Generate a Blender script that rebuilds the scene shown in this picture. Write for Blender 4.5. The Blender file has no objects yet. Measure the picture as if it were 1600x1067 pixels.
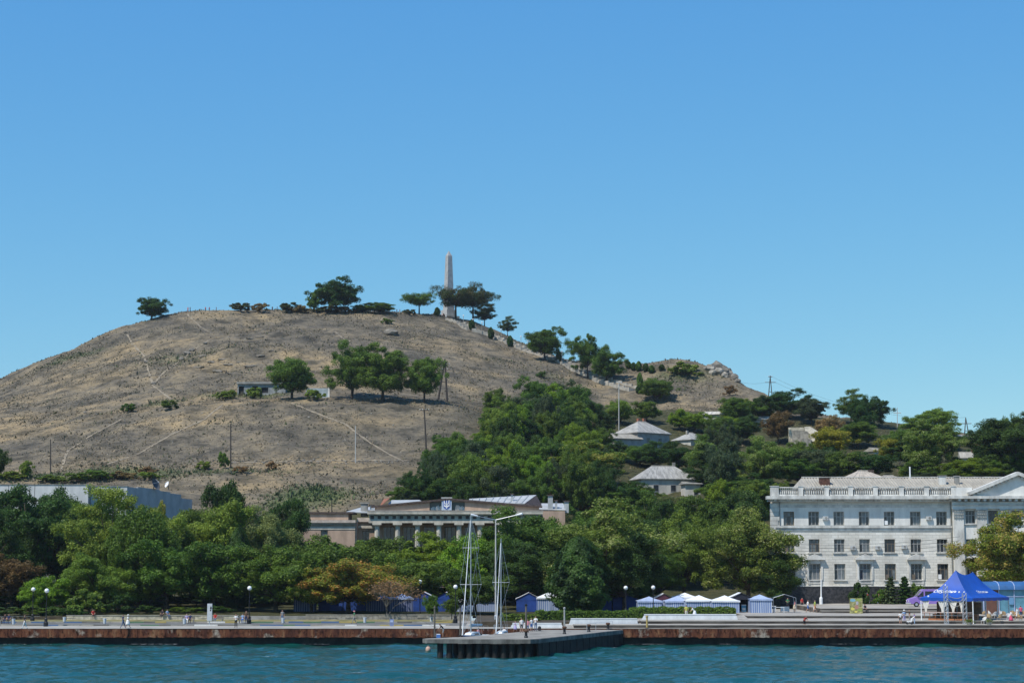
import bpy, bmesh, math, random
import numpy as np
from mathutils import Vector, Matrix, noise

R = math.radians
sc = bpy.context.scene
C = sc.collection
random.seed(7)
RNG = np.random.default_rng(7)

# ------------------------------------------------------------------ camera
FPX, CH, W0, H0 = 2835.0, 10.0, 1600.0, 1067.0     # focal length in photo pixels, eye height over the water
TH = math.atan((879 - H0 / 2) / FPX)               # the lens points slightly up
cam_d = bpy.data.cameras.new('camera')
cam = bpy.data.objects.new('camera', cam_d)
C.objects.link(cam)
cam.location = (0, 0, CH)
cam.rotation_euler = (math.pi / 2 + TH, 0, 0)
cam_d.sensor_width = 36
cam_d.lens = 36 * FPX / W0
cam_d.clip_start = 1
cam_d.clip_end = 6000
sc.camera = cam
sc.render.resolution_x, sc.render.resolution_y = 1024, 682

# ------------------------------------------------------------------ sky and sun
SUN = Vector((-1.15, -1.1, 2.4)).normalized()       # towards the sun
el = math.asin(SUN.z)
world = bpy.data.worlds.new('World')
sc.world = world
world.use_nodes = True
wn = world.node_tree
wn.nodes.clear()
sky = wn.nodes.new('ShaderNodeTexSky')
sky.sky_type = 'NISHITA'
sky.sun_disc = False
sky.sun_elevation = el
sky.sun_rotation = math.atan2(SUN.x, SUN.y)
sky.altitude = 0
sky.air_density = 1.0
sky.dust_density = 0.0
sky.ozone_density = 1.0
sp = wn.nodes.new('ShaderNodeSeparateColor')
cb = wn.nodes.new('ShaderNodeCombineColor')
wn.links.new(sky.outputs[0], sp.inputs[0])
for i, (p_, k_) in enumerate(((1.058, .508), (.689, 1.537), (.254, 4.437))):   # the clear deep blue of a dry summer noon
    a_ = wn.nodes.new('ShaderNodeMath'); a_.operation = 'POWER'; a_.inputs[1].default_value = p_
    m_ = wn.nodes.new('ShaderNodeMath'); m_.operation = 'MULTIPLY'; m_.inputs[1].default_value = k_
    wn.links.new(sp.outputs[i], a_.inputs[0]); wn.links.new(a_.outputs[0], m_.inputs[0]); wn.links.new(m_.outputs[0], cb.inputs[i])
bg = wn.nodes.new('ShaderNodeBackground')
bg.inputs['Strength'].default_value = 0.12
wo = wn.nodes.new('ShaderNodeOutputWorld')
wn.links.new(cb.outputs[0], bg.inputs[0])
wn.links.new(bg.outputs[0], wo.inputs[0])

sun_d = bpy.data.lights.new('sun', 'SUN')
sun_d.energy = 5.0
sun_d.angle = R(0.53)
sun_d.color = (1.0, 0.955, 0.88)
sun = bpy.data.objects.new('sun', sun_d)
C.objects.link(sun)
sun.location = (-200, -100, 400)
sun.rotation_euler = SUN.to_track_quat('Z', 'Y').to_euler()

sc.view_settings.view_transform = 'Standard'
sc.view_settings.look = 'None'
sc.view_settings.exposure = -0.1
sc.view_settings.gamma = 1
sc.render.engine = 'CYCLES'
sc.cycles.max_bounces = 5
sc.cycles.diffuse_bounces = 2
sc.cycles.glossy_bounces = 2
sc.cycles.transmission_bounces = 3
sc.cycles.transparent_max_bounces = 6

# ------------------------------------------------------------------ where a pixel of the photo lies at a given distance
ct, st = math.cos(TH), math.sin(TH)
def ray(px, py):
    u, v = (px - W0 / 2) / FPX, (H0 / 2 - py) / FPX
    return Vector((u, ct - v * st, st + v * ct))
def P(px, py, Y):
    d = ray(px, py)
    return Vector((0, 0, CH)) + d * (Y / d.y)
def PZ(px, py, z):
    d = ray(px, py)
    return Vector((0, 0, CH)) + d * ((z - CH) / d.z)
def S(Y):
    return FPX / Y * 1.0                            # pixels per metre, about

# ------------------------------------------------------------------ small building kit
OFF = {}
def tag(o, label=None, cat=None, group=None, kind=None):
    if label: o['label'] = label
    if cat: o['category'] = cat
    if group: o['group'] = group
    if kind: o['kind'] = kind
    return o
def thing(name, loc, label, cat, group=None, rotz=0.0):
    o = bpy.data.objects.new(name, None)
    C.objects.link(o)
    o.empty_display_size = 0.3
    o.location = loc
    o.rotation_euler = (0, 0, rotz)
    OFF[o.name] = Vector(loc) if rotz == 0 else Vector((0, 0, 0))
    return tag(o, label, cat, group)
def link(name, me, parent=None, loc=None):
    o = bpy.data.objects.new(name, me)
    C.objects.link(o)
    if parent is not None: o.parent = parent
    if loc is not None: o.location = loc
    return o
class MB:
    """collects faces in world (or thing-local) coordinates; build() makes one mesh object of them"""
    def __init__(s): s.v, s.f, s.m = [], [], []
    def add(s, vs, fs, mi=0):
        b = len(s.v)
        s.v += [tuple(p) for p in vs]
        s.f += [tuple(b + i for i in f) for f in fs]
        s.m += [mi] * len(fs)
        return s
    def box(s, x0, x1, y0, y1, z0, z1, mi=0):
        vs = [(x, y, z) for z in (z0, z1) for y in (y0, y1) for x in (x0, x1)]
        return s.add(vs, [(0, 2, 3, 1), (4, 5, 7, 6), (0, 1, 5, 4), (2, 6, 7, 3), (0, 4, 6, 2), (1, 3, 7, 5)], mi)
    def obox(s, c, ux, hx, hy, z0, z1, mi=0):
        """box with its long side along the flat direction ux"""
        a = Vector((ux[0], ux[1], 0)).normalized(); b = Vector((-a.y, a.x, 0)); c = Vector((c[0], c[1], 0))
        vs = [c + a * (i * hx) + b * (j * hy) + Vector((0, 0, z)) for z in (z0, z1) for j in (-1, 1) for i in (-1, 1)]
        return s.add(vs, [(0, 2, 3, 1), (4, 5, 7, 6), (0, 1, 5, 4), (2, 6, 7, 3), (0, 4, 6, 2), (1, 3, 7, 5)], mi)
    def prism(s, poly, z0, z1, mi=0):
        n = len(poly)
        vs = [(x, y, z0) for x, y in poly] + [(x, y, z1) for x, y in poly]
        return s.add(vs, [tuple(range(n - 1, -1, -1)), tuple(range(n, 2 * n))] + [(i, (i + 1) % n, n + (i + 1) % n, n + i) for i in range(n)], mi)
    def xz(s, poly, y0, y1, mi=0):
        """outline in the x-z plane given depth from y0 to y1 (counter-clockwise as seen from -y)"""
        n = len(poly)
        vs = [(x, y0, z) for x, z in poly] + [(x, y1, z) for x, z in poly]
        return s.add(vs, [tuple(range(n)), tuple(range(2 * n - 1, n - 1, -1))] + [(i, n + i, n + (i + 1) % n, (i + 1) % n) for i in range(n)], mi)
    def tube(s, p0, p1, r0, r1=None, n=8, mi=0, cap=True):
        r1 = r0 if r1 is None else r1
        p0, p1 = Vector(p0), Vector(p1)
        d = (p1 - p0).normalized()
        a = d.cross(Vector((0, 0, 1)) if abs(d.z) < .95 else Vector((1, 0, 0))).normalized()
        b = d.cross(a)
        vs = []
        for p, r in ((p0, r0), (p1, r1)):
            for i in range(n):
                t = 2 * math.pi * i / n
                vs.append(p + a * (r * math.cos(t)) + b * (r * math.sin(t)))
        fs = [(i, n + i, n + (i + 1) % n, (i + 1) % n) for i in range(n)]
        if cap: fs += [tuple(range(n)), tuple(range(2 * n - 1, n - 1, -1))]
        return s.add(vs, fs, mi)
    def path(s, pts, r, n=6, mi=0):
        for a, b in zip(pts[:-1], pts[1:]): s.tube(a, b, r, r, n, mi)
        return s
    def lathe(s, c, prof, n=12, mi=0):
        c = Vector(c); k = len(prof)
        vs = [c + Vector((r * math.cos(2 * math.pi * i / n), r * math.sin(2 * math.pi * i / n), z)) for r, z in prof for i in range(n)]
        fs = [(j * n + i, j * n + (i + 1) % n, (j + 1) * n + (i + 1) % n, (j + 1) * n + i) for j in range(k - 1) for i in range(n)]
        fs += [tuple(range(n - 1, -1, -1)), tuple((k - 1) * n + i for i in range(n))]
        return s.add(vs, fs, mi)
    def ball(s, c, r, n=12, m=8, mi=0, sz=1.0):
        prof = [(max(1e-4, r * math.sin(math.pi * j / m)), -r * sz * math.cos(math.pi * j / m)) for j in range(m + 1)]
        return s.lathe(c, prof, n, mi)
    def mesh(s, name, mats, off=Vector((0, 0, 0)), smooth=False):
        me = bpy.data.meshes.new(name)
        me.from_pydata([(x - off[0], y - off[1], z - off[2]) for x, y, z in s.v], [], s.f)
        for m in (mats if isinstance(mats, (list, tuple)) else [mats]): me.materials.append(m)
        if len(me.materials) > 1: me.polygons.foreach_set('material_index', s.m)
        if smooth: me.polygons.foreach_set('use_smooth', [True] * len(me.polygons))
        me.update()
        return me
    def build(s, name, mats, parent=None, smooth=False, local=False, origin=None):
        """local: coordinates are already those of the parent"""
        off = Vector((0, 0, 0))
        if parent is not None and not local: off = OFF.get(parent.name, off)
        o0 = Vector(origin) if origin is not None else None
        o = link(name, s.mesh(name, mats, o0 if o0 is not None else off, smooth), parent)
        if o0 is not None: o.location = o0 - off
        OFF[o.name] = o0 if o0 is not None else off
        return o
def copy_tree(src, parent=None):
    c = src.copy()
    C.objects.link(c)
    c.parent = parent
    OFF[c.name] = OFF.get(src.name, Vector((0, 0, 0)))
    for ch in src.children: copy_tree(ch, c)
    return c
def clone(src, loc, rotz=0, label=None, scale=None):
    c = copy_tree(src)
    c.location = loc
    c.rotation_euler = (0, 0, rotz)
    if label: c['label'] = label
    if scale: c.scale = scale if hasattr(scale, '__len__') else (scale,) * 3
    return c

# ------------------------------------------------------------------ materials
MATS = {}
def mat(name, col, rough=.8, var=.18, scale=1.2, col2=None, bump=0.0, bscale=8.0, metal=0.0, spec=.35, streak=None, coord='Object', lo=.38, hi=.62, alpha=None):
    if name in MATS: return MATS[name]
    m = bpy.data.materials.new(name)
    m.use_nodes = True
    N, L = m.node_tree.nodes, m.node_tree.links
    b = N['Principled BSDF']
    b.inputs['Roughness'].default_value = rough
    b.inputs['Metallic'].default_value = metal
    b.inputs['Specular IOR Level'].default_value = spec
    tc = N.new('ShaderNodeTexCoord')
    src = tc.outputs[coord]
    if streak:
        mp = N.new('ShaderNodeMapping'); mp.inputs['Scale'].default_value = streak
        L.new(src, mp.inputs[0]); src = mp.outputs[0]
    n = N.new('ShaderNodeTexNoise'); n.inputs['Scale'].default_value = scale; n.inputs['Detail'].default_value = 6; n.inputs['Roughness'].default_value = .62
    L.new(src, n.inputs['Vector'])
    r = N.new('ShaderNodeValToRGB')
    r.color_ramp.elements[0].position, r.color_ramp.elements[1].position = lo, hi
    c = np.array(col)
    r.color_ramp.elements[0].color = (*(c * (1 - var)), 1)
    r.color_ramp.elements[1].color = (*(np.array(col2) if col2 is not None else np.minimum(c * (1 + var), .95)), 1)
    L.new(n.outputs['Fac'], r.inputs[0])
    L.new(r.outputs[0], b.inputs['Base Color'])
    if bump:
        n2 = N.new('ShaderNodeTexNoise'); n2.inputs['Scale'].default_value = bscale; n2.inputs['Detail'].default_value = 5
        L.new(src, n2.inputs['Vector'])
        bp = N.new('ShaderNodeBump'); bp.inputs['Strength'].default_value = bump; bp.inputs['Distance'].default_value = .05
        L.new(n2.outputs['Fac'], bp.inputs['Height']); L.new(bp.outputs[0], b.inputs['Normal'])
    MATS[name] = m
    return m
def plain(name, col, rough=.6, metal=0.0, spec=.4):
    return mat(name, col, rough, var=.07, scale=3, metal=metal, spec=spec)
def foliage(name, dark, light, tip=None, tiplo=.8, trans=.42):
    """leaf colour varies from leaf clump to leaf clump (attribute tint) and from tree to tree"""
    m = bpy.data.materials.new(name); m.use_nodes = True
    N, L = m.node_tree.nodes, m.node_tree.links
    b = N['Principled BSDF']; b.inputs['Roughness'].default_value = .55; b.inputs['Specular IOR Level'].default_value = .25
    a = N.new('ShaderNodeAttribute'); a.attribute_name = 'tint'
    r = N.new('ShaderNodeValToRGB')
    e = r.color_ramp.elements
    e[0].position, e[0].color = 0.0, (*dark, 1)
    e[1].position, e[1].color = (tiplo - .12 if tip else 1.0), (*light, 1)
    if tip:
        k = e.new(tiplo); k.color = (*tip, 1)
    L.new(a.outputs['Fac'], r.inputs[0])
    oi = N.new('ShaderNodeObjectInfo')
    h = N.new('ShaderNodeHueSaturation')
    mr = N.new('ShaderNodeMapRange'); mr.inputs['To Min'].default_value = .485; mr.inputs['To Max'].default_value = .515
    L.new(oi.outputs['Random'], mr.inputs[0]); L.new(mr.outputs[0], h.inputs['Hue'])
    mv = N.new('ShaderNodeMath'); mv.operation = 'MULTIPLY_ADD'; mv.inputs[1].default_value = 7.31; mv.inputs[2].default_value = .2
    fr = N.new('ShaderNodeMath'); fr.operation = 'FRACT'
    L.new(oi.outputs['Random'], mv.inputs[0]); L.new(mv.outputs[0], fr.inputs[0])
    m2 = N.new('ShaderNodeMapRange'); m2.inputs['To Min'].default_value = .86; m2.inputs['To Max'].default_value = 1.14
    L.new(fr.outputs[0], m2.inputs[0]); L.new(m2.outputs[0], h.inputs['Value'])
    L.new(r.outputs[0], h.inputs['Color'])
    L.new(h.outputs[0], b.inputs['Base Color'])
    t = N.new('ShaderNodeBsdfTranslucent'); L.new(h.outputs[0], t.inputs[0])
    mx = N.new('ShaderNodeMixShader'); mx.inputs[0].default_value = trans
    L.new(b.outputs[0], mx.inputs[1]); L.new(t.outputs[0], mx.inputs[2])
    L.new(mx.outputs[0], N['Material Output'].inputs[0])
    MATS[name] = m
    return m
# ------------------------------------------------------------------ the lie of the land
QZ, QY = 2.0, 225.0                                 # top and front edge of the quay
CTRL = []                                           # x, y, z of known ground points
def cp(*rows):
    for px, py, Y in rows: CTRL.append(tuple(P(px, py, Y)))
cp((0,738,420),(100,735,420),(200,730,422),(300,726,424),(400,723,425),(500,721,425),(640,720,428),(720,728,420))
cp((0,757,402),(150,757,402),(300,752,402),(400,760,396),(490,782,380),(560,770,388),(620,775,380))
cp((0,690,470),(100,668,474),(200,647,482),(300,634,483),(350,629,482),(420,628,480),(500,628,480),(600,629,480),(690,632,481))
cp((420,622,497),(500,621,497),(600,622,497),(690,624,499),(360,622,497))
cp((100,600,560),(200,570,565),(300,560,560),(400,545,562),(500,545,562),(600,550,562),(700,560,566))
cp((300,508,612),(400,508,614),(500,508,616),(600,508,620))
cp((-60,628,585),(0,600,596),(100,551,612),(200,508,628),(235,499,632),(290,487,638),(400,485,648),(500,486,652),(620,488,658),(690,493,668),
   (740,503,664),(800,528,650),(860,553,634),(910,570,622),(960,573,614),(1000,574,606),(1040,580,600),(1100,579,590),(1145,588,576),(1180,612,560),(1250,643,540),(1330,655,520),(1400,668,510),(1500,694,490),(1600,712,470))
cp((690,496,655),(750,524,632),(830,557,605),(930,596,575),(1000,624,552))
cp((800,585,565),(900,622,535),(1000,642,530),(760,640,500),(860,662,488),(1100,605,560),(1050,645,525),(1140,640,530))
cp((1000,700,468),(1030,775,402),(1200,662,515),(1200,705,462),(1400,722,435),(1550,722,428),(1300,748,396),(1450,690,480))
cp((700,700,440),(650,742,406),(800,742,406),(900,764,386),(700,775,380),(800,790,372),(1100,735,425),(1200,770,385),(1560,760,380))
for x in range(-240, 241, 60):
    CTRL.append((x, 345, 7.0 + (2.0 if x < 0 else 0)))
    CTRL.append((x, 325, 4.6))
    CTRL.append((x, 830, 55))
    CTRL.append((x, 735, 76 - abs(x + 30) * .12 if x < 40 else 34 - .04 * x))
    if x >= 60: CTRL.append((x + 20, 640, 52 - .14 * x)); CTRL.append((x + 20, 590, 57 - .11 * x))
CTRL += [(-240, 420, 34), (-240, 500, 48), (-240, 600, 60), (-200, 660, 62), (240, 420, 26), (240, 500, 40), ]
_c = np.array(CTRL)
def _phi(r2): return np.where(r2 > 1e-9, .5 * r2 * np.log(np.maximum(r2, 1e-9)), 0)
def tps(pts, lam=4.0):
    n = len(pts); X = pts[:, :2] / 100.0
    K = _phi(((X[:, None] - X[None]) ** 2).sum(-1)) + np.eye(n) * lam * 1e-4
    Pm = np.c_[np.ones(n), X]
    A = np.block([[K, Pm], [Pm.T, np.zeros((3, 3))]])
    w = np.linalg.solve(A, np.r_[pts[:, 2], 0, 0, 0])
    def f(x, y):
        q = np.c_[np.ravel(x), np.ravel(y)] / 100.0
        out = _phi(((q[:, None] - X[None]) ** 2).sum(-1)) @ w[:n] + w[n] + q @ w[n + 1:]
        return out.reshape(np.shape(x))
    return f
_f = tps(_c)
GS = 1.7
gx = np.arange(-270, 270.1, GS); gy = np.arange(256.6, 820, GS)
GXm, GYm = np.meshgrid(gx, gy)
Hm = _f(GXm, GYm)
base = 2.6 + (GYm - 256) * .02
t = np.clip((GYm - 318) / 40, 0, 1); t = t * t * (3 - 2 * t)
Hm = base * (1 - t) + np.maximum(Hm, base) * t
# relief: hummocks, small ledges running across the slope, gullies
rel = np.zeros_like(Hm)
for i in range(Hm.shape[0]):
    for j in range(Hm.shape[1]):
        x, y, z = GXm[i, j], GYm[i, j], Hm[i, j]
        rel[i, j] = (noise.fractal((x * .05, y * .05, 3.0), .9, 2.1, 5) * .8
                     + noise.fractal((x * .13, y * .1, 13.0), .8, 2.2, 3) * .55
                     + noise.noise((x * .08, z * .3, 9.0)) * .12
                     + noise.noise((x * .16, y * .03, 5.0)) * .35
                     + noise.noise((x * .45, y * .4, 1.0)) * .3)
_cg = P(385, 545, 560)
for i in range(Hm.shape[0]):                       # crumbling ledges on the middle of the slope
    for j in range(Hm.shape[1]):
        x, y, z = GXm[i, j], GYm[i, j], Hm[i, j]
        w = math.exp(-((x - _cg.x) / 26) ** 2 - ((y - _cg.y) / 34) ** 2) + .3 * math.exp(-((x - P(1090, 610, 555).x) / 16) ** 2 - ((y - 552) / 20) ** 2)
        if w > .03: rel[i, j] += w * (max(-1, min(1, 5 * noise.noise((x * .075, z * .3, 21.0)))) * 1.05 + max(-1, min(1, 6 * noise.noise((x * .2, y * .2, 31.0)))) * .35)
Hm = Hm + rel * np.clip((GYm - 335) / 40, 0, 1) * 0.9
def hz(x, y):
    i = min(max((y - gy[0]) / GS, 0), len(gy) - 1.001); j = min(max((x - gx[0]) / GS, 0), len(gx) - 1.001)
    a, b = int(i), int(j); u, v = i - a, j - b
    return float(Hm[a, b] * (1 - u) * (1 - v) + Hm[a + 1, b] * u * (1 - v) + Hm[a, b + 1] * (1 - u) * v + Hm[a + 1, b + 1] * u * v)
_Ys = np.arange(258, 760, 1.0)
def G(px, py, lift=0.0):
    """first point of the ground seen behind a pixel"""
    d = ray(px, py)
    t = _Ys / d.y
    X, Z = d.x * t, CH + d.z * t
    i = np.clip((_Ys - gy[0]) / GS, 0, len(gy) - 1.001); j = np.clip((X - gx[0]) / GS, 0, len(gx) - 1.001)
    a, b = i.astype(int), j.astype(int); u, v = i - a, j - b
    h = Hm[a, b] * (1 - u) * (1 - v) + Hm[a + 1, b] * u * (1 - v) + Hm[a, b + 1] * (1 - u) * v + Hm[a + 1, b + 1] * u * v
    k = np.nonzero(h >= Z)[0]
    if len(k) == 0:                                # just over the ridge: where the ray passes closest
        k = np.argmin(Z - h); return Vector((X[k], _Ys[k], h[k] + lift))
    k = k[0]
    if k > 0:
        d0, d1 = Z[k - 1] - h[k - 1], h[k] - Z[k]
        w = d0 / (d0 + d1 + 1e-9)
        y = _Ys[k - 1] + w; x = X[k - 1] + (X[k] - X[k - 1]) * w
    else: y, x = _Ys[k], X[k]
    return Vector((x, y, hz(x, y) + lift))

# vegetation cover of the hill (0 bare dry slope, 1 green)
veg = np.zeros_like(Hm)
def blob(px, py, rx, ry, a):
    global veg
    g = G(px, py)
    veg = np.maximum(veg, a * np.exp(-(((GXm - g.x) / rx) ** 2 + ((GYm - g.y) / ry) ** 2)))
for b in ((490,772,9,10,1.0),(455,785,7,8,.8),(60,745,14,6,.7),(200,740,16,6,.7),(300,738,14,6,.55),(0,745,14,6,.8),(380,735,14,4,.45),(260,628,10,5,.5),(190,640,8,4,.35),
          (400,618,10,5,.7),(330,620,8,4,.4),(110,558,14,5,.5),(290,560,16,10,.35),(860,590,12,10,.3),(760,560,10,8,.25),(520,486,26,6,.5),(850,545,10,6,.5),(1070,585,12,8,.5)):
    blob(*b)
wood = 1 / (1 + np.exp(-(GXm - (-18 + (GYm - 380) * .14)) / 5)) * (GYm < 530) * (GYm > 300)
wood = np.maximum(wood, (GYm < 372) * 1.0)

def grid_mesh(name, Xm, Ym, Zm, mats, attrs=None, smooth=True):
    r, c = Zm.shape
    v = np.stack([Xm, Ym, Zm], -1).reshape(-1, 3)
    idx = np.arange(r * c).reshape(r, c)
    f = np.stack([idx[:-1, :-1], idx[:-1, 1:], idx[1:, 1:], idx[1:, :-1]], -1).reshape(-1, 4)
    return quad_mesh(name, v, f, mats, attrs, smooth)
def quad_mesh(name, v, f, mats, attrs=None, smooth=False):
    me = bpy.data.meshes.new(name)
    me.vertices.add(len(v)); me.vertices.foreach_set('co', np.asarray(v, np.float32).ravel())
    k = f.shape[1]
    me.loops.add(f.size); me.loops.foreach_set('vertex_index', f.astype(np.int32).ravel())
    me.polygons.add(len(f)); me.polygons.foreach_set('loop_start', np.arange(0, f.size, k, dtype=np.int32))
    if smooth: me.polygons.foreach_set('use_smooth', np.ones(len(f), bool))
    for m in (mats if isinstance(mats, (list, tuple)) else [mats]): me.materials.append(m)
    for an, av in (attrs or {}).items():
        a = me.attributes.new(an, 'FLOAT', 'POINT'); a.data.foreach_set('value', np.asarray(av, np.float32).ravel())
    me.update(calc_edges=True)
    return me

def hill_material():
    m = bpy.data.materials.new('dry_hillside'); m.use_nodes = True
    N, L = m.node_tree.nodes, m.node_tree.links
    b = N['Principled BSDF']; b.inputs['Roughness'].default_value = .95; b.inputs['Specular IOR Level'].default_value = .1
    geo = N.new('ShaderNodeNewGeometry')
    def nz(scale, det, stretch=None, rough=.6):
        n = N.new('ShaderNodeTexNoise'); n.inputs['Scale'].default_value = scale; n.inputs['Detail'].default_value = det; n.inputs['Roughness'].default_value = rough
        if stretch:
            mp = N.new('ShaderNodeMapping'); mp.inputs['Scale'].default_value = stretch
            L.new(geo.outputs['Position'], mp.inputs[0]); L.new(mp.outputs[0], n.inputs['Vector'])
        else: L.new(geo.outputs['Position'], n.inputs['Vector'])
        return n.outputs['Fac']
    def ramp(fac, stops):
        r = N.new('ShaderNodeValToRGB'); e = r.color_ramp.elements
        e[0].position, e[0].color = stops[0][0], (*stops[0][1], 1)
        e[1].position, e[1].color = stops[-1][0], (*stops[-1][1], 1)
        for p, c in stops[1:-1]: k = e.new(p); k.color = (*c, 1)
        L.new(fac, r.inputs[0]); return r.outputs[0]
    def mixc(fac, a, c, mode='MIX'):
        x = N.new('ShaderNodeMix'); x.data_type = 'RGBA'; x.blend_type = mode
        if isinstance(fac, float): x.inputs[0].default_value = fac
        else: L.new(fac, x.inputs[0])
        L.new(a, x.inputs[6]); L.new(c, x.inputs[7]); return x.outputs[2]
    big = ramp(nz(.03, 6), [(.38, (.130,.113,.087)), (.5, (.172,.144,.103)), (.61, (.228,.177,.110))])        # grey scree to straw
    mid = ramp(nz(.16, 5), [(.36, (.50,.52,.53)), (.5, (.95,.95,.95)), (.64, (1.3,1.25,1.15))])
    fine = ramp(nz(.85, 7, (1,1,1.6), .75), [(.34, (.52,.54,.53)), (.47, (.97,.97,.97)), (.64, (1.34,1.31,1.24))])
    led = ramp(nz(.07, 6, (1,.6,1.2), .65), [(.36, (.74,.76,.78)), (.5, (1,1,1)), (.66, (1.16,1.13,1.06))])
    col = mixc(1.0, mixc(1.0, mixc(1.0, big, mid, 'MULTIPLY'), fine, 'MULTIPLY'), led, 'MULTIPLY')
    at = N.new('ShaderNodeAttribute'); at.attribute_name = 'veg'
    gr = ramp(nz(.8, 5), [(.35, (.045,.07,.022)), (.5, (.075,.115,.035)), (.66, (.13,.15,.055))])
    mm = N.new('ShaderNodeMath'); mm.operation = 'MULTIPLY_ADD'; mm.use_clamp = True; mm.inputs[1].default_value = 1.5
    pn = nz(.25, 4); ms = N.new('ShaderNodeMath'); ms.operation = 'SUBTRACT'; ms.inputs[0].default_value = .18; L.new(pn, ms.inputs[1])
    L.new(at.outputs['Fac'], mm.inputs[0]); L.new(ms.outputs[0], mm.inputs[2])
    col = mixc(mm.outputs[0], col, gr)
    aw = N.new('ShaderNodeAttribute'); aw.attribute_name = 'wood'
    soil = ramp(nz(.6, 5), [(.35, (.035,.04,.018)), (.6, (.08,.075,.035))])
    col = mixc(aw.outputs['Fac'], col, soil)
    L.new(col, b.inputs['Base Color'])
    bp = N.new('ShaderNodeBump'); bp.inputs['Strength'].default_value = .9; bp.inputs['Distance'].default_value = .55
    L.new(nz(.7, 8, (1,1,1.4), .75), bp.inputs['Height']); L.new(bp.outputs[0], b.inputs['Normal'])
    return m
hill = link('hill', grid_mesh('hill', GXm, GYm, Hm, hill_material(), {'veg': veg, 'wood': wood}))
hill['kind'] = 'structure'

# ------------------------------------------------------------------ the sea
wx = np.r_[-1500, -900, -500, -300, -200, np.arange(-120, 120.01, .55), 200, 300, 500, 900, 1500]
wy = np.r_[-900, -400, -100, 30, np.arange(90, 226.6, .5)]
WX, WY = np.meshgrid(wx, wy)
WZ = np.zeros_like(WX)
rw = np.random.default_rng(3)
for k in range(46):
    lam = 1.6 * 1.085 ** k * .62
    th = rw.normal(R(-100), R(34)); ph = rw.uniform(0, 6.28)
    q = 2 * math.pi / lam
    s = np.sin(q * (WX * math.cos(th) + WY * math.sin(th)) + ph)
    WZ += (np.abs(s + .0) ** 1.0 * np.sign(s)) * min(.0125 * lam ** .62, .030) * rw.uniform(.6, 1.2)
WZ = WZ * np.clip(1 - (np.abs(WX) - 115) / 60, 0, 1) * np.clip((WY - 20) / 70, 0, 1)
def sea_material():
    m = bpy.data.materials.new('sea_water'); m.use_nodes = True
    N, L = m.node_tree.nodes, m.node_tree.links
    b = N['Principled BSDF']
    b.inputs['Roughness'].default_value = .08; b.inputs['Specular IOR Level'].default_value = .4; b.inputs['IOR'].default_value = 1.333
    geo = N.new('ShaderNodeNewGeometry')
    n0 = N.new('ShaderNodeTexNoise'); n0.inputs['Scale'].default_value = .12; n0.inputs['Detail'].default_value = 4
    mp = N.new('ShaderNodeMapping'); mp.inputs['Scale'].default_value = (.7, 2.2, 1)
    L.new(geo.outputs['Position'], mp.inputs[0]); L.new(mp.outputs[0], n0.inputs['Vector'])
    r = N.new('ShaderNodeValToRGB'); r.color_ramp.elements[0].position = .35; r.color_ramp.elements[1].position = .68
    r.color_ramp.elements[0].color = (.003, .050, .040, 1); r.color_ramp.elements[1].color = (.004, .066, .060, 1)
    L.new(n0.outputs['Fac'], r.inputs[0]); L.new(r.outputs[0], b.inputs['Base Color'])
    n = N.new('ShaderNodeTexNoise'); n.inputs['Scale'].default_value = 1.5; n.inputs['Detail'].default_value = 5; n.inputs['Roughness'].default_value = .6
    mq = N.new('ShaderNodeMapping'); mq.inputs['Scale'].default_value = (.75, 1.5, 1)
    L.new(geo.outputs['Position'], mq.inputs[0]); L.new(mq.outputs[0], n.inputs['Vector'])
    bp = N.new('ShaderNodeBump'); bp.inputs['Strength'].default_value = .6; bp.inputs['Distance'].default_value = .24
    nb_ = N.new('ShaderNodeTexNoise'); nb_.inputs['Scale'].default_value = .035; nb_.inputs['Detail'].default_value = 3; L.new(mp.outputs[0], nb_.inputs['Vector'])
    mb_ = N.new('ShaderNodeMapRange'); mb_.inputs['From Min'].default_value = .35; mb_.inputs['From Max'].default_value = .65; mb_.inputs['To Min'].default_value = .3; mb_.inputs['To Max'].default_value = .9   # wind patches
    L.new(nb_.outputs['Fac'], mb_.inputs[0]); L.new(mb_.outputs[0], bp.inputs['Strength'])
    L.new(n.outputs['Fac'], bp.inputs['Height']); L.new(bp.outputs[0], b.inputs['Normal'])
    return m
sea = link('sea', grid_mesh('sea', WX, WY, WZ, sea_material()))
sea['kind'] = 'structure'
# ------------------------------------------------------------------ trees: trunk with limbs, crown of leaf-sized faces in clumps
def leaves(pos, nrm, size, rng, asp=1.7):
    """one rhombic leaf (spray of leaves) at every pos, facing nrm"""
    n = len(pos)
    nrm = nrm / (np.linalg.norm(nrm, axis=1, keepdims=True) + 1e-9)
    a = np.cross(nrm, rng.normal(size=(n, 3))); a /= (np.linalg.norm(a, axis=1, keepdims=True) + 1e-9)
    b = np.cross(nrm, a)
    s = size * rng.uniform(.6, 1.35, (n, 1))
    return np.stack([pos - a * s * asp * .5, pos - b * s * .5 + nrm * s * .12, pos + a * s * asp * .5, pos + b * s * .5 + nrm * s * .12], 1)
def clump_leaves(cen, rad, per, size, rng, flat=1.0, up=.35):
    P_, N_, T_ = [], [], []
    for c, r in zip(cen, rad):
        d = rng.normal(size=(per, 3)); d /= np.linalg.norm(d, axis=1, keepdims=True)
        d[:, 2] = np.where(rng.random(per) < .35, np.abs(d[:, 2]), d[:, 2])
        rr = r * rng.uniform(.45, 1.08, (per, 1))
        p = d * rr; p[:, 2] *= flat
        P_.append(c + p); N_.append(d + rng.normal(size=(per, 3)) * .6 + np.array([0, 0, up * .5]))
        T_.append(np.clip(rng.normal(rng.uniform(.3, .7), .16, per), 0, 1))
    return leaves(np.concatenate(P_), np.concatenate(N_), size, rng), np.concatenate(T_)
EXT = {}
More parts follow.
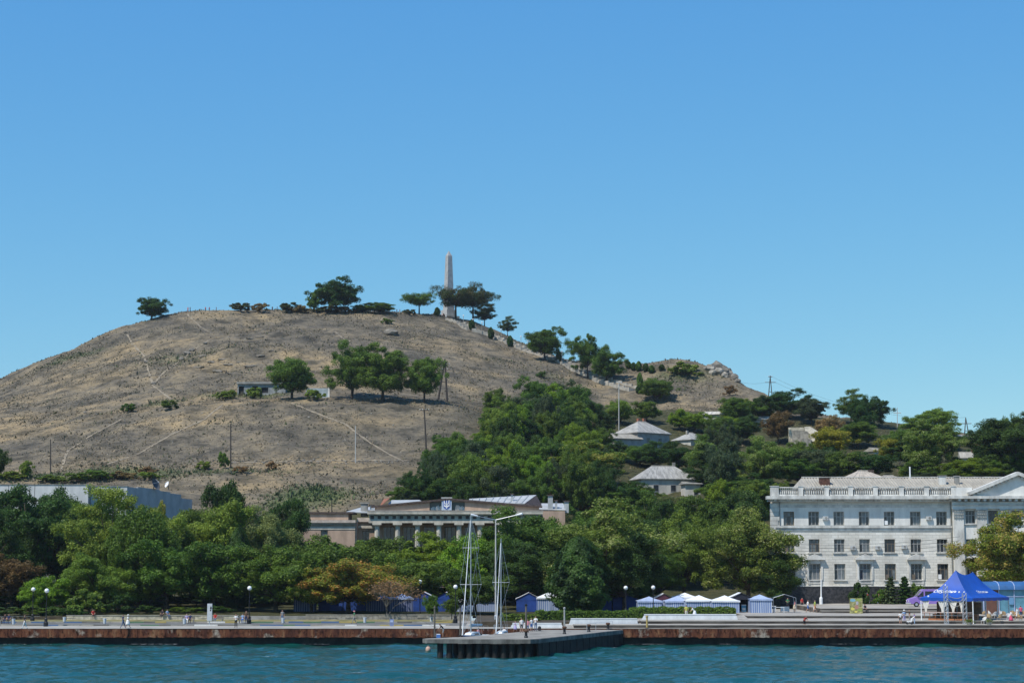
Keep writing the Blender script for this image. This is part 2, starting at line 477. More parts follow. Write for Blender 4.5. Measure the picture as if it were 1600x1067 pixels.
def quads_to_mesh(name, q, tint, m):
    v = q.reshape(-1, 3); EXT[name] = (float(np.percentile(v[:, 0], 98.5) - np.percentile(v[:, 0], 1.5) + np.percentile(v[:, 1], 98.5) - np.percentile(v[:, 1], 1.5)) / 2, float(np.percentile(v[:, 2], 99.7)))
    n = len(q)
    return quad_mesh(name, q.reshape(-1, 3), np.arange(4 * n).reshape(n, 4), m, {'tint': np.repeat(tint, 4)})
BARK = mat('bark', (.075, .055, .04), .95, .35, 2.0, bump=.6, bscale=5)
BARK_PALE = mat('pale_bark', (.17, .15, .125), .95, .3, 2.0, bump=.5, bscale=5)
def limbs(name, h_fork, targets, r0, m, lean=(0, 0), n=7):
    b = MB()
    top = Vector((lean[0], lean[1], h_fork))
    mid = top * .5 + Vector((lean[0] * .1, -lean[1] * .1, 0))
    b.tube((0, 0, -.6), mid, r0 * 1.15, r0 * .88, n); b.tube(mid, top, r0 * .88, r0 * .72, n)
    for t in targets:
        t = Vector(t); k = top + (t - top) * .45 + Vector((0, 0, (t - top).length * .1))
        b.tube(top - Vector((0, 0, .1 * r0)), k, r0 * .5, r0 * .3, 5); b.tube(k, t, r0 * .3, r0 * .1, 5)
    return b.mesh(name, m, smooth=True)
PROTO = {}
def broad(key, seed, w=10, h=12, h0=2.2, clumps=150, per=78, leaf=.34, lob=.22, shell=.5, flat=.8, r0=.28, top=.0, gap=0.0, boughs=30, fill=.4):
    """crown = boughs (big uneven masses with gaps between them) > clumps > leaves"""
    rng = np.random.default_rng(seed)
    hc = (h - h0) / 2
    B = []
    for k in range(boughs * 40):                    # spread the boughs over the crown, a few near its middle
        d = rng.normal(size=3); d /= np.linalg.norm(d)
        if d[2] < -.8: continue
        r = rng.uniform(.5, .86 + lob * .35) if rng.random() < .8 else rng.uniform(.05, .4)
        c = d * r * np.array([w / 2, w / 2, hc]); c[:2] *= 1 - top * c[2] / hc
        if all(np.linalg.norm((c - q) / [1, 1, hc / (w / 2)]) > w * (.115 + .03 * gap) for q in B): B.append(c)
        if len(B) >= boughs: break
    B = np.array(B); rb_ = w * rng.uniform(.125, .215, len(B)) * (1 - .15 * gap)
    if gap: kp = rng.random(len(B)) > gap * .45; B, rb_ = B[kp], rb_[kp]
    nb = np.maximum(3, (clumps * rb_ ** 2 / (rb_ ** 2).sum()).astype(int))
    cen, cr = [], []
    for c, r, n in zip(B, rb_, nb):
        d = rng.normal(size=(n, 3)); d /= np.linalg.norm(d, axis=1, keepdims=True)
        d[:, 2] = np.where(d[:, 2] < -.3, -d[:, 2] * .6, d[:, 2])
        out = c / (np.linalg.norm(c) + 1e-6)
        d = d + out * .35
        cen.append(c + d * r * rng.uniform(.35, .95, (n, 1)) * [1, 1, .82]); cr.append(r * rng.uniform(.3, .58, n))
    nf = int(clumps * fill)                           # thinner inner growth that ties the boughs together
    d = rng.normal(size=(nf, 3)); d /= np.linalg.norm(d, axis=1, keepdims=True); d[:, 2] = np.maximum(d[:, 2], -.85)
    cen.append(d * (rng.uniform(.15, .95 - gap, (nf, 1)) ** .6) * np.array([w / 2 * .82, w / 2 * .82, hc * .86])); cr.append(w * rng.uniform(.05, .1, nf))
    cen = np.concatenate(cen); cr = np.concatenate(cr)
    cen[:, 2] += h0 + hc
    cen[:, 2] = np.maximum(cen[:, 2], h0 * .6 + .3)
    q, t = clump_leaves(cen, cr, per, leaf, rng, min(1.0, flat + .15))
    tg = B + [0, 0, h0 + hc]
    PROTO[key] = (quads_to_mesh('crown_' + key, q, t, MATS['leaf_green']), limbs('trunk_' + key, h0 + hc * .3, tg, r0, BARK), w, h)
def willow(key, seed, w=11, h=13):
    rng = np.random.default_rng(seed); qs, ts = [], []
    cen = []
    for i in range(95):
        a = rng.uniform(0, 6.28); r = w / 2 * rng.uniform(.15, 1) ** .6
        z = h * (.93 - .35 * (r / (w / 2)) ** 2) * rng.uniform(.86, 1.02)
        cen.append((r * math.cos(a) * .9, r * math.sin(a) * .9, z))
    cen = np.array(cen)
    q, t = clump_leaves(cen, w * rng.uniform(.06, .1, len(cen)), 110, .17, rng, .8); qs.append(q); ts.append(t)
    for c in cen:
        for k in range(4):
            ln = rng.uniform(.18, .5) * h; n = int(ln * 16)
            s = np.linspace(0, 1, n)[:, None]
            base_ = c + rng.normal(size=3) * [.7, .7, .3]
            p = base_ + s * np.array([rng.normal() * .25, rng.normal() * .25, -ln]) + rng.normal(size=(n, 3)) * .12
            p = p[p[:, 2] > 1.2]
            if len(p) == 0: continue
            nn = rng.normal(size=(len(p), 3)) + np.array([c[0] * .2, c[1] * .2, .3])
            qs.append(leaves(p, nn, .16, rng, 2.4)); ts.append(np.clip(rng.normal(rng.uniform(.3, .75), .1, len(p)), 0, 1))
    PROTO[key] = (quads_to_mesh('crown_' + key, np.concatenate(qs), np.concatenate(ts), MATS['leaf_green']), limbs('trunk_' + key, h * .4, cen[:10], .3, BARK, (.6, 0)), w, h)
def pine(key, seed, w=10, h=11, layers=24):
    rng = np.random.default_rng(seed); cen, cr = [], []
    for i in range(layers):
        z = h * rng.uniform(.26, .96); a = rng.uniform(0, 6.28); r = w / 2 * rng.uniform(.15, .8) * (1.2 - .55 * (z / h))
        c = np.array([r * math.cos(a), r * math.sin(a), z])
        for k in range(7):
            cen.append(c + rng.normal(size=3) * [w * .085, w * .085, .25]); cr.append(w * rng.uniform(.05, .085))
    cen = np.array(cen)
    q, t = clump_leaves(cen, cr, 80, .17, rng, .6, .5)
    PROTO[key] = (quads_to_mesh('crown_' + key, q, t, MATS['leaf_green']), limbs('trunk_' + key, h * .36, cen[::7], .24, BARK, (.4, 0)), w, h)
def conifer(key, seed, w=3.5, h=5, tiers=11, per=190, leaf=.2):
    rng = np.random.default_rng(seed); ps, ns, ts = [], [], []
    for i in range(tiers):
        f = i / (tiers - 1); z0 = h * (.06 + .9 * f); rad = w / 2 * (1 - f) ** .85 + .1
        nb = max(5, int(11 * (1 - f)) + 4)
        for k in range(nb):
            a = 6.283 * (k + rng.uniform(-.3, .3)) / nb + i; rl = rad * rng.uniform(.75, 1.12)
            n = max(6, int(per / nb))
            s = rng.uniform(.05, 1, n)
            wob = rng.normal(size=(n, 3)) * .13 * (1.15 - s)[:, None] * w / 3
            p = np.c_[s * rl * math.cos(a), s * rl * math.sin(a), z0 - s * rl * .28 + .05 * s ** 3] + wob
            ps.append(p); ns.append(np.tile([math.cos(a) * .5, math.sin(a) * .5, .8], (n, 1)) + rng.normal(size=(n, 3)) * .5)
            ts.append(np.clip(rng.normal(.3 + .3 * rng.random(), .12, n), 0, 1))
    q = leaves(np.concatenate(ps), np.concatenate(ns), leaf, rng, 2.0)
    b = MB(); b.tube((0, 0, -.4), (0, 0, h * .95), .12, .02, 6)
    PROTO[key] = (quads_to_mesh('crown_' + key, q, np.concatenate(ts), MATS['leaf_green']), b.mesh('trunk_' + key, BARK), w, h)
def column(key, seed, w=4, h=9, n=9000, leaf=.24, pt=.8):
    """dense upright evergreen"""
    rng = np.random.default_rng(seed)
    z = rng.uniform(.02, 1, n); a = rng.uniform(0, 6.283, n)
    prof = np.sin(np.pi * np.clip(z, 0, 1) ** pt) ** .55
    lob = 1 + .13 * np.sin(a * 3 + z * 7) + .1 * np.sin(a * 7 - z * 13) + .07 * np.sin(z * 40 + a * 5)
    r = w / 2 * prof * lob * rng.uniform(.72, 1.05, n)
    p = np.c_[r * np.cos(a), r * np.sin(a), z * h]
    nn = np.c_[np.cos(a), np.sin(a), np.full(n, .55)] + rng.normal(size=(n, 3)) * .5
    tt = np.clip(.45 + .28 * np.sin(a * 3 + z * 7) + rng.normal(size=n) * .12, 0, 1)
    b = MB(); b.tube((0, 0, -.4), (0, 0, h * .8), .16, .03, 6)
    PROTO[key] = (quads_to_mesh('crown_' + key, leaves(p, nn, leaf, rng, 1.9), tt, MATS['leaf_green']), b.mesh('trunk_' + key, BARK), w, h)
def twiggy(key, seed, w=5, h=4.5, lv=900):
    """half bare shrub: forked stems and a thin veil of leaves"""
    rng = np.random.default_rng(seed); b = MB(); tips = []
    def grow(p, d, ln, r, k):
        q = p + d * ln
        b.tube(p, q, r, r * .62, 4, cap=False)
        if k == 0: tips.append(q); return
        for _ in range(3 if k > 2 else 2):
            e = Vector((rng.normal() * .45, rng.normal() * .45, rng.normal() * .25 + .18)); grow(q, (d + e).normalized(), ln * rng.uniform(.6, .85), r * .6, k - 1)
    for _ in range(4):
        grow(Vector((rng.normal() * .08, rng.normal() * .08, -.2)), Vector((rng.normal() * .4, rng.normal() * .4, 1)).normalized(), h * .34, .055, 5)
    tp = np.array([tuple(t) for t in tips]); k = rng.integers(0, len(tp), lv)
    p = tp[k] + rng.normal(size=(lv, 3)) * .16
    mn, mx = tp.min(0), tp.max(0)
    PROTO[key] = (quads_to_mesh('crown_' + key, leaves(p, rng.normal(size=(lv, 3)) + [0, 0, .4], .15, rng), rng.random(lv), MATS['leaf_green']), b.mesh('trunk_' + key, BARK_PALE), float(max(mx[0] - mn[0], mx[1] - mn[1])), float(mx[2]))
def stem_shrub(key, seed, w=3, h=1.9, clumps=34, per=90, leaf=.12):
    broad(key, seed, w, h, 0.0, clumps, per, leaf, .25, .6, .8, .05, 0, 0, 14)

foliage('leaf_green', (0.029, 0.065, 0.011), (0.185, 0.287, 0.033))
foliage('leaf_dark', (0.018, 0.044, 0.011), (0.087, 0.166, 0.025))
foliage('leaf_light', (0.053, 0.097, 0.016), (0.292, 0.383, 0.045))
foliage('leaf_bright', (0.053, 0.110, 0.009), (0.292, 0.427, 0.027))
foliage('leaf_silver', (0.064, 0.101, 0.031), (0.312, 0.363, 0.100))
foliage('leaf_bloom', (0.037, 0.078, 0.013), (0.208, 0.292, 0.039), (0.331, 0.364, 0.119), .74)
foliage('leaf_bloom_yellow', (0.039, 0.081, 0.011), (0.224, 0.302, 0.027), (0.441, 0.364, 0.080), .68)
foliage('leaf_orange', (0.064, 0.090, 0.014), (0.270, 0.266, 0.031), (0.463, 0.188, 0.050), .70)
foliage('leaf_yellow', (0.100, 0.122, 0.012), (0.451, 0.372, 0.028))
foliage('leaf_rust', (0.075, 0.059, 0.024), (0.277, 0.155, 0.054))
foliage('leaf_redgreen', (0.030, 0.048, 0.014), (0.085, 0.115, 0.030), (0.17, 0.09, 0.055), .80)
foliage('leaf_dry', (0.126, 0.090, 0.042), (0.464, 0.308, 0.122))
foliage('leaf_blue', (0.037, 0.061, 0.026), (0.134, 0.180, 0.069))
for i in range(4): broad('broad%d' % i, 11 + i, 10, 12, .6, 200, 250, .138, (.2, .28, .24, .32)[i], .5, .8, .3, (0, .12, -.08, .1)[i], (.0, .1, .05, .18)[i])
for i in range(2): broad('airy%d' % i, 31 + i, 11, 12, 1.3, 165, 210, .138, .34, .45, .7, .26, .0, .28)
for i in range(3): broad('round%d' % i, 41 + i, 7, 7, .5, 115, 170, .12, (.16, .24, .3)[i], .5, .9, .2, 0, (.0, .05, .1)[i], 26, 1.0)
for i in range(2): stem_shrub('shrub%d' % i, 51 + i)
broad('umbrella', 61, 9, 8, 2.6, 90, 150, .13, .25, .5, .85, .2, 0, .1, 20, .8)
willow('willow', 71); pine('pine0', 81); pine('pine1', 82, 8, 9, 17)
conifer('spruce', 91); column('cypress', 95); column('juniper', 96, 6.2, 9.5, 26000, .18, .7)
twiggy('twiggy', 97); twiggy('twiggy_small', 98, 2, 2, 350)

def tree(kind, px, top, w_px, leaf, label, Y=None, base_py=None, name='tree', cat='tree', group=None, rot=None, crown='crown', trunk='trunk'):
    """a tree whose crown is w_px wide around px and whose top is at row top; it stands at distance Y, or where the ground shows at base_py"""
    if Y is None: g = G(px, base_py)
    else:
        x = P(px, (top + 900) / 2, Y).x; g = Vector((x, Y, hz(x, Y)))
    cm, tm = PROTO[kind][:2]; w, h = EXT['crown_' + kind]
    zt = P(px, top, g.y).z
    sx = w_px / S(g.y) / w
    szz = max(.3, (zt - g.z)) / h
    root = thing(name, g, label, cat, group, random.uniform(0, 6.28) if rot is None else rot)
    root.scale = (sx, sx, szz)
    c = link(crown, cm, root); t_ = link(trunk, tm, root)
    c.material_slots[0].link = 'OBJECT'; c.material_slots[0].material = MATS[leaf]
    return root
# ------------------------------------------------------------------ park trees along the front
PK = 'trees of the waterfront park'
def park(kind, px, top, w, leaf, Y, label, **k): return tree(kind, px, top, w, leaf, label, Y, group=PK, **k)
park('broad0', 48, 763, 128, 'leaf_dark', 296, 'tall dark green tree at the far left, before the white concrete panels')
park('broad1', -30, 800, 110, 'leaf_dark', 284, 'dark tree cut by the left edge of the picture')
park('broad2', 118, 785, 105, 'leaf_green', 306, 'mid green tree between the tall dark tree and the feathery one')
park('airy0', 175, 763, 135, 'leaf_light', 281, 'feathery light green tree rising to the corner of the concrete building')
park('willow', 222, 796, 108, 'leaf_green', 276, 'weeping tree with long hanging strands in the left part of the park', name='willow_tree')
park('airy1', 252, 786, 66, 'leaf_bloom_yellow', 306, 'yellowish tree against the shaded side of the concrete building')
park('broad2', 18, 772, 120, 'leaf_dark', 304, 'dark tree behind the brown one at the left end of the park')
park('broad3', 92, 766, 108, 'leaf_dark', 310, 'deep green tree right of the tall dark tree, before the white panels')
park('broad1', 160, 778, 112, 'leaf_green', 303, 'leafy tree behind the feathery light green one')
park('broad0', 218, 780, 96, 'leaf_light', 299, 'light green tree top beside the corner of the concrete building')
park('broad2', 300, 800, 110, 'leaf_green', 300, 'green tree filling the gap right of the weeping tree')
park('round1', 20, 866, 75, 'leaf_rust', 281, 'brown dry-leaved tree at the left end of the park')
park('round0', 72, 902, 78, 'leaf_bright', 264, 'small bright green tree beside the leftmost globe lamp')
park('broad3', 155, 868, 95, 'leaf_light', 268, 'olive green spreading bush tree left of the weeping tree')
park('broad3', 330, 788, 140, 'leaf_light', 290, 'broad light green tree right of the concrete building')
park('round1', 262, 846, 112, 'leaf_green', 272, 'low spreading tree behind the couple walking on the promenade')
park('round2', 358, 756, 72, 'leaf_dark', 318, 'dark tree top standing out against the brown slope')
park('juniper', 372, 824, 46, 'leaf_dark', 278, 'narrow dark evergreen in the middle of the left trees')
park('broad1', 412, 794, 98, 'leaf_silver', 293, 'silvery green tree left of the pink building')
park('broad2', 446, 782, 76, 'leaf_dark', 310, 'dark tree touching the left corner of the pink building')
park('round0', 432, 856, 120, 'leaf_green', 270, 'wide shady tree behind the tall white sign board')
park('round2', 335, 850, 112, 'leaf_green', 271, 'shady tree right behind the white sign board')
park('round1', 503, 838, 110, 'leaf_green', 296, 'mid green tree before the left wing of the pink building')
park('round2', 582, 842, 110, 'leaf_green', 298, 'green tree before the first columns of the portico')
park('broad0', 668, 834, 118, 'leaf_bright', 294, 'bright green tree before the middle columns of the portico')
park('round1', 640, 866, 100, 'leaf_green', 282, 'green tree hanging over the dark blue tents')
park('round0', 728, 838, 100, 'leaf_bright', 290, 'bright airy tree behind the sailing boat masts')
park('broad1', 812, 796, 150, 'leaf_green', 292, 'large green tree covering the right end of the portico')
park('round1', 742, 890, 92, 'leaf_green', 262, 'small round tree behind the moored sailing boats')
park('broad2', 820, 850, 100, 'leaf_dark', 276, 'dark tree between the lamp with two arms and the cypress')
park('round0', 545, 876, 132, 'leaf_orange', 266, 'orange and green sumac-like tree over the low wall', rot=1.0)
park('round2', 487, 884, 82, 'leaf_bloom_yellow', 268, 'green tree with yellow sprays left of the orange tree')
park('twiggy', 606, 905, 82, 'leaf_dry', 258, 'half bare shrub with reddish twigs beside the orange tree', name='shrub', cat='shrub')
park('juniper', 905, 838, 84, 'leaf_dark', 260, 'dense upright evergreen behind the clipped hedge', name='evergreen_tree')
park('broad0', 948, 782, 168, 'leaf_bloom', 272, 'big round tree with pale yellow tops in the middle of the waterfront')
park('broad3', 975, 838, 120, 'leaf_dark', 268, 'dark tree at the right foot of the big round tree')
park('airy1', 1068, 800, 128, 'leaf_light', 292, 'airy green tree with wall showing through, above the market tents')
park('airy0', 1030, 850, 90, 'leaf_green', 286, 'thin green tree between the big round tree and the airy one')
park('broad1', 1168, 797, 136, 'leaf_bloom', 282, 'tree with yellowish sprays hiding the left corner of the white building')
park('broad2', 1206, 866, 74, 'leaf_dark', 280, 'dark lower tree at the left foot of the white building')
park('broad0', 1580, 804, 136, 'leaf_bloom_yellow', 273, 'large tree with yellow seed clusters before the portico, over the blue tent')
tree('spruce', 1391, 902, 32, 'leaf_blue', 'left one of two small blue-green spruces at the white building', 280, name='spruce_tree', group='spruces at the white building')
tree('spruce', 1413, 901, 33, 'leaf_dark', 'right one of two small spruces at the white building', 280, name='spruce_tree', group='spruces at the white building')
tree('shrub0', 1346, 910, 30, 'leaf_dark', 'loose green shrub left of the spruces, against the dark plinth', 281, name='shrub', cat='shrub')
tree('shrub1', 1376, 918, 26, 'leaf_green', 'low shrub just left of the spruces', 281, name='shrub', cat='shrub')
tree('shrub1', 1438, 912, 30, 'leaf_green', 'low green shrub behind the front of the purple van', 282, name='shrub', cat='shrub')
tree('round0', 675, 930, 22, 'leaf_green', 'little round-clipped tree behind the fishing man', 248, name='clipped_tree')
tree('round1', 706, 932, 20, 'leaf_green', 'little tree beside the globe lamp near the boats', 250, name='clipped_tree')
for i, (px, top, w, Y) in enumerate(((140,920,50,262),(185,926,40,264),(110,952,40,259),(50,945,52,258),(10,948,45,258),(230,945,40,264),(290,948,46,266),(345,946,40,266))):
    tree('shrub%d' % (i % 2), px, top, w, 'leaf_dark' if i % 3 else 'leaf_green', 'low dark shrub under the trees at the left of the park', Y, name='shrub', cat='shrub', group='shrubs under the park trees')

park('round1', 545, 846, 100, 'leaf_green', 302, 'green tree behind the orange tree, before the left columns')
park('round0', 775, 836, 100, 'leaf_green', 300, 'tree before the right-hand columns of the portico')
park('round2', 862, 812, 100, 'leaf_green', 300, 'green tree between the portico end and the big round tree')
for px_, t_, w_, lf_, Y_, lb_ in ((1000, 772, 90, 'leaf_green', 345, 'green tree below the lower house, left one of four'), (1040, 786, 92, 'leaf_dark', 338, 'dark tree below the lower house, second of four'), (1098, 778, 96, 'leaf_green', 342, 'green tree below the lower house, third of four'), (1150, 770, 90, 'leaf_dark', 340, 'dark tree below the lower house, right one of four'), (905, 790, 90, 'leaf_green', 345, 'green tree above the right end of the pink building')):
    tree('broad%d' % (px_ % 4), px_, t_, w_, lf_, lb_, Y_)
ru_ = random.Random(12)  # extra shrubs added to keep the zone between the trunks dark
for px in range(-10, 1010, 24):
    Yu = ru_.uniform(278, 306)
    tree('shrub%d' % (px % 2), px + ru_.uniform(-8, 8), ru_.uniform(908, 934), ru_.uniform(50, 80), ru_.choice(('leaf_dark', 'leaf_dark', 'leaf_green')), 'undergrowth shrub added to darken the space under the park trees', Yu, name='shrub', cat='shrub', group='added undergrowth of the park')
# ------------------------------------------------------------------ single trees on the hill
def ht(kind, px, top, base_py, w, leaf, label, **k): return tree(kind, px, top, w, leaf, label, None, base_py, **k)
ht('round0', 237, 466, 500, 46, 'leaf_dark', 'lone round tree on the left shoulder of the hill')
ht('round1', 525, 436, 489, 64, 'leaf_dark', 'big dark tree on the skyline left of the obelisk')
ht('round2', 490, 456, 488, 20, 'leaf_green', 'small thin tree on the skyline beside the big dark one')
ht('round2', 594, 473, 490, 46, 'leaf_green', 'low flat-topped tree on the hilltop')
ht('round1', 566, 476, 489, 30, 'leaf_green', 'smallest flat-topped tree on the hilltop, left of its twin')
ht('umbrella', 655, 456, 491, 46, 'leaf_green', 'umbrella-shaped tree just left of the obelisk')
ht('umbrella', 712, 448, 498, 66, 'leaf_redgreen', 'reddish pine in front of the obelisk foot', name='pine_tree', rot=.4)
ht('umbrella', 739, 446, 500, 58, 'leaf_redgreen', 'pine with bare branches right of the obelisk', name='pine_tree', rot=2.0)
ht('airy0', 757, 468, 508, 36, 'leaf_redgreen', 'smaller browned pine at the head of the hill stairway', name='pine_tree', rot=4.0)
ht('airy0', 793, 494, 520, 26, 'leaf_blue', 'thin bluish tree beside the upper stairway')
ht('round1', 851, 511, 564, 54, 'leaf_green', 'round tree at the middle of the hill stairway')
ht('airy1', 918, 523, 590, 56, 'leaf_green', 'tall tree with a clear trunk beside the stairway')
ht('round2', 948, 551, 598, 48, 'leaf_green', 'tree just right of the tall stairway tree')
ht('round1', 1027, 590, 628, 48, 'leaf_green', 'round tree at the foot of the stairway')
ht('shrub0', 1073, 566, 587, 42, 'leaf_light', 'low spreading green bush left of the rocks on the crest', name='shrub', cat='shrub')
ht('round0', 456, 561, 623, 70, 'leaf_green', 'round tree before the concrete hut on the hill terrace')
ht('broad1', 550, 535, 624, 72, 'leaf_green', 'left one of the big tree pair on the hill terrace')
ht('broad0', 598, 538, 628, 84, 'leaf_green', 'right one of the big tree pair on the hill terrace')
ht('round2', 663, 560, 629, 54, 'leaf_green', 'tree between the terrace pair and the A-shaped pole')
ht('shrub0', 398, 606, 623, 24, 'leaf_light', 'light green bush before the hut doors', name='shrub', cat='shrub')
ht('shrub1', 352, 610, 624, 34, 'leaf_light', 'bright green bush left of the concrete hut', name='shrub', cat='shrub')
ht('shrub1', 492, 608, 625, 30, 'leaf_light', 'yellow green bush before the pale wall stub', name='shrub', cat='shrub')
ht('round1', 697, 680, 716, 40, 'leaf_green', 'bush tree at the edge of the bare slope by the crossbar pole')
ht('round2', 40, 720, 748, 18, 'leaf_light', 'young tree on the left foot of the slope')
ht('round0', -4, 700, 748, 26, 'leaf_dark', 'dark tree at the left edge below the slope')
for i, (px, t_, b_) in enumerate(((737,499,516),(767,511,530),(797,524,542),(683,480,494),(873,548,566))):
    ht('cypress', px, t_, b_, 9, 'leaf_dark', ('first','second','third','topmost','lowest')[i] + ' little cypress along the hill stairway', name='cypress_tree', group='cypresses by the stairway')
for i, (px, t_, b_) in enumerate(((982,564,576),(990,566,579),(998,564,580),(1009,567,581),(1018,570,583),(1034,569,579),(1000,582,606),(998,602,615))):
    ht('cypress', px, t_, b_, 9, 'leaf_dark' if i % 2 else 'leaf_green', 'little dark sapling on the bare crest left of the rocks', name='sapling', group='saplings on the crest')
for i, (px, t_, b_, w) in enumerate(((376,474,487,30),(405,473,488,30),(455,474,488,34),(470,478,489,28),(510,478,489,36),(540,478,490,30),(640,484,492,20))):
    ht('shrub%d' % (i % 2), px, t_, b_, w, 'leaf_dry' if i % 2 else 'leaf_redgreen', 'low brownish shrub along the hill crest', name='shrub', cat='shrub', group='shrubs on the crest')
for i, (px, t_, b_, w) in enumerate(((120,738,752,40),(155,734,750,44),(195,736,749,40),(235,737,748,34),(265,626,640,26),(230,728,744,26),(318,720,734,22),(350,706,732,18),(376,728,738,24),(20,735,750,40),(200,630,644,22),(425,720,734,18),(85,742,753,40),(845,580,590,16),(1140,602,618,18),(605,498,506,20))):
    ht('shrub%d' % (i % 2), px, t_, b_, w, ('leaf_light', 'leaf_green', 'leaf_dry')[i % 3], 'low scrub bush on the bare lower slope', name='shrub', cat='shrub', group='scrub on the bare slope')
# right-hand skyline and the conspicuous trees among the houses
ht('broad1', 1232, 608, 655, 72, 'leaf_dark', 'dark tree on the skyline right of the A-shaped pole')
ht('broad2', 1268, 622, 662, 44, 'leaf_blue', 'greyish tree right of the dark skyline tree')
ht('airy0', 1330, 608, 662, 44, 'leaf_green', 'left one of two ragged trees on the right skyline')
ht('round1', 1366, 619, 668, 44, 'leaf_dark', 'right one of two ragged trees on the right skyline')
ht('broad3', 1452, 638, 690, 76, 'leaf_light', 'pale rounded tree top on the right skyline')
ht('broad0', 1456, 656, 745, 82, 'leaf_bloom', 'big tree covered in pale blossom right of the yellow tree', name='blossoming_tree')
ht('broad0', 1590, 646, 748, 120, 'leaf_dark', 'very dark tree filling the right edge of the slope')
ht('broad2', 1548, 664, 735, 60, 'leaf_dark', 'dark tree left of the very dark edge tree')
ht('round1', 1302, 666, 716, 54, 'leaf_yellow', 'yellow green tree right of the ruined wall')
ht('round2', 1393, 686, 730, 42, 'leaf_yellow', 'bright yellow tree beside the blossoming tree')
ht('broad1', 1196, 684, 765, 84, 'leaf_bloom', 'pale blossoming tree above the left corner of the white building', name='blossoming_tree')
ht('broad3', 1120, 690, 756, 84, 'leaf_bloom', 'tree with yellowish sprays right of the second house')
ht('round2', 1216, 644, 694, 42, 'leaf_rust', 'rust brown tree above the ruined wall')
ht('broad2', 1250, 716, 762, 70, 'leaf_green', 'green tree below the ruined wall')
ht('round0', 1310, 706, 755, 74, 'leaf_green', 'round green tree behind the roof of the white building')
ht('round1', 1368, 706, 750, 56, 'leaf_dark', 'dark tree between the yellow trees')
ht('round2', 1430, 722, 755, 50, 'leaf_green', 'green tree at the roof ridge of the white building')
ht('broad1', 1510, 716, 756, 74, 'leaf_bright', 'bright green tree above the ridge near the flag pole')
ht('airy0', 1020, 690, 735, 56, 'leaf_dark', 'dark tree before the first house wall')
ht('round1', 905, 655, 700, 46, 'leaf_redgreen', 'tree with reddish tips left of the first house')
ht('broad0', 905, 690, 765, 110, 'leaf_bloom_yellow', 'broad yellow-topped tree left of the lower house')
ht('broad3', 1135, 745, 790, 80, 'leaf_green', 'green tree right of the little white block')
ht('broad2', 950, 760, 800, 90, 'leaf_green', 'green tree just below the lower house')
ht('airy1', 1040, 775, 805, 80, 'leaf_silver', 'greyish tree before the little white block')
for i, (k_, px, t_, b_, w_, lf_) in enumerate((('round0', 938, 668, 706, 40, 'leaf_green'), ('round1', 962, 690, 722, 44, 'leaf_dark'), ('broad1', 1000, 694, 728, 50, 'leaf_green'), ('round2', 1046, 690, 722, 34, 'leaf_dark'), ('round0', 1062, 640, 672, 36, 'leaf_bright'), ('broad2', 1060, 700, 738, 46, 'leaf_dark'),
        ('round1', 1112, 672, 712, 40, 'leaf_green'), ('round2', 1010, 628, 660, 40, 'leaf_green'), ('round0', 970, 626, 662, 42, 'leaf_light'), ('broad0', 940, 640, 680, 44, 'leaf_dark'), ('round1', 1085, 644, 676, 40, 'leaf_bright'), ('round2', 1150, 622, 664, 46, 'leaf_green'), ('broad3', 1160, 650, 694, 56, 'leaf_dark'),
        ('broad1', 1105, 720, 764, 60, 'leaf_dark'), ('round0', 990, 752, 786, 46, 'leaf_dark'), ('round2', 1012, 762, 792, 44, 'leaf_green'), ('broad0', 1170, 740, 786, 70, 'leaf_dark'), ('round1', 1280, 700, 738, 50, 'leaf_dark'), ('broad2', 1340, 660, 700, 56, 'leaf_green'), ('round0', 1410, 672, 708, 50, 'leaf_green'), ('broad1', 1480, 668, 700, 44, 'leaf_green'), ('round2', 1540, 690, 722, 44, 'leaf_dark'),
        ('broad3', 1190, 620, 660, 50, 'leaf_dark'), ('round1', 1295, 650, 690, 40, 'leaf_dry'), ('broad0', 1420, 690, 730, 56, 'leaf_dark'), ('round0', 1250, 690, 730, 40, 'leaf_green'), ('round1', 1225, 700, 745, 46, 'leaf_dark'))):
    ht(k_, px, t_, b_, w_, lf_, 'green tree standing between the houses of the slope', group='trees between the hillside houses')
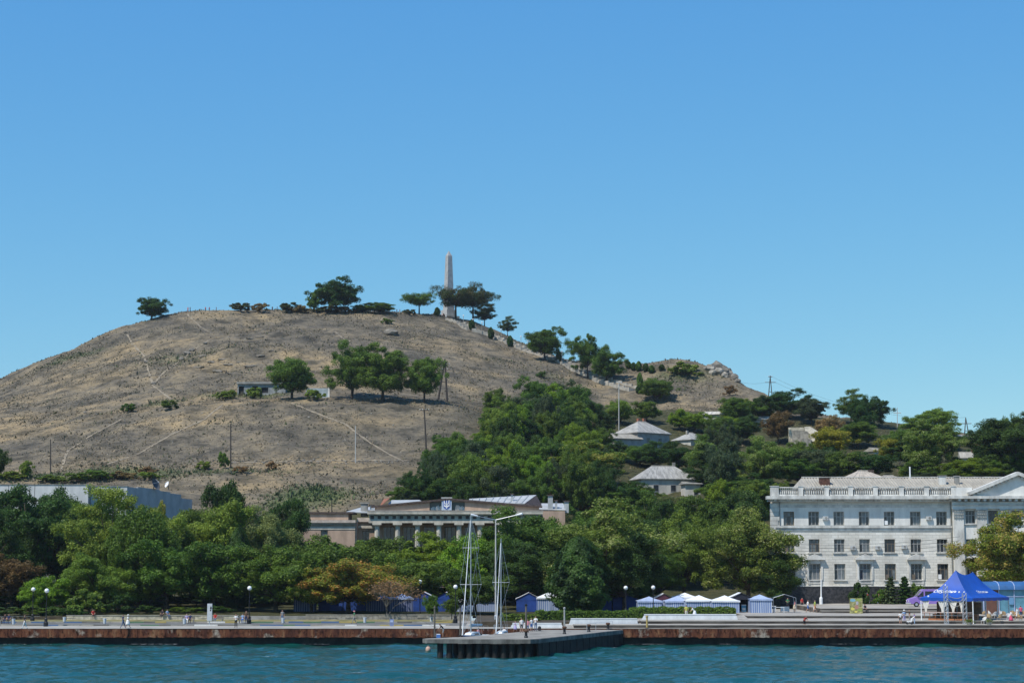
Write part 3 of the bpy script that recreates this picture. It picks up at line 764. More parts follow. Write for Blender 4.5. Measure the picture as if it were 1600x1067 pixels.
# the thicket that covers the slope between these
THICK = 'trees of the dense wood on the slope'
rt = random.Random(21)
def edge_left(py): return np.interp(py, (600, 640, 660, 700, 740, 780, 820), (758, 758, 758, 736, 676, 622, 600))
def edge_top(px): return np.interp(px, (600, 700, 760, 830, 900, 960, 1020, 1100, 1180, 1250, 1330, 1420, 1500, 1600), (782, 702, 640, 626, 632, 646, 645, 650, 655, 668, 675, 690, 705, 715))
keep = ((935,1110,648,706),(975,1098,722,790),(1228,1292,658,704),(1480,1550,680,722),(1355,1380,692,716),(1100,1130,640,655),(1178,1205,648,662),(1320,1400,735,760),(1276,1330,664,708),(1372,1414,686,722),(1416,1496,656,738),(1156,1236,684,756),(1196,1236,644,686))
thick_n = 0
for row, py in enumerate(range(652, 815, 17)):
    for col in range(0, 36):
        px = 596 + col * 29 + (row % 2) * 14 + rt.uniform(-10, 10)
        y = py + rt.uniform(-6, 6)
        if px > 1625 or px < edge_left(y) + 8 or y < edge_top(px) + 4: continue
        if px > 1235 and y > 765: continue
        hgt = rt.uniform(40, 72) * (1.25 if y > 700 else 1.0)
        w = rt.uniform(36, 62)
        if px < edge_left(y) + 45: hgt *= .6; w *= .8
        top = y - hgt
        low = [d for a, b, c, d in keep if a - w * .35 < px < b + w * .35 and not (top > d - 4 or y < c)]
        if low:
            top = max(low) - 4
            if y - top < 14: continue
        if 1100 < px < 1180 and y < 668: top = max(top, y - hgt * .6)
        k = rt.choice(('broad0', 'broad1', 'broad2', 'broad3', 'round0', 'round1', 'round2', 'airy1'))
        lf = rt.choice(('leaf_green', 'leaf_green', 'leaf_dark', 'leaf_dark', 'leaf_bright', 'leaf_light', 'leaf_green', 'leaf_blue'))
        tree(k, px, top, w, lf, 'green tree of the dense wood covering the right-hand slope', None, y, group=THICK)
        thick_n += 1
# ------------------------------------------------------------------ quay, promenade, terraces, pier
CONC = mat('pale_concrete', (.33, .305, .26), .9, .22, .5, bump=.3, bscale=6)
CONC_D = mat('grey_concrete', (.26, .25, .225), .9, .3, .6, bump=.3, bscale=5)
PAVE = mat('paving', (.34, .31, .262), .9, .16, .35, bump=.2, bscale=5)
ASPH = mat('worn_asphalt', (.14, .135, .12), .95, .25, .4)
RISER = mat('weathered_riser', (.085, .072, .062), .9, .35, .5, col2=(.21, .185, .16), streak=(.5, 1, 2.5), lo=.42, hi=.72)
DARK = mat('dark_shade_concrete', (.009, .009, .008), .7, .4, 1.2, col2=(.024, .022, .019))  # near-black tone also carries the shade beneath quay and pier
DRYGRASS = mat('dry_lawn', (.17, .16, .055), .95, .35, .5, col2=(.30, .25, .10))
LIME = mat('limestone', (.50, .44, .33), .9, .28, 1.5, bump=.5, bscale=6)
LIME_D = mat('grey_limestone', (.27, .245, .20), .9, .3, 1.5, bump=.5, bscale=6)
WHITEW = mat('whitewash', (.66, .68, .69), .8, .1, 1.0, streak=(1, 1, .4))
SOIL = mat('bed_soil', (.07, .055, .035), .95, .3, 1.0)
WOODD = mat('grey_timber', (.13, .115, .095), .9, .3, 3.0, streak=(3, 3, .4))
STEEL = plain('galvanised_steel', (.5, .52, .54), .4, .6)
BLACK = plain('black_iron', (.012, .012, .014), .45)
WHITE = plain('white_paint', (.8, .8, .79), .5)
def rust_mat():
    m = bpy.data.materials.new('rusty_quay_face'); m.use_nodes = True
    N, L = m.node_tree.nodes, m.node_tree.links
    b = N['Principled BSDF']; b.inputs['Roughness'].default_value = .9; b.inputs['Specular IOR Level'].default_value = .15
    g = N.new('ShaderNodeNewGeometry')
    def nz(scale, st, det=6):
        mp = N.new('ShaderNodeMapping'); mp.inputs['Scale'].default_value = st; L.new(g.outputs['Position'], mp.inputs[0])
        n = N.new('ShaderNodeTexNoise'); n.inputs['Scale'].default_value = scale; n.inputs['Detail'].default_value = det; n.inputs['Roughness'].default_value = .65
        L.new(mp.outputs[0], n.inputs['Vector']); return n.outputs['Fac']
    def ramp(f, st):
        r = N.new('ShaderNodeValToRGB'); e = r.color_ramp.elements
        e[0].position, e[0].color = st[0][0], (*st[0][1], 1); e[1].position, e[1].color = st[-1][0], (*st[-1][1], 1)
        for p, c in st[1:-1]: k = e.new(p); k.color = (*c, 1)
        L.new(f, r.inputs[0]); return r.outputs[0]
    c = ramp(nz(1.3, (1, 1, .22)), [(.30, (.038, .016, .012)), (.44, (.095, .034, .020)), (.56, (.165, .062, .031)), (.7, (.27, .145, .075))])
    pale = ramp(nz(2.2, (1, 1, .3)), [(.2, (.40, .33, .25)), (.8, (.52, .47, .39))])
    f = ramp(nz(.55, (1, 1, .8), 8), [(.57, (0, 0, 0)), (.68, (.8, .8, .8))])
    x = N.new('ShaderNodeMix'); x.data_type = 'RGBA'; L.new(f, x.inputs[0]); L.new(c, x.inputs[6]); L.new(pale, x.inputs[7])
    dk = ramp(nz(3.0, (1, 1, .5)), [(.36, (.25, .22, .2)), (.5, (1, 1, 1))])
    y = N.new('ShaderNodeMix'); y.data_type = 'RGBA'; y.blend_type = 'MULTIPLY'; y.inputs[0].default_value = 1; L.new(x.outputs[2], y.inputs[6]); L.new(dk, y.inputs[7])
    L.new(y.outputs[2], b.inputs['Base Color'])
    bp = N.new('ShaderNodeBump'); bp.inputs['Strength'].default_value = .7; bp.inputs['Distance'].default_value = .08
    L.new(nz(2.5, (1, 1, .5)), bp.inputs['Height']); L.new(bp.outputs[0], b.inputs['Normal'])
    return m
RUST = rust_mat()
def struct(mb, name, m, **k):
    o = mb.build(name, m, **k); o['kind'] = 'structure'; return o
struct(MB().box(-170, 170, QY + .75, 256.7, -3, QZ), 'promenade', PAVE)
root = thing('quay_wall', (0, QY, 0), 'long rusty quay wall with dark undercut along the whole waterfront', 'quay wall')
MB().box(-168, 168, QY + .72, QY + .748, -2.5, QZ - .02).build('undercut', DARK, root)  # dark sheet, its colour stands for the shade under the capping
x = -110.0; rq = random.Random(4)
while x < 110:
    w = rq.choice((6.2, 7.4, 8.1, 7.0))
    b = MB(); y0 = QY + rq.uniform(-.04, .06); n = 26
    # each capping length has a chipped top edge and a ragged bottom
    top = [(x + .02 + (w - .04) * i / n, QZ - .01 - rq.uniform(0, .05)) for i in range(n + 1)]
    bot = [(x + .02 + (w - .04) * i / n, .95 + rq.uniform(-.05, .06) - (.12 if rq.random() < .08 else 0)) for i in range(n + 1)]
    b.xz(bot + top[::-1], y0, QY + .7)
    b.build('face_panel', RUST, root)
    x += w
b = MB(); b.box(-110, 110, QY + .01, QY + .95, QZ, QZ + .035); struct(b, 'coping', CONC)
# lapping foam and weed line at the wall is left to the water itself; loose boulders under the wall
# left promenade: path, painted kerbs, lawn strip
XL, XM = -110.0, -8.0
struct(MB().box(XL, XM + 2, 235.4, 246.0, QZ, QZ + .012), 'path', ASPH)
KC = [plain('kerb_blue', (.07, .13, .24), .6), plain('kerb_yellow', (.36, .28, .09), .6), plain('kerb_green', (.08, .16, .09), .6), plain('kerb_white', (.62, .61, .57), .6), CONC_D, CONC_D, CONC, CONC_D, ASPH]
for Y, h, nm in ((235.0, .16, 'front'), (246.2, .2, 'back')):
    k = thing('kerb', (0, Y, QZ), 'painted kerb in blue, yellow and grey lengths %s' % ('nearest the quay edge' if nm == 'front' else 'in front of the lawn strip'), 'kerb')
    x = XL
    while x < XM:
        w = rq.choice((2.0, 3.0, 1.5, 2.4))
        MB().box(x + .015, min(x + w, XM) - .015, Y, Y + .32, QZ - .1, QZ + h + rq.uniform(-.015, .015)).build('kerb_stone', rq.choice(KC), k)
        x += w
lawn = struct(MB().box(XL, XM, 246.54, 255.6, QZ, QZ + .16), 'lawn', DRYGRASS)
def stone_wall(px0, px1, Y, z0, courses, hgt, m, label, cat='wall', name='low_wall', cap=True):
    xa, xb = P(px0, 965, Y).x, P(px1, 965, Y).x
    k = thing(name, ((xa + xb) / 2, Y, z0), label, cat)
    for c in range(courses):
        x = xa
        while x < xb - .2:
            w = min(rq.uniform(.9, 1.6), xb - x); d = rq.uniform(-.03, .03)
            MB().box(x + .015, x + w - .015, Y + d, Y + .45, z0 + c * hgt + .012, z0 + (c + 1) * hgt - .006).build('stone', m, k)
            x += w
    if cap: MB().box(xa - .05, xb + .05, Y - .06, Y + .52, z0 + courses * hgt, z0 + courses * hgt + .07).build('coping', CONC, k)
stone_wall(104, 372, 256.0, QZ, 2, .34, LIME, 'low pale stone wall of the flower bed at the left park')
stone_wall(478, 736, 256.0, QZ, 2, .38, LIME_D, 'low grey stone wall in front of the dark blue tents')
MB().box(P(372, 960, 256).x, P(478, 960, 256).x, 256.1, 256.6, QZ, QZ + .64).build('low_wall', CONC_D)
tag(bpy.data.objects['low_wall.002'] if 'low_wall.002' in bpy.data.objects else bpy.data.objects['low_wall'], 'plain shaded concrete wall length under the wide tree', 'wall')
struct(MB().box(XL, P(104, 960, 256).x, 256.0, 256.62, QZ, QZ + .6), 'bank', SOIL)

# terraces on the right: broad treads of light slabs, dark risers
T1, T2, T3, T4 = 2.43, 2.80, 3.13, 3.75
def terrace(name, x0, Y0, Y1, z0, z1, label=None):
    MBs = MB().box(x0, 165, Y0, Y1, z0 - .3, z1 - .06, 0)
    o = MBs.build(name, RISER); o['kind'] = 'structure'
    k = MB(); x = x0 - .05; r_ = random.Random(int(Y0))
    while x < 120:                                  # slabs of the tread nosing, each a piece
        w = r_.choice((2.4, 3.0, 2.0))
        MB().box(x + .008, x + w - .008, Y0 - .06, min(Y1, Y0 + 2.2), z1 - .06 + r_.uniform(-.008, .006), z1 + r_.uniform(-.006, .008)).build('slab', PAVE, o, local=True)
        x += w
    if Y1 - Y0 > 2.2: MB().box(x0, 165, Y0 + 2.205, Y1, z1 - .06, z1 - .004).build('tread', PAVE, o, local=True)
    return o
terrace('terrace_step', P(897, 975, 226).x, 226.3, 230.2, QZ, T1)
terrace('terrace_step', P(1002, 970, 230).x, 229.8, 241.0, T1, T2)
terrace('terrace_step', P(1168, 962, 240).x, 240.6, 256.0, T2, T3)
terrace('terrace_step', P(1284, 952, 253.5).x, 253.2, 254.6, T3, T3 + .31)
terrace('plaza', P(1284, 950, 254).x, 254.4, 300, T3, T4)
struct(MB().box(P(1002, 970, 232).x, P(1284, 950, 254).x - .02, 256.0, 300, 1.0, T3 - .06), 'market_ground', PAVE)
struct(MB().box(P(740, 970, 231).x, P(1152, 970, 236).x, 231.2, 262, QZ - .2, 2.66), 'planting_bed', SOIL)
def white_wall(px0, px1, Y, z0, z1, label):
    xa, xb = P(px0, 968, Y).x, P(px1, 968, Y).x
    k = thing('white_wall', ((xa + xb) / 2, Y, z0), label, 'wall', 'whitewashed planter walls')
    MB().xz([(xa, z0), (xb, z0), (xb - .25, z1), (xa + .35, z1)], Y, Y + .4).build('face', WHITEW, k)
    MB().box(xa + .3, xb - .2, Y - .05, Y + .45, z1, z1 + .07).build('coping', WHITE, k)
white_wall(797, 880, 228.6, QZ, 2.52, 'lowest and leftmost of the three whitewashed planter walls')
white_wall(888, 998, 230.6, QZ + .1, 3.02, 'middle whitewashed planter wall below the clipped hedge')
white_wall(1003, 1153, 235.0, T2, 3.42, 'highest whitewashed planter wall behind the couple looking at the hedge')
for px, Y, z0, z1 in ((882, 227.2, QZ, 2.42), (995, 230.6, T1, 2.8), (1152, 236.0, T2, 3.14)):
    x0 = P(px, 968, Y).x
    b = MB(); b.prism([(x0, Y), (x0 + 1.5, Y), (x0 + 1.5, Y + 5), (x0, Y + 5)], z0, z0 + .02)
    b.v[4:] = [(x0, Y, z0 + .02), (x0 + 1.5, Y, z0 + .02), (x0 + 1.5, Y + 5, z1 + .05), (x0, Y + 5, z1 + .05)]
    struct(b, 'ramp', CONC)

# pier
PIER = [(-9.7, 199.4), (-9.2, 198.0), (2.0, 197.4), (2.9, 198.2), (13.6, 225.0), (3.0, 225.0), (0.0, 216.4), (-5.4, 203.8)]
root = thing('pier', (0, 210, 0), 'concrete pier on dark piles running out towards the lower left', 'pier')
EDGE = mat('stained_concrete', (.15, .145, .13), .9, .4, 1.0, streak=(1, 1, .4))
MB().prism(PIER, 1.40, 1.84).build('deck', EDGE, root)
MB().prism([(-5.2, 199.0), (2.2, 198.5), (3.2, 201.4), (-4.2, 201.9)], -3, 1.38).build('under_deck_shade', DARK, root)  # dark block added in place of the shade beneath the deck
q = [(-9.5, 199.3), (-9.1, 198.2), (1.9, 197.6), (2.7, 198.4), (13.4, 224.9), (3.1, 224.9), (.15, 216.4), (-5.3, 203.7)]
MB().prism(q, 1.842, 1.868).build('deck_surface', mat('pier_paving', (.25, .23, .195), .9, .25, .5), root)
x = -9.2
while x < 1.6:
    w = min(rq.uniform(1.3, 2.2), 2.0 - x)
    y0 = 198.0 - (x + 9.2) / 11.2 * .6
    MB().box(x + .02, x + w - .02, y0 - .14, y0 + .02, 1.36 + rq.uniform(0, .08), 1.83 - rq.uniform(0, .05)).build('edge_beam', EDGE, root)
    x += w
for i, x in enumerate((-7.75, -6.75, -5.5, -4.6, -3.6, -2.7, -1.8, -.9, 0.0, .9, 1.7)):
    y0 = 198.7 - (x + 9.2) / 11.2 * .6
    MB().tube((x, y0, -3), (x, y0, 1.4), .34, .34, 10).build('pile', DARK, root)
for i in range(7):
    for j in range(3):
        MB().tube((-6.2 + i * 1.5 + j * 1.6, 202.5 + j * 4.5, -3), (-6.2 + i * 1.5 + j * 1.6, 202.5 + j * 4.5, 1.4), .34, .34, 8).build('pile', DARK, root)
for i in range(26):                                # sheet piles along the right-hand side
    t = (i + .5) / 26
    c = (2.75 + 10.7 * t, 198.45 + 26.6 * t)
    MB().obox((c[0], c[1]), (10.7, 26.6), .53, .10 + .05 * (i % 2), -3, 1.72 + rq.uniform(-.05, .04)).build('sheet_pile', DARK, root)
BOLL = [(822, 996, 'bollard at the outer corner of the pier'), (882, 990, 'bollard below the tall pole on the pier edge'), (920, 986.5, 'bollard in the middle of the pier edge'), (950, 983.5, 'bollard nearest the quay on the pier')]
bo = None
for px, py, lb in BOLL:
    p = PZ(px, py, 1.87)
    if bo is None:
        bo = thing('bollard', p, 'small rusty ' + lb, 'bollard', 'bollards on the pier')
        MB().lathe((0, 0, 0), [(.22, 0), (.2, .1), (.15, .2), (.15, .6)], 12).build('post', BLACK, bo, local=True)
        MB().lathe((0, 0, 0), [(.15, .6), (.27, .68), (.27, .8), (.18, .88)], 12).build('head', mat('rust_brown', (.09, .045, .025), .8, .4, 4), bo, local=True)
    else: clone(bo, p, 0, 'small rusty ' + lb)
def post(px, top, base, lb, r=.1, capm=None, m=WOODD, z=1.86):
    p = PZ(px, base, z); zt = P(px, top, p.y).z
    k = thing('post', p, lb, 'post', 'posts on the pier')
    MB().tube(p, (p.x, p.y, zt), r, r * .85, 8).build('shaft', m, k)
    MB().lathe((p.x, p.y, zt), [(r * 1.1, -.02), (r * 1.3, .05), (r * 1.3, .16), (r * .6, .22)], 8).build('cap', capm or m, k)
    MB().lathe((p.x, p.y, p.z), [(r * 1.9, 0), (r * 1.9, .06), (r * 1.1, .1)], 8).build('foot', BLACK, k)
post(679, 950, 995.5, 'tall grey timber post at the left end of the pier, by the fisherman')
post(719, 948, 993, 'grey timber post left of the first sailing boat', capm=BLACK)
post(822, 946, 994, 'timber post with black lantern top in front of the people on the pier', capm=BLACK, r=.12)
post(882, 951, 990, 'white topped leaning post on the right edge of the pier', m=plain('grey_paint', (.36, .36, .34)))
post(1011, 964, 981, 'yellow post at the quay edge right of the pier', m=plain('yellow_paint', (.42, .30, .10)), z=QZ + .04, r=.13)
rail = thing('pier_railing', PZ(930, 985, 1.87), 'thin wire railing between the last bollards of the pier', 'railing')
pp = [PZ(px, py, 1.87) for px, py in ((917, 987), (931, 985), (957, 982.5))]
for p in pp: MB().tube(p, p + Vector((0, 0, 1.0)), .03, .03, 6).build('upright', STEEL, rail)
MB().path([p + Vector((0, 0, .95)) for p in pp], .015, 5).build('wire', STEEL, rail)
p = PZ(669, 1018, 0)
fl = thing('float', p, 'small pinkish mooring float in the water left of the pier', 'float')
MB().lathe((0, 0, -.1), [(.05, 0), (.26, .12), (.3, .35), (.26, .6), (.1, .72)], 12).build('body', plain('faded_pink', (.5, .34, .26)), fl, local=True, smooth=True)
MB().lathe((0, 0, .62), [(.1, 0), (.1, .12), (.05, .16)], 8).build('eye', WOODD, fl, local=True)

# hedges
def hedge(px0, px1, Y, d, z0, z1, m, label, name='hedge', seed=1):
    xa, xb = P(px0, 955, Y).x, P(px1, 955, Y).x
    rng = np.random.default_rng(seed); ps, ns = [], []
    A = [((xb - xa) * d, 'top'), ((xb - xa) * (z1 - z0), 'front'), (d * (z1 - z0) * 2, 'side'), ((xb - xa) * (z1 - z0) * .5, 'back')]
    for area, s_ in A:
        n = int(area * 75); u, v = rng.random(n), rng.random(n)
        if s_ == 'top': p = np.c_[xa + u * (xb - xa), Y + v * d, np.full(n, z1)]; nn = (0, 0, 1)
        elif s_ == 'front': p = np.c_[xa + u * (xb - xa), np.full(n, Y), z0 + v * (z1 - z0)]; nn = (0, -1, .2)
        elif s_ == 'back': p = np.c_[xa + u * (xb - xa), np.full(n, Y + d), z0 + v * (z1 - z0)]; nn = (0, 1, .2)
        else: p = np.c_[np.where(rng.random(n) < .5, xa, xb), Y + u * d, z0 + v * (z1 - z0)]; nn = (0, 0, .5)
        ps.append(p); ns.append(np.tile(nn, (n, 1)))
    p = np.concatenate(ps); nn = np.concatenate(ns) + rng.normal(size=p.shape) * .45
    wob = .06 * np.sin(p[:, :1] * 2.3) + .05 * np.sin(p[:, :1] * 5.1 + 1)
    p = p + rng.normal(size=p.shape) * .05 + np.c_[np.zeros(len(p)), np.zeros(len(p)), wob[:, 0]]
    root = thing(name, ((xa + xb) / 2, Y + d / 2, z0), label, 'hedge')
    q = leaves(p - np.array(root.location), nn, .17, rng)
    o = link('leaves', quads_to_mesh('hedge_leaves', q, np.clip(rng.normal(.5, .2, len(p)), 0, 1), MATS[m]), root)
    MB().box(xa + .12, xb - .12, Y + .12, Y + d - .12, z0 - .1, z1 - .15).build('stems', MATS['leaf_dark'], root)
hedge(783, 842, 233.6, 1.6, 2.2, 3.42, 'leaf_green', 'lowest left length of the clipped hedge behind the people on the pier', seed=2)
hedge(838, 992, 237.0, 1.8, 2.6, 3.74, 'leaf_green', 'long clipped hedge behind the middle white wall', seed=3)
hedge(985, 1149, 240.6, 1.8, 2.6, 4.12, 'leaf_green', 'clipped hedge in front of the striped market tents', seed=4)
hedge(62, 104, 258.5, 1.6, 2.4, 3.6, 'leaf_dark', 'dark clipped hedge behind the leftmost globe lamp', seed=5)
hedge(105, 125, 258.0, 1.8, 2.7, 3.95, 'leaf_light', 'light green box-clipped bush at the end of the low pale wall', seed=6)
# ------------------------------------------------------------------ buildings
GLASS = mat('window_glass', (.028, .034, .040), .08, .3, .8, spec=.6)
GLASS_L = mat('curtained_glass', (.13, .145, .15), .12, .35, .7, spec=.6)
FRAME = plain('window_frame', (.36, .35, .33), .6)
FRAME_B = mat('brown_window_frame', (.15, .12, .09), .7, .2, 2)
def ashlar(name, col, bw, bh, mortar=.72, var=.1):
    m = bpy.data.materials.new(name); m.use_nodes = True
    N, L = m.node_tree.nodes, m.node_tree.links
    b = N['Principled BSDF']; b.inputs['Roughness'].default_value = .85; b.inputs['Specular IOR Level'].default_value = .2
    g = N.new('ShaderNodeNewGeometry'); sx = N.new('ShaderNodeSeparateXYZ'); cx = N.new('ShaderNodeCombineXYZ')
    L.new(g.outputs['Position'], sx.inputs[0])
    ad = N.new('ShaderNodeMath'); ad.operation = 'ADD'; L.new(sx.outputs['X'], ad.inputs[0]); L.new(sx.outputs['Y'], ad.inputs[1])
    L.new(ad.outputs[0], cx.inputs['X']); L.new(sx.outputs['Z'], cx.inputs['Y'])
    br = N.new('ShaderNodeTexBrick'); br.inputs['Scale'].default_value = 1
    br.inputs['Brick Width'].default_value = bw; br.inputs['Row Height'].default_value = bh; br.inputs['Mortar Size'].default_value = .018; br.inputs['Mortar Smooth'].default_value = .3
    c = np.array(col)
    br.inputs['Color1'].default_value = (*(c * (1 - var)), 1); br.inputs['Color2'].default_value = (*np.minimum(c * (1 + var * .6), .9), 1); br.inputs['Mortar'].default_value = (*(c * mortar), 1)
    L.new(cx.outputs[0], br.inputs['Vector'])
    n = N.new('ShaderNodeTexNoise'); n.inputs['Scale'].default_value = .35; n.inputs['Detail'].default_value = 7
    mp = N.new('ShaderNodeMapping'); mp.inputs['Scale'].default_value = (1, 1, .35); L.new(g.outputs['Position'], mp.inputs[0]); L.new(mp.outputs[0], n.inputs['Vector'])
    r = N.new('ShaderNodeValToRGB'); r.color_ramp.elements[0].position = .33; r.color_ramp.elements[1].position = .58
    r.color_ramp.elements[0].color = (.80, .785, .76, 1); r.color_ramp.elements[1].color = (1, 1, 1, 1); L.new(n.outputs['Fac'], r.inputs[0])
    mx = N.new('ShaderNodeMix'); mx.data_type = 'RGBA'; mx.blend_type = 'MULTIPLY'; mx.inputs[0].default_value = 1
    L.new(br.outputs['Color'], mx.inputs[6]); L.new(r.outputs[0], mx.inputs[7]); L.new(mx.outputs[2], b.inputs['Base Color'])
    bp = N.new('ShaderNodeBump'); bp.inputs['Strength'].default_value = .6; bp.inputs['Distance'].default_value = .03; bp.invert = True
    L.new(br.outputs['Fac'], bp.inputs['Height']); L.new(bp.outputs[0], b.inputs['Normal'])
    MATS[name] = m
    return m
WBLK = ashlar('white_ashlar', (.74, .705, .63), 1.05, .42, .66, .12)
WPLAS = mat('white_plaster', (.69, .67, .62), .85, .14, .5, streak=(1, 1, .3))
WTRIM = mat('white_trim', (.57, .55, .505), .85, .24, .9, streak=(1, 1, .4))
PLINTH = mat('dark_granite', (.028, .028, .032), .5, .4, 2.5, col2=(.07, .066, .066))
SLATE = mat('asbestos_roof', (.33, .30, .245), .9, .25, .8, streak=(2.5, .4, .4), lo=.3, hi=.7)
SLATE_G = mat('grey_roof_sheet', (.31, .30, .275), .9, .25, .9, streak=(2, .6, .6))
BRICK_R = mat('chimney_brick', (.30, .12, .07), .9, .25, 4)
def wallmesh(x0, x1, z0, z1, Y, holes, th=.5):
    """front wall at Y with rectangular holes (x0, x1, z0, z1), reveals included"""
    xs = sorted({x0, x1} | {h[0] for h in holes} | {h[1] for h in holes}); zs = sorted({z0, z1} | {h[2] for h in holes} | {h[3] for h in holes})
    b = MB()
    for i in range(len(xs) - 1):
        for j in range(len(zs) - 1):
            cx, cz = (xs[i] + xs[i + 1]) / 2, (zs[j] + zs[j + 1]) / 2
            if any(h[0] < cx < h[1] and h[2] < cz < h[3] for h in holes): continue
            b.add([(xs[i], Y, zs[j]), (xs[i + 1], Y, zs[j]), (xs[i + 1], Y, zs[j + 1]), (xs[i], Y, zs[j + 1])], [(0, 1, 2, 3)])
    for a, c, d, e in holes:
        v = [(a, Y, d), (c, Y, d), (c, Y, e), (a, Y, e), (a, Y + th, d), (c, Y + th, d), (c, Y + th, e), (a, Y + th, e)]
        b.add(v, [(0, 4, 5, 1), (1, 5, 6, 2), (2, 6, 7, 3), (3, 7, 4, 0)])
    return b
def window(root, a, c, d, e, Y, rng, sill=True, fm=None, big=False):
    """recessed casement: panes, frame with a tall middle and a transom"""
    gm = GLASS_L if rng.random() < .35 else GLASS
    w = MB(); fw = .075; y0, y1 = Y + .26, Y + .34
    w.box(a, a + fw, y0, y1, d, e).box(c - fw, c, y0, y1, d, e).box(a + fw, c - fw, y0, y1, d, d + fw).box(a + fw, c - fw, y0, y1, e - fw, e)
    tz = d + (e - d) * .64
    w.box(a + fw, c - fw, y0 + .005, y1 - .005, tz - .04, tz + .04)
    wd = c - a
    cols = (1 / 3, 2 / 3) if wd > 1.4 else (.5,)
    for f in cols: w.box(a + wd * f - .045, a + wd * f + .045, y0 + .01, y1 - .01, d + fw, e - fw)
    o = w.build('window', fm or (FRAME if rng.random() < .6 else FRAME_B), root)
    edges = [a + fw] + [a + wd * f for f in cols] + [c - fw]
    for i in range(len(edges) - 1):
        for zz0, zz1 in ((d + fw, tz - .04), (tz + .04, e - fw)):
            g2 = gm if rng.random() < .7 else (GLASS_L if gm is GLASS else GLASS)
            t = rng.uniform(-.02, .02)
            MB().add([(edges[i] + .03, Y + .31 + t, zz0), (edges[i + 1] - .03, Y + .31 - t, zz0), (edges[i + 1] - .03, Y + .31 - t, zz1), (edges[i] + .03, Y + .31 + t, zz1)], [(0, 1, 2, 3)]).build('pane', g2, o)
    if rng.random() < .3:
        MB().box(a + .12, a + .12 + wd * .3, Y + .12, Y + .27, d + .1, d + .1 + (e - d) * .3).build('opened_vent', WHITE if rng.random() < .3 else FRAME_B, o)
    if sill: MB().box(a - .22, c + .22, Y - .2, Y + .24, d - .16, d - .003).build('sill', WTRIM, o)
    return o
BY = 285.0
def BX(px): return P(px, 850, BY).x
def BZ(py): return P(1400, py, BY).z
rb = random.Random(5)
wb = thing('white_building', (BX(1400), BY, T4), 'long white three-storey building with balustrade and pedimented centre at the right', 'building')
x0, xP = BX(1208), BX(1488)
zg, zt = BZ(916), BZ(777)
holes, wins = [], []
cols_px = [1233.3, 1272.2, 1311.5, 1351.0, 1390.3, 1431.2, 1472.3]
for i, cpx in enumerate(cols_px):
    cx = BX(cpx)
    for (a, c, hw) in ((820.5, 799, .83), (862.5, 842, .83), (905.5, 880.5, .86)):
        if i == 0 and a > 890: pass
        wins.append((cx - hw, cx + hw, BZ(a), BZ(c)))
wallmesh(x0, xP, zg, zt, BY, [w for w in wins]).build('front_wall', WBLK, wb)
# upper storey smooth plaster panel between string course and cornice lies 3 cm proud
def band(px0, px1, py0, py1, d, m=WTRIM, nm='string_course', y=BY):
    MB().box(BX(px0), BX(px1), y - d, y + .02, BZ(py0), BZ(py1)).build(nm, m, wb)
up = [w for w in wins if w[2] > BZ(830)]
pz = wallmesh(x0 + .9, xP - .02, BZ(820.5), BZ(790), BY - .04, up, .04); pz.build('upper_wall', WPLAS, wb)
for w in wins: window(wb, *w, BY, rb, sill=w[2] < BZ(830))
band(1212, 1488, 824.5, 821.5, .28)
band(1212, 1488, 829, 824.6, .1)
band(1208, 1488, 792.5, 789, .12, nm='architrave')
MB().box(BX(1198), BX(1700), BY - 1.4, BY + .3, BZ(780), BZ(775)).build('cornice', WTRIM, wb)
MB().box(BX(1200), BX(1700), BY - .75, BY + .28, BZ(783.5), BZ(780.01)).build('cornice_bed', WTRIM, wb)
xx = BX(1209); n = 0
while xx < BX(1700):
    MB().box(xx, xx + .42, BY - .98, BY - .76, BZ(783.2), BZ(780.05)).build('dentil', WTRIM, wb); xx += .98
# balustrade
bz0, bz1 = BZ(774.9), BZ(761)
piers = [1211, 1252, 1292.5, 1330, 1369, 1409.5, 1449, 1491]
for i, px in enumerate(piers):
    hw = .62 if i in (0,) else .36
    o = MB().box(BX(px) - hw, BX(px) + hw, BY - .62, BY + .12, bz0, bz1 + .1).build('balustrade_pier', WTRIM, wb)
    MB().box(BX(px) - hw - .08, BX(px) + hw + .08, BY - .7, BY + .2, bz1 + .1, bz1 + .2).build('cap', WTRIM, o)
for a, c in zip(piers[:-1], piers[1:]):
    xa, xb = BX(a) + .5, BX(c) - .38
    MB().box(xa, xb, BY - .5, BY, bz1 - .12, bz1 + .04).build('top_rail', WTRIM, wb)
    MB().box(xa, xb, BY - .5, BY, bz0 + .002, bz0 + .26).build('bottom_rail', WTRIM, wb)
    k = int((xb - xa) / .32)
    for i in range(k):
        cx = xa + (i + .5) * (xb - xa) / k
        MB().lathe((cx, BY - .25, bz0 + .26), [(.07, 0), (.12, .18), (.12, .3), (.055, .62), (.09, bz1 - .12 - bz0 - .26)], 8).build('baluster', WTRIM, wb)
MB().box(BX(1491) + .36, BX(1520), BY - .6, BY + .2, bz0, BZ(761.5)).build('parapet_block', WPLAS, wb)
# corner pilaster with quoins, downpipes
zq = zg; q = 0
while zq < BZ(786):
    MB().box(x0 - .28, x0 + (1.0 if q % 2 else .82), BY - .16, BY + .9, zq + .015, min(zq + .66, BZ(785)) - .015).build('quoin', WTRIM, wb); zq += .68; q += 1
MB().prism([(x0 - .2, BY + .9), (x0 + .1, BY + .9), (x0 + 3.1, BY + 16), (x0 + 2.7, BY + 16)], zg, zt).build('side_wall', WBLK, wb)
for px in (1219, 1486.5):
    MB().tube((BX(px), BY - .14, zg - 1), (BX(px), BY - .14, BZ(784)), .085, .085, 8).build('downpipe', plain('zinc_pipe', (.25, .25, .24), .5, .3), wb)
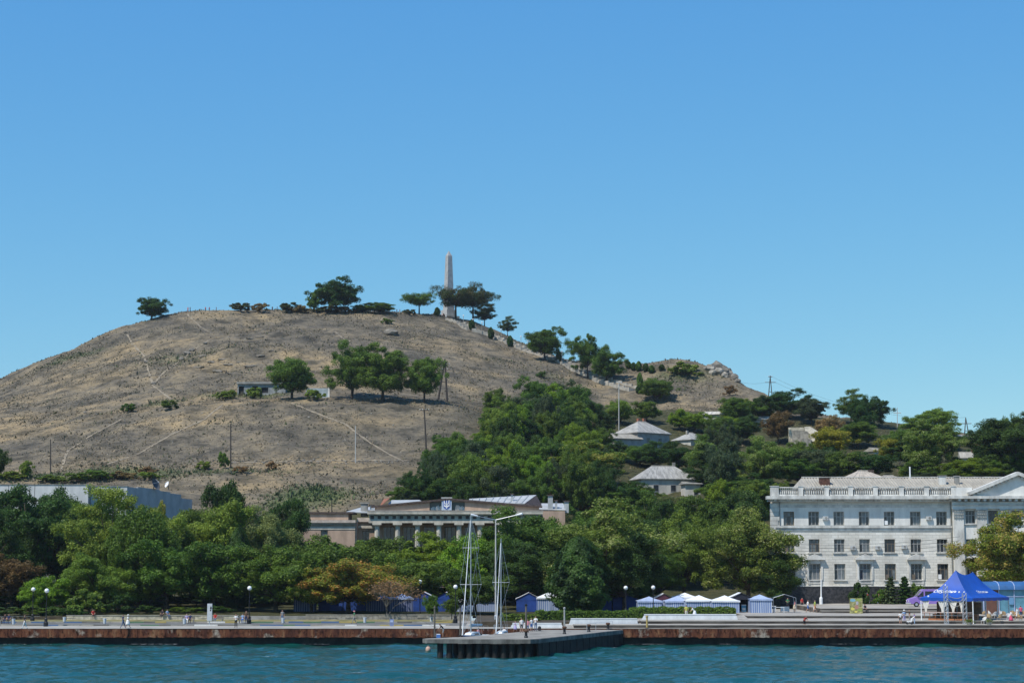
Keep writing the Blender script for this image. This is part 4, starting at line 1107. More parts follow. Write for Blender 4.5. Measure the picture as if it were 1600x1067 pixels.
# window hoods with small pediments on the lowest storey
for i in (1, 3, 5):
    cx = BX(cols_px[i]); z0_, z1_ = BZ(880.2), BZ(866)
    o = MB().box(cx - 1.25, cx + 1.25, BY - .12, BY + .02, z0_ + .02, z0_ + .75).build('window_hood', WTRIM, wb)
    MB().xz([(cx - 1.55, z0_ + .6), (cx + 1.55, z0_ + .6), (cx + 1.55, z0_ + .82), (cx, z1_ + .12), (cx - 1.55, z0_ + .82)], BY - .62, BY - .12).build('pediment', WTRIM, o)
    MB().xz([(cx - .85, z0_ - .02 + .02), (cx + .85, z0_ + .0), (cx + .7, z0_ + .55), (cx, z0_ + .72), (cx - .7, z0_ + .55)], BY - .16, BY - .122).build('panel', WPLAS, o)
    for s in (-1, 1):
        MB().box(cx + s * 1.12 - .14, cx + s * 1.12 + .14, BY - .14, BY + .02, BZ(905.5), z0_ + .018).build('jamb', WTRIM, wb)
        MB().box(cx + s * .95 - .16, cx + s * .95 + .16, BY - .16, BY + .02, BZ(912), BZ(907.2)).build('bracket', WTRIM, wb)
    MB().box(cx - .78, cx + .78, BY - .1, BY + .02, BZ(911.5), BZ(908)).build('apron', WTRIM, wb)
MB().box(x0 - .45, BX(1700), BY - .35, BY + .3, T4 - .3, zg).build('plinth', PLINTH, wb)
MB().box(x0 - .5, BX(1700), BY - .42, BY + .1, zg, zg + .12).build('plinth_coping', WTRIM, wb)
# portico: giant pilasters with leafy capitals, attic windows, pediment
PY_ = BY - 1.0
xq0, xq1 = BX(1489), BX(1700)
pw = []
for cpx in (1516, 1551.5, 1588, 1625, 1660):
    for a, c in ((818, 797.5), (862, 842), (905, 880)): pw.append((BX(cpx) - .78, BX(cpx) + .78, BZ(a), BZ(c)))
wallmesh(xq0, xq1, zg, BZ(784), PY_ + .35, pw).build('portico_wall', WPLAS, wb)
MB().box(xq0 - .01, xq0 + .02, PY_ + .36, BY + .02, zg, BZ(784)).build('portico_return', WPLAS, wb)
for w in pw: window(wb, *w, PY_ + .35, rb, sill=True)
for cpx in (1497, 1533, 1570, 1607, 1643):
    cx = BX(cpx); hw = .78
    o = MB().box(cx - hw, cx + hw, PY_, PY_ + .34, zg, BZ(812)).build('pilaster', WTRIM, wb)
    c_ = MB().box(cx - hw + .04, cx + hw - .04, PY_ + .02, PY_ + .34, BZ(812) + .002, BZ(797))
    cap = c_.build('capital', WTRIM, o)
    for r_ in range(3):                             # rows of curled leaves
        for k in range(4 + (r_ == 1)):
            n_ = 4 + (r_ == 1); lx = cx - hw + (k + .5) * 2 * hw / n_; lz = BZ(811.5) + r_ * .46
            MB().add([(lx - .19, PY_ + .01, lz), (lx + .19, PY_ + .01, lz), (lx + .2, PY_ - .1, lz + .3), (lx - .2, PY_ - .1, lz + .3), (lx + .1, PY_ - .24, lz + .44), (lx - .1, PY_ - .24, lz + .44), (lx, PY_ - .26, lz + .3)],
                     [(0, 1, 2, 3), (3, 2, 4, 5), (5, 4, 6)]).build('leaf', WTRIM, cap)
    MB().box(cx - hw - .14, cx + hw + .14, PY_ - .2, PY_ + .34, BZ(797) + .003, BZ(795)).build('abacus', WTRIM, o)
MB().box(xq0 - .2, xq1, PY_ - .1, PY_ + .4, BZ(794.8), BZ(784)).build('entablature', WPLAS, wb)
MB().box(xq0 - .25, xq1, PY_ - .3, PY_ + .4, BZ(789.5), BZ(788.2)).build('fascia', WTRIM, wb)
MB().box(xq0 - .9, xq1, PY_ - 1.1, PY_ + .4, BZ(779.5), BZ(775.2)).build('portico_cornice', WTRIM, wb)
xx = BX(1495)
while xx < xq1:
    MB().box(xx, xx + .42, PY_ - .9, PY_ - .1, BZ(783.2), BZ(779.6)).build('dentil', WTRIM, wb); xx += .98
ax, az = BX(1589), BZ(743)
pl, pr, pb = BX(1521), BX(1657), BZ(775)
MB().xz([(pl, pb), (pr, pb), (pr, pb + .5), (ax, az), (pl, pb + .5)], PY_ - .4, PY_ + .6).build('tympanum', WPLAS, wb)
for s, xe in ((-1, pl), (1, pr)):
    d = Vector((ax - xe, az - pb - .35))
    nrm = Vector((-d.y, d.x)).normalized() * (1 if s < 0 else -1)
    e = Vector((xe + s * .8, pb + .12)); t_ = Vector((ax, az)); poly = [e, t_, t_ + Vector((0, .55)), e + nrm * .5]
    if s > 0: poly = poly[::-1]
    MB().xz([tuple(p) for p in poly], PY_ - 1.15, PY_ + .7).build('raking_cornice', WTRIM, wb)
    for k in range(1, 12):
        p = e + (t_ - e) * (k / 12)
        MB().box(p.x - .2, p.x + .2, PY_ - .85, PY_ - .42, p.y - .32, p.y - .03).build('dentil', WTRIM, wb)
# corrugated roof, ridge parallel to the street; chimneys
ry0, ry1 = BY + 1.2, BY + 8.5
rz0, rz1 = BZ(763.5), P(1400, 746.2, BY + 8.5).z
rf = thing  # noqa
b = MB(); xs = np.arange(BX(1268), BX(1720), .11); xh = BX(1240)
prof = [.07 * math.sin(x * 2 * math.pi / .46) for x in xs]
v = [(x, ry0, rz0 + p) for x, p in zip(xs, prof)] + [(x, ry1, rz1 + p) for x, p in zip(xs, prof)]
k = len(xs)
b.add(v, [(i, i + 1, k + i + 1, k + i) for i in range(k - 1)])
b.add([(xh, ry0, rz0), (xs[0], ry0, rz0), (xs[0], ry1, rz1)], [(0, 1, 2)])
b.add([(xh, ry0, rz0), (xs[0], ry1, rz1), (xs[0], ry1 + 8, rz0), (xh, ry1 + 8, rz0)], [(0, 1, 2, 3)])
b.add([(xs[0], ry1, rz1), (xs[-1], ry1, rz1), (xs[-1], ry1 + 8, rz0), (xs[0], ry1 + 8, rz0)], [(0, 1, 2, 3)])
roof = b.build('roof', SLATE, wb)
MB().box(xs[0], xs[-1], ry1 - .18, ry1 + .18, rz1 + .05, rz1 + .16).build('ridge_cap', WTRIM, roof)
MB().prism([(x0, BY + .3), (BX(1700), BY + .3), (BX(1700), BY + 16), (x0 + 2.7, BY + 16)], zt - .6, rz0 - .12).build('attic_floor', CONC_D, wb)
for px, py0, py1, w, m in ((1288, 760, 746.5, .75, mat('rusty_sheet', (.10, .045, .03), .85, .4, 3)), (1472, 757, 744, .5, WTRIM), (1495, 756, 744.5, .35, CONC_D), (1422, 747, 729, .09, WHITE)):
    Yc = BY + 4.5 if w > .2 else BY + 8.3
    xa = P(px, 750, Yc).x
    o = MB().box(xa - w, xa + w, Yc - w, Yc + w, P(px, py0, Yc).z - .8, P(px, py1, Yc).z).build('chimney' if w > .2 else 'flag_pole', m, roof)
    if w > .2: MB().box(xa - w - .1, xa + w + .1, Yc - w - .1, Yc + w + .1, P(px, py1, Yc).z, P(px, py1, Yc).z + .14).build('cap', CONC_D, o)

for px, py in ((1290, 812), (1332, 858), (1371, 858), (1452, 812), (1412, 857)):
    o = MB().box(BX(px) - .42, BX(px) + .42, BY - .42, BY - .06, BZ(py), BZ(py) + .58).build('air_conditioner', plain('ac_casing', (.52, .52, .50)), wb)
    MB().tube((BX(px) + .1, BY - .425, BZ(py) + .29), (BX(px) + .1, BY - .445, BZ(py) + .29), .2, .2, 14).build('fan_grille', CONC_D, o)
# ------------------------------------------------------------------ pink building with a colonnade
TY = 330.0
def TX(px): return P(px, 800, TY).x
def TZ(py): return P(650, py, TY).z
PINK = mat('pink_render', (.42, .30, .22), .9, .16, .6, streak=(1, 1, .4))
BEIGE = mat('beige_stone', (.50, .455, .375), .9, .2, .8, streak=(1, 1, .4))
LEDGE = mat('pale_ledge', (.50, .42, .35), .9, .2, 1)
ZINC = mat('zinc_roof', (.38, .39, .385), .7, .15, .6)
BRN = mat('brown_flashing', (.085, .06, .05), .8, .3, 2)
tb = thing('pink_building', (TX(650), TY, hz(TX(650), TY)), 'pinkish building with a long colonnade and low gable behind the park trees', 'building')
gz = 3.5
ww = [(TX(501.5), TX(512.5), TZ(868), TZ(828.5))]
wallmesh(TX(466.5), TX(555), gz, TZ(815), TY, ww).build('wing_wall', PINK, tb)
window(tb, *ww[0], TY, rb, sill=False, fm=FRAME_B)
MB().box(TX(555) - .01, TX(555) + .3, TY + .3, TY + 8, gz, TZ(815)).build('wing_return', PINK, tb)
MB().box(TX(466.5) - .3, TX(466.5) - .005, TY + .02, TY + 12, gz, TZ(815)).build('wing_side', PINK, tb)
MB().box(TX(466), TX(544), TY + .4, TY + 8, TZ(812), TZ(802.2)).build('parapet', PINK, tb)
MB().box(TX(465), TX(552), TY + .1, TY + 8, TZ(802.15), TZ(799.5)).build('parapet_coping', BRN, tb)
MB().box(TX(464.5), TX(556), TY - .55, TY + .5, TZ(816.5), TZ(812.3)).build('ledge', LEDGE, tb)
MB().box(TX(465), TX(555.5), TY - .25, TY - .002, TZ(818.8), TZ(816.6)).build('cornice', BEIGE, tb)
MB().box(TX(466), TX(555.2), TY - .08, TY - .003, TZ(827), TZ(823)).build('frieze', BEIGE, tb)
w2 = [(TX(564), TX(575.5), TZ(868), TZ(829))]
wallmesh(TX(555) + .31, TX(590), gz, TZ(813), TY + 3, w2).build('link_wall', PINK, tb)
window(tb, *w2[0], TY + 3, rb, sill=False, fm=FRAME_B)
MB().box(TX(556), TX(588), TY + 2.3, TY + 3.3, TZ(814.5), TZ(808)).build('link_ledge', LEDGE, tb)
MB().box(TX(556), TX(588), TY + 2.6, TY + 3.29, TZ(824.5), TZ(820.5)).build('link_frieze', BEIGE, tb)
# colonnade
pf = TY - 1.2
cols = [590, 622, 653, 686, 717.5, 750, 782, 814, 838]
th = []
for a, c in zip(cols[:-1], cols[1:]):
    cx = TX((a + c) / 2); th.append((cx - 1.05, cx + 1.05, TZ(900), TZ(822.5)))
wallmesh(TX(584), TX(842), gz, TZ(816), TY + 2.6, th).build('porch_wall', PINK, tb)
for w in th: window(tb, *w, TY + 2.6, rb, sill=False, fm=FRAME_B)
for px in cols:
    cx, zc = TX(px), TZ(817)
    pr = [(.66, 0), (.66, .25), (.55, .4)] + [(.53 - .09 * t, .4 + (zc - gz - 1.1) * t) for t in (.0, .3, .6, 1.0)] + [(.48, zc - gz - .62), (.62, zc - gz - .45), (.62, zc - gz - .36)]
    b = MB(); n = 20; c0 = Vector((cx, pf + .3, gz))
    for j, (r, z) in enumerate(pr):
        for i in range(n):
            rr = r * (1 - .07 * (i % 2) * (2 < j < 7)); t = 2 * math.pi * i / n
            b.v.append(tuple(c0 + Vector((rr * math.cos(t), rr * math.sin(t), z))))
    b.f = [(j * n + i, j * n + (i + 1) % n, (j + 1) * n + (i + 1) % n, (j + 1) * n + i) for j in range(len(pr) - 1) for i in range(n)]; b.m = [0] * len(b.f)
    o = b.build('column', BEIGE, tb)
    MB().box(cx - .82, cx + .82, pf - .5, pf + 1.1, zc - .35, zc - .004).build('abacus', BEIGE, o)
MB().box(TX(577), TX(846), pf - .45, TY + 2.5, TZ(817), TZ(811.6)).build('architrave', BEIGE, tb)
MB().box(TX(578), TX(845), pf - .25, TY + 2.5, TZ(811.55), TZ(803.5)).build('frieze', BEIGE, tb)
xx = TX(580)
while xx < TX(844):
    MB().box(xx, xx + .62, pf - .34, pf - .252, TZ(810.6), TZ(806)).build('metope', BRN, tb)
    MB().box(xx - .05, xx + .67, pf - .75, pf - .255, TZ(805.2), TZ(803.6)).build('mutule', BEIGE, tb)
    xx += 1.32
MB().box(TX(575.5), TX(848), pf - 1.0, TY + 2.6, TZ(803.45), TZ(799)).build('portico_cornice', BEIGE, tb)
MB().box(TX(575), TX(848.5), pf - 1.06, TY + 2.6, TZ(798.95), TZ(797.8)).build('cornice_edge', LEDGE, tb)
gl, gr, ga = TX(586), TX(842), (TX(702), TZ(778.5))
pan = (TX(671.5), TX(726.5), TZ(797), TZ(784.2))
# low gable: three pieces round the sunk emblem panel
def gz_at(x): return TZ(790.5) + (ga[1] - TZ(790.5)) * ((x - gl) / (ga[0] - gl) if x < ga[0] else (gr - x) / (gr - ga[0]))
zb = TZ(797.75)
MB().xz([(gl, zb), (pan[0], zb), (pan[0], gz_at(pan[0]) - .35), (gl, gz_at(gl) - .3)], pf + .1, pf + .8).build('gable', PINK, tb)
MB().xz([(pan[1], zb), (gr, zb), (gr, gz_at(gr) - .3), (pan[1], gz_at(pan[1]) - .35)], pf + .1, pf + .8).build('gable', PINK, tb)
MB().xz([(pan[0] + .005, pan[3]), (pan[1] - .005, pan[3]), (pan[1] - .005, gz_at(pan[1]) - .35), (ga[0], ga[1] - .35), (pan[0] + .005, gz_at(pan[0]) - .35)], pf + .1, pf + .8).build('gable', PINK, tb)
MB().box(pan[0], pan[1], pf + .6, pf + .79, zb, pan[3]).build('sunk_panel', plain('dull_green_panel', (.10, .13, .12)), tb)
for s in (-1, 1):
    e = gl - .6 if s < 0 else gr + .6
    poly = [(e, gz_at(gl) - .32), (ga[0], ga[1] - .34), (ga[0], ga[1]), (e, gz_at(gl) - .02)]
    if s > 0: poly = poly[::-1]
    MB().xz(poly, pf - .35, pf + 1.0).build('gable_coping', BRN, tb)
RB = mat('relief_blue', (.20, .36, .44), .7, .3, 2.5, col2=(.5, .6, .6))
rr = random.Random(9)
for s in (-1, 1):                                   # faded painted relief either side of the shield
    for k in range(9):
        cx = ga[0] + s * (1.2 + k * .24); h_ = (1.15 - .07 * k) * rr.uniform(.75, 1.1)
        MB().xz([(cx - .14, zb + .1), (cx + .14, zb + .1), (cx + .17 + s * .12, zb + h_), (cx - .1 + s * .12, zb + h_ * .92)], pf + .42, pf + .58).build('relief', RB if rr.random() < .6 else WTRIM, tb)
# shield board with the state emblem
ex0, ex1, ez0, ez1 = TX(690.5), TX(706), TZ(797), TZ(779)
o = MB().box(ex0, ex1, pf - .25, pf + .05, ez0, ez1 + .05).build('emblem_board', plain('board_pale_blue', (.42, .50, .60)), tb)
o['label'] = 'pale board with a blue shield and white trident'
MB().box(ex0 - .1, ex1 + .1, pf - .3, pf + .1, ez1 + .05, ez1 + .22).build('board_cap', WTRIM, o)
ec, eh = (ex0 + ex1) / 2, ez1 - ez0
def em(pts): return [(ec + u * eh * .5, ez0 + eh * v) for u, v in pts]
MB().xz(em([(-.62, .32), (-.35, .14), (0, .06), (.35, .14), (.62, .32), (.62, .94), (-.62, .94)]), pf - .30, pf - .255).build('shield', plain('shield_blue', (.03, .08, .36), .5), o)
tri = [[(-.07, .14), (.07, .14), (.07, .86), (0, .92), (-.07, .86)], [(-.50, .40), (-.38, .40), (-.36, .86), (-.50, .88)], [(.38, .40), (.50, .40), (.50, .88), (.36, .86)],
       [(-.50, .30), (.50, .30), (.50, .41), (-.50, .41)], [(-.36, .84), (-.38, .60), (-.12, .46), (-.08, .52), (-.28, .64)], [(.36, .84), (.28, .64), (.08, .52), (.12, .46), (.38, .60)],
       [(-.24, .30), (-.10, .18), (-.07, .24), (-.14, .31)], [(.24, .30), (.14, .31), (.07, .24), (.10, .18)]]
for t_ in tri: MB().xz(em(t_), pf - .335 - .002 * tri.index(t_), pf - .302).build('trident', WHITE, o)
# roofs behind
def slope(pts, m, nm, th=.15, parent=tb):
    n = len(pts); b = MB(); v = [Vector(p) for p in pts]
    b.add(v + [p - Vector((0, 0, th)) for p in v], [tuple(range(n)), tuple(range(2 * n - 1, n - 1, -1))] + [(i, n + i, n + (i + 1) % n, (i + 1) % n) for i in range(n)])
    return b.build(nm, m, parent)
r1 = slope([P(732, 785, 333), P(820, 786, 333), P(838, 773, 341), P(826, 773.5, 341), P(733, 779, 341)], ZINC, 'roof')
for k in range(9):                                  # standing seams
    t = (k + .5) / 9
    a, c = P(732, 785, 333).lerp(P(820, 786, 333), t), P(733, 779, 341).lerp(P(832, 773, 341), t)
    MB().tube(a + Vector((0, 0, .05)), c + Vector((0, 0, .05)), .05, .05, 4).build('seam', ZINC, r1)
MB().add([P(820, 786.2, 333.02), P(843, 797, 333.02), P(850, 795, 339), P(838, 773.2, 341.02)], [(0, 1, 2, 3)]).add([P(820, 786.2, 333.02), P(843, 797, 333.02), P(810, 797, 333.02)], [(0, 2, 1)]).build('roof_end', BRN, tb)
slope([P(592, 792, 332), P(607, 779.5, 332), P(609, 777.5, 338), P(600, 779, 338)], mat('red_roof', (.26, .11, .065), .9, .2, 2), 'roof')
slope([P(606, 787, 333), P(660, 783, 333), P(655, 780.6, 340), P(612, 781, 340)], ZINC, 'roof')
slope([P(541, 799, 334), P(590, 801, 334), P(592, 792, 342), P(565, 792, 342)], ZINC, 'roof')
slope([P(842, 795, 335), P(884, 796, 335), P(880, 786, 342), P(846, 786, 342)], ZINC, 'roof')
MB().box(TX(846), TX(884), TY + 4.2, TY + 10, gz, TZ(797)).build('rear_wall', PINK, tb)
for px, t_, b_, w in ((569.5, 785, 801, .62), (860, 773, 793, .45), (885, 782, 795, .42), (581, 788, 798, .3), (869, 781, 788, .2), (800, 771, 777, .2)):
    Yc = 336; xa = P(px, 785, Yc).x
    o = MB().box(xa - w, xa + w, Yc - w, Yc + w, P(px, b_ + 6, Yc).z, P(px, t_ + 1.5, Yc).z).build('chimney', CONC_D if w > .5 else ZINC, tb)
    MB().box(xa - w - .18, xa + w + .18, Yc - w - .18, Yc + w + .18, P(px, t_ + 1.5, Yc).z, P(px, t_, Yc).z).build('cap', CONC if w > .5 else BRN, o)
MB().tube(P(518.5, 800, 334), P(518.5, 780, 334), .1, .08, 6).build('roof_mast', BLACK, tb)

# ------------------------------------------------------------------ concrete panel building at the left
LY = 330.0
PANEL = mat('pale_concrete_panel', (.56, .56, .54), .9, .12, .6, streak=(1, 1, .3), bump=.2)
PANEL_S = mat('shaded_concrete_panel', (.41, .40, .375), .9, .12, .35)  # same concrete as the front, with the side's shade put into the colour
lb = thing('concrete_building', (P(100, 800, LY).x, LY, 3), 'pale concrete panel building with a shaded side wall and satellite dishes at the left', 'building')
js = [-160, -110, -70, -28, 13, 54, 95, 138]
ztop = P(100, 757.5, LY).z
for a, c in zip(js[:-1], js[1:]):
    MB().box(P(a, 775, LY).x + .05, P(c, 775, LY).x - .05, LY + rb.uniform(0, .05), LY + .4, ztop - 4.4, ztop + rb.uniform(-.03, .03)).build('panel', PANEL, lb)
    MB().box(P(a, 775, LY).x + .05, P(c, 775, LY).x - .05, LY + .9, LY + 1.1, ztop - 20, ztop - 4.45).build('glazing', mat('green_glazing', (.13, .22, .22), .15, .3, .3), lb)
MB().box(P(-160, 775, LY).x, P(138, 775, LY).x, LY + .42, LY + 40, ztop - 21, ztop - .1).build('core', CONC_D, lb)
X1, X2 = P(198.5, 775, LY + 1.6).x, P(300, 800, LY + 44).x
MB().box(P(138, 775, LY).x + .05, X1 - .02, LY + 1.6, LY + 40, ztop - 21, ztop - .22).build('corner_panel', PANEL, lb)
MB().box(P(-160, 775, LY).x, P(138, 775, LY).x + .3, LY - .06, LY + .5, ztop + .02, ztop + .14).build('coping', CONC_D, lb)
MB().box(P(138, 775, LY).x + .3, X1 + .1, LY + 1.5, LY + 2.2, ztop - .2, ztop - .08).build('coping', CONC_D, lb)
ys = [LY + 1.7, LY + 8, LY + 14.5, LY + 21.5, LY + 28.5, LY + 36, LY + 44]
for k, (a, c) in enumerate(zip(ys[:-1], ys[1:])):
    xa, xb = X1 + (X2 - X1) * (a - ys[0]) / (ys[-1] - ys[0]), X1 + (X2 - X1) * (c - ys[0]) / (ys[-1] - ys[0])
    zt_ = ztop - .22 + (-.9 if k == 5 else .25 * math.sin(k))
    zb_ = ztop - 7.2 if k == 4 else ztop - 21
    poly = [(xa, a + .04), (xb, c - .04), (xb - .4, c - .04), (xa - .4, a + .04)]
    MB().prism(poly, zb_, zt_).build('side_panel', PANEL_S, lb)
    if k == 4:
        MB().prism([(p[0] - .35, p[1]) for p in poly], ztop - 12, zb_).build('window', GLASS, lb)
        for t in (.2, .5, .8):
            MB().tube((xa + (xb - xa) * t, a + (c - a) * t, ztop - 12), (xa + (xb - xa) * t, a + (c - a) * t, zb_), .22, .22, 4).build('mullion', FRAME, lb)
        MB().prism(poly, ztop - 21, ztop - 12).build('side_panel', PANEL_S, lb)
def dish(px, py, Y, r, az, m, label):
    c = P(px, py, Y)
    k = thing('satellite_dish', c, label, 'satellite dish')
    b = MB(); n, mm = 20, 5
    d = Vector((math.sin(az), -math.cos(az), .45)).normalized(); a = d.cross(Vector((0, 0, 1))).normalized(); e = a.cross(d)
    for j in range(mm + 1):
        rr_ = r * j / mm
        for i in range(n): b.v.append(tuple(c + a * (rr_ * math.cos(6.2832 * i / n)) + e * (rr_ * math.sin(6.2832 * i / n)) + d * (rr_ ** 2 / r * .35)))
    b.f = [(j * n + i, j * n + (i + 1) % n, (j + 1) * n + (i + 1) % n, (j + 1) * n + i) for j in range(mm) for i in range(n)]; b.m = [0] * len(b.f)
    b.build('reflector', m, k)
    MB().tube(c - d * .02, c - Vector((0, 0, r * 1.25)) - d * .3, .09, .09, 6).build('mount', BLACK, k)
    f = c + d * r * .9
    b = MB()
    for t in (0, 2.1, 4.2): b.tube(c + a * (r * .95 * math.cos(t)) + e * (r * .95 * math.sin(t)) + d * r * .33, f, .025, .025, 4)
    b.build('feed_arm', STEEL, k); MB().ball(f, .1, 8, 6).build('feed', STEEL, k)
dish(241, 757, LY + 18, 1.2, 1.2, mat('dark_dish', (.07, .075, .08), .6), 'large dark satellite dish on the edge of the concrete building')
dish(262, 757, LY + 24, .62, -.9, WHITE, 'small white satellite dish right of the large dark one')
# ------------------------------------------------------------------ on the hill
OBEL = mat('obelisk_stone', (.37, .365, .35), .9, .14, .8, bump=.4, bscale=3)
OP = Vector((P(701, 480, 672).x, 672, 0)); OP.z = hz(OP.x, OP.y) - .3
ob = thing('obelisk', OP, 'tall stone obelisk standing on the hilltop', 'obelisk', rotz=R(35))
oh = P(701, 392, 672).z - OP.z
def frus(h0, h1, a0, a1): 
    return MB().add([(sx * a, sy * a, h) for h, a in ((h0, a0), (h1, a1)) for sx, sy in ((-1, -1), (1, -1), (1, 1), (-1, 1))], [(3, 2, 1, 0), (4, 5, 6, 7), (0, 1, 5, 4), (1, 2, 6, 5), (2, 3, 7, 6), (3, 0, 4, 7)])
frus(0, 1.2, 3.0, 3.0).build('base_step', OBEL, ob, local=True)
frus(1.2, 3.6, 2.1, 2.0).build('pedestal', OBEL, ob, local=True)
ncr = 22; za, zb_ = 3.6, oh - 2.0
for k in range(ncr):                                # the shaft is laid in courses of stone
    t0_, t1_ = k / ncr, (k + 1) / ncr
    h0_, h1_ = za + (zb_ - za) * t0_, za + (zb_ - za) * t1_ - .025
    frus(h0_, h1_, 1.52 - .62 * t0_ + rb.uniform(-.012, .012), 1.52 - .62 * t1_ + rb.uniform(-.012, .012)).build('course', OBEL, ob, local=True)
frus(zb_, oh, .9, .02).build('tip', OBEL, ob, local=True)

# stairway down the shoulder
SP = [(700, 500), (716, 505), (737, 516), (763, 524), (791, 535), (821, 548), (850, 557), (874, 564), (897, 577), (927, 589), (958, 600), (990, 610)]
pts = [G(a, c) for a, c in SP]
for i in range(1, len(pts)):
    if (pts[i] - pts[i - 1]).length > 40: pts[i] = pts[i - 1].lerp(pts[i], .6)
STAIR = mat('stair_stone', (.36, .325, .27), .9, .2, .8)
st_ = thing('hill_stairway', pts[0], 'pale stone stairway descending the right shoulder of the hill', 'stairway')
W_ = 1.35
for a, c in zip(pts[:-1], pts[1:]):
    d = c - a; L_ = Vector((d.x, d.y, 0)).length; u = Vector((d.x, d.y, 0)).normalized(); n_ = Vector((-u.y, u.x, 0))
    k = max(3, int(L_ / .75)); b = MB()
    for i in range(k):
        p = a.lerp(c, (i + .5) / k); zg_ = max(p.z, hz(p.x, p.y)) + .25
        b.obox((p.x, p.y), u, L_ / k * .54, W_, zg_ - 1.2, zg_)
    b.build('flight', STAIR, st_)
    for s in (-1, 1):
        b = MB(); m_ = 4
        for i in range(m_):
            q0, q1 = a.lerp(c, i / m_) + n_ * s * (W_ + .25), a.lerp(c, (i + .96) / m_) + n_ * s * (W_ + .25)
            mid = (q0 + q1) / 2; zm = max(hz(mid.x, mid.y), a.lerp(c, (i + .5) / m_).z) + .25
            b.obox((mid.x, mid.y), u, (q1 - q0).length * .5, .22, zm - 1.4, zm + .38)
        b.build('parapet', STAIR, st_)
lamp0 = None
for i, (px, top, base_) in enumerate(((724, 494, 509), (739, 500, 517), (753, 505, 522), (783, 516, 533), (814, 527, 547), (825, 534, 550), (878, 550, 569))):
    g = G(px, base_)
    k = thing('stair_lamp', g, ('topmost', 'second', 'third', 'fourth', 'fifth', 'sixth', 'lowest')[i] + ' slim lamp post beside the hill stairway', 'lamp post', 'lamp posts of the hill stairway')
    h_ = P(px, top, g.y).z - g.z
    MB().tube((0, 0, -.3), (0, 0, h_), .11, .08, 6).build('pole', CONC, k, local=True)
    MB().lathe((0, 0, h_), [(.1, 0), (.24, .1), (.24, .4), (.05, .5)], 8).build('lantern', WHITE, k, local=True)

# rocks
ROCK = mat('pale_rock', (.19, .17, .14), .95, .35, .8, bump=.8, bscale=2.5)
ROCK_W = mat('white_rock', (.29, .26, .21), .95, .3, .9, bump=.6, bscale=3)
def rock_mesh(seed, sub=2):
    bm = bmesh.new(); bmesh.ops.create_icosphere(bm, subdivisions=sub, radius=1)
    for v in bm.verts:
        q = v.co * 1.25 + Vector((seed * 7.1, 0, 0))
        v.co *= 1 + .42 * noise.noise(q) + .16 * noise.noise(q * 2.7)
        v.co = Vector([round(c * 3.2) / 3.2 * .45 + c * .55 for c in v.co])
    me = bpy.data.meshes.new('rock'); bm.to_mesh(me); bm.free(); return me
RM = [rock_mesh(i) for i in range(5)]
def rock(px, py, s, m, label, k, group=None, flat=.7):
    g = G(px, py); me = RM[k % 5].copy(); me.materials.append(m)
    o = link('boulder', me, None, g + Vector((0, 0, s * .2)))
    o.scale = (s, s, s * flat); o.rotation_euler = (0, 0, k * 1.3)
    return tag(o, label, 'boulder', group)
for i, (px, py, s) in enumerate(((1110, 578, 1.6), (1119, 577, 2.3), (1128, 579, 2.2), (1122, 583, 1.6), (1104, 577, 1.0), (1137, 583, 1.9), (1132, 588, 1.2), (1147, 590, 1.4), (1152, 597, 1.1), (1114, 584, 1.2))):
    rock(px, py, s, ROCK if i % 3 else ROCK_W, 'grey boulder of the rocky outcrop on the right crest', i, 'boulders of the crest outcrop', .95)
rock(611, 522, 2.6, ROCK, 'big flat pale boulder high on the bare slope below the hilltop trees', 2, flat=.45)
for i, (px, py, s) in enumerate(((293, 553, 1.5), (300, 548, 1.2), (284, 562, 1.3), (320, 537, .9), (196, 520, .8), (228, 566, .9), (240, 600, 1.0), (133, 645, .7), (150, 648, .6))):
    rock(px, py, s * .8, ROCK, 'white rock cropping out of the left slope', i, 'white rocks on the left slope', .6)
rl_ = random.Random(31)
for i, (px, py) in enumerate(((332, 527), (345, 522), (372, 524), (390, 529), (405, 527), (418, 531), (432, 536), (318, 556), (330, 566), (347, 562), (358, 570), (372, 566), (392, 572), (340, 580), (310, 574), (362, 584), (425, 548), (405, 556))):
    o = rock(px, py, rl_.uniform(.6, 1.2), mat('scarp_rock', (.158, .136, .104), .95, .4, .8, bump=.8, bscale=2.5), 'dark rock ledge of the crumbling scarp above the hut', i, 'rock ledges of the scarp', rl_.uniform(.35, .6))
    o.scale.x *= rl_.uniform(1.0, 2.2); o.location.z -= o.scale.z * .55; o.rotation_euler = (0, 0, rl_.uniform(-.5, .5))
def scatter_rocks(name, spots, m, smin, smax, label, cat, rnd):
    b = MB()
    for p in spots:
        s = rnd.uniform(smin, smax); v0 = []
        bmx = RM[rnd.randrange(5)]
        rz = rnd.uniform(0, 6.28)
        vs = [(p.x + s * (v.co.x * math.cos(rz) - v.co.y * math.sin(rz)), p.y + s * (v.co.x * math.sin(rz) + v.co.y * math.cos(rz)), p.z + s * .6 * v.co.z + s * .1) for v in bmx.vertices]
        b.add(vs, [tuple(f.vertices) for f in bmx.polygons])
    o = b.build(name, m); tag(o, label, cat, kind='stuff'); return o
rs = random.Random(8)
RM_keep = RM; RM = [rock_mesh(i, 1) for i in range(5)]
scatter_rocks('rubble', [G(rs.uniform(300, 640), rs.gauss(721.5, 2.2)) for _ in range(330)], ROCK, .08, .36, 'line of pale rubble along the lower path of the bare slope', 'rubble', rs)
scatter_rocks('loose_stones', [G(rs.uniform(10, 700), rs.uniform(500, 745)) for _ in range(260)], ROCK_W, .08, .32, 'pale loose stones strewn over the bare slope', 'stones', rs)

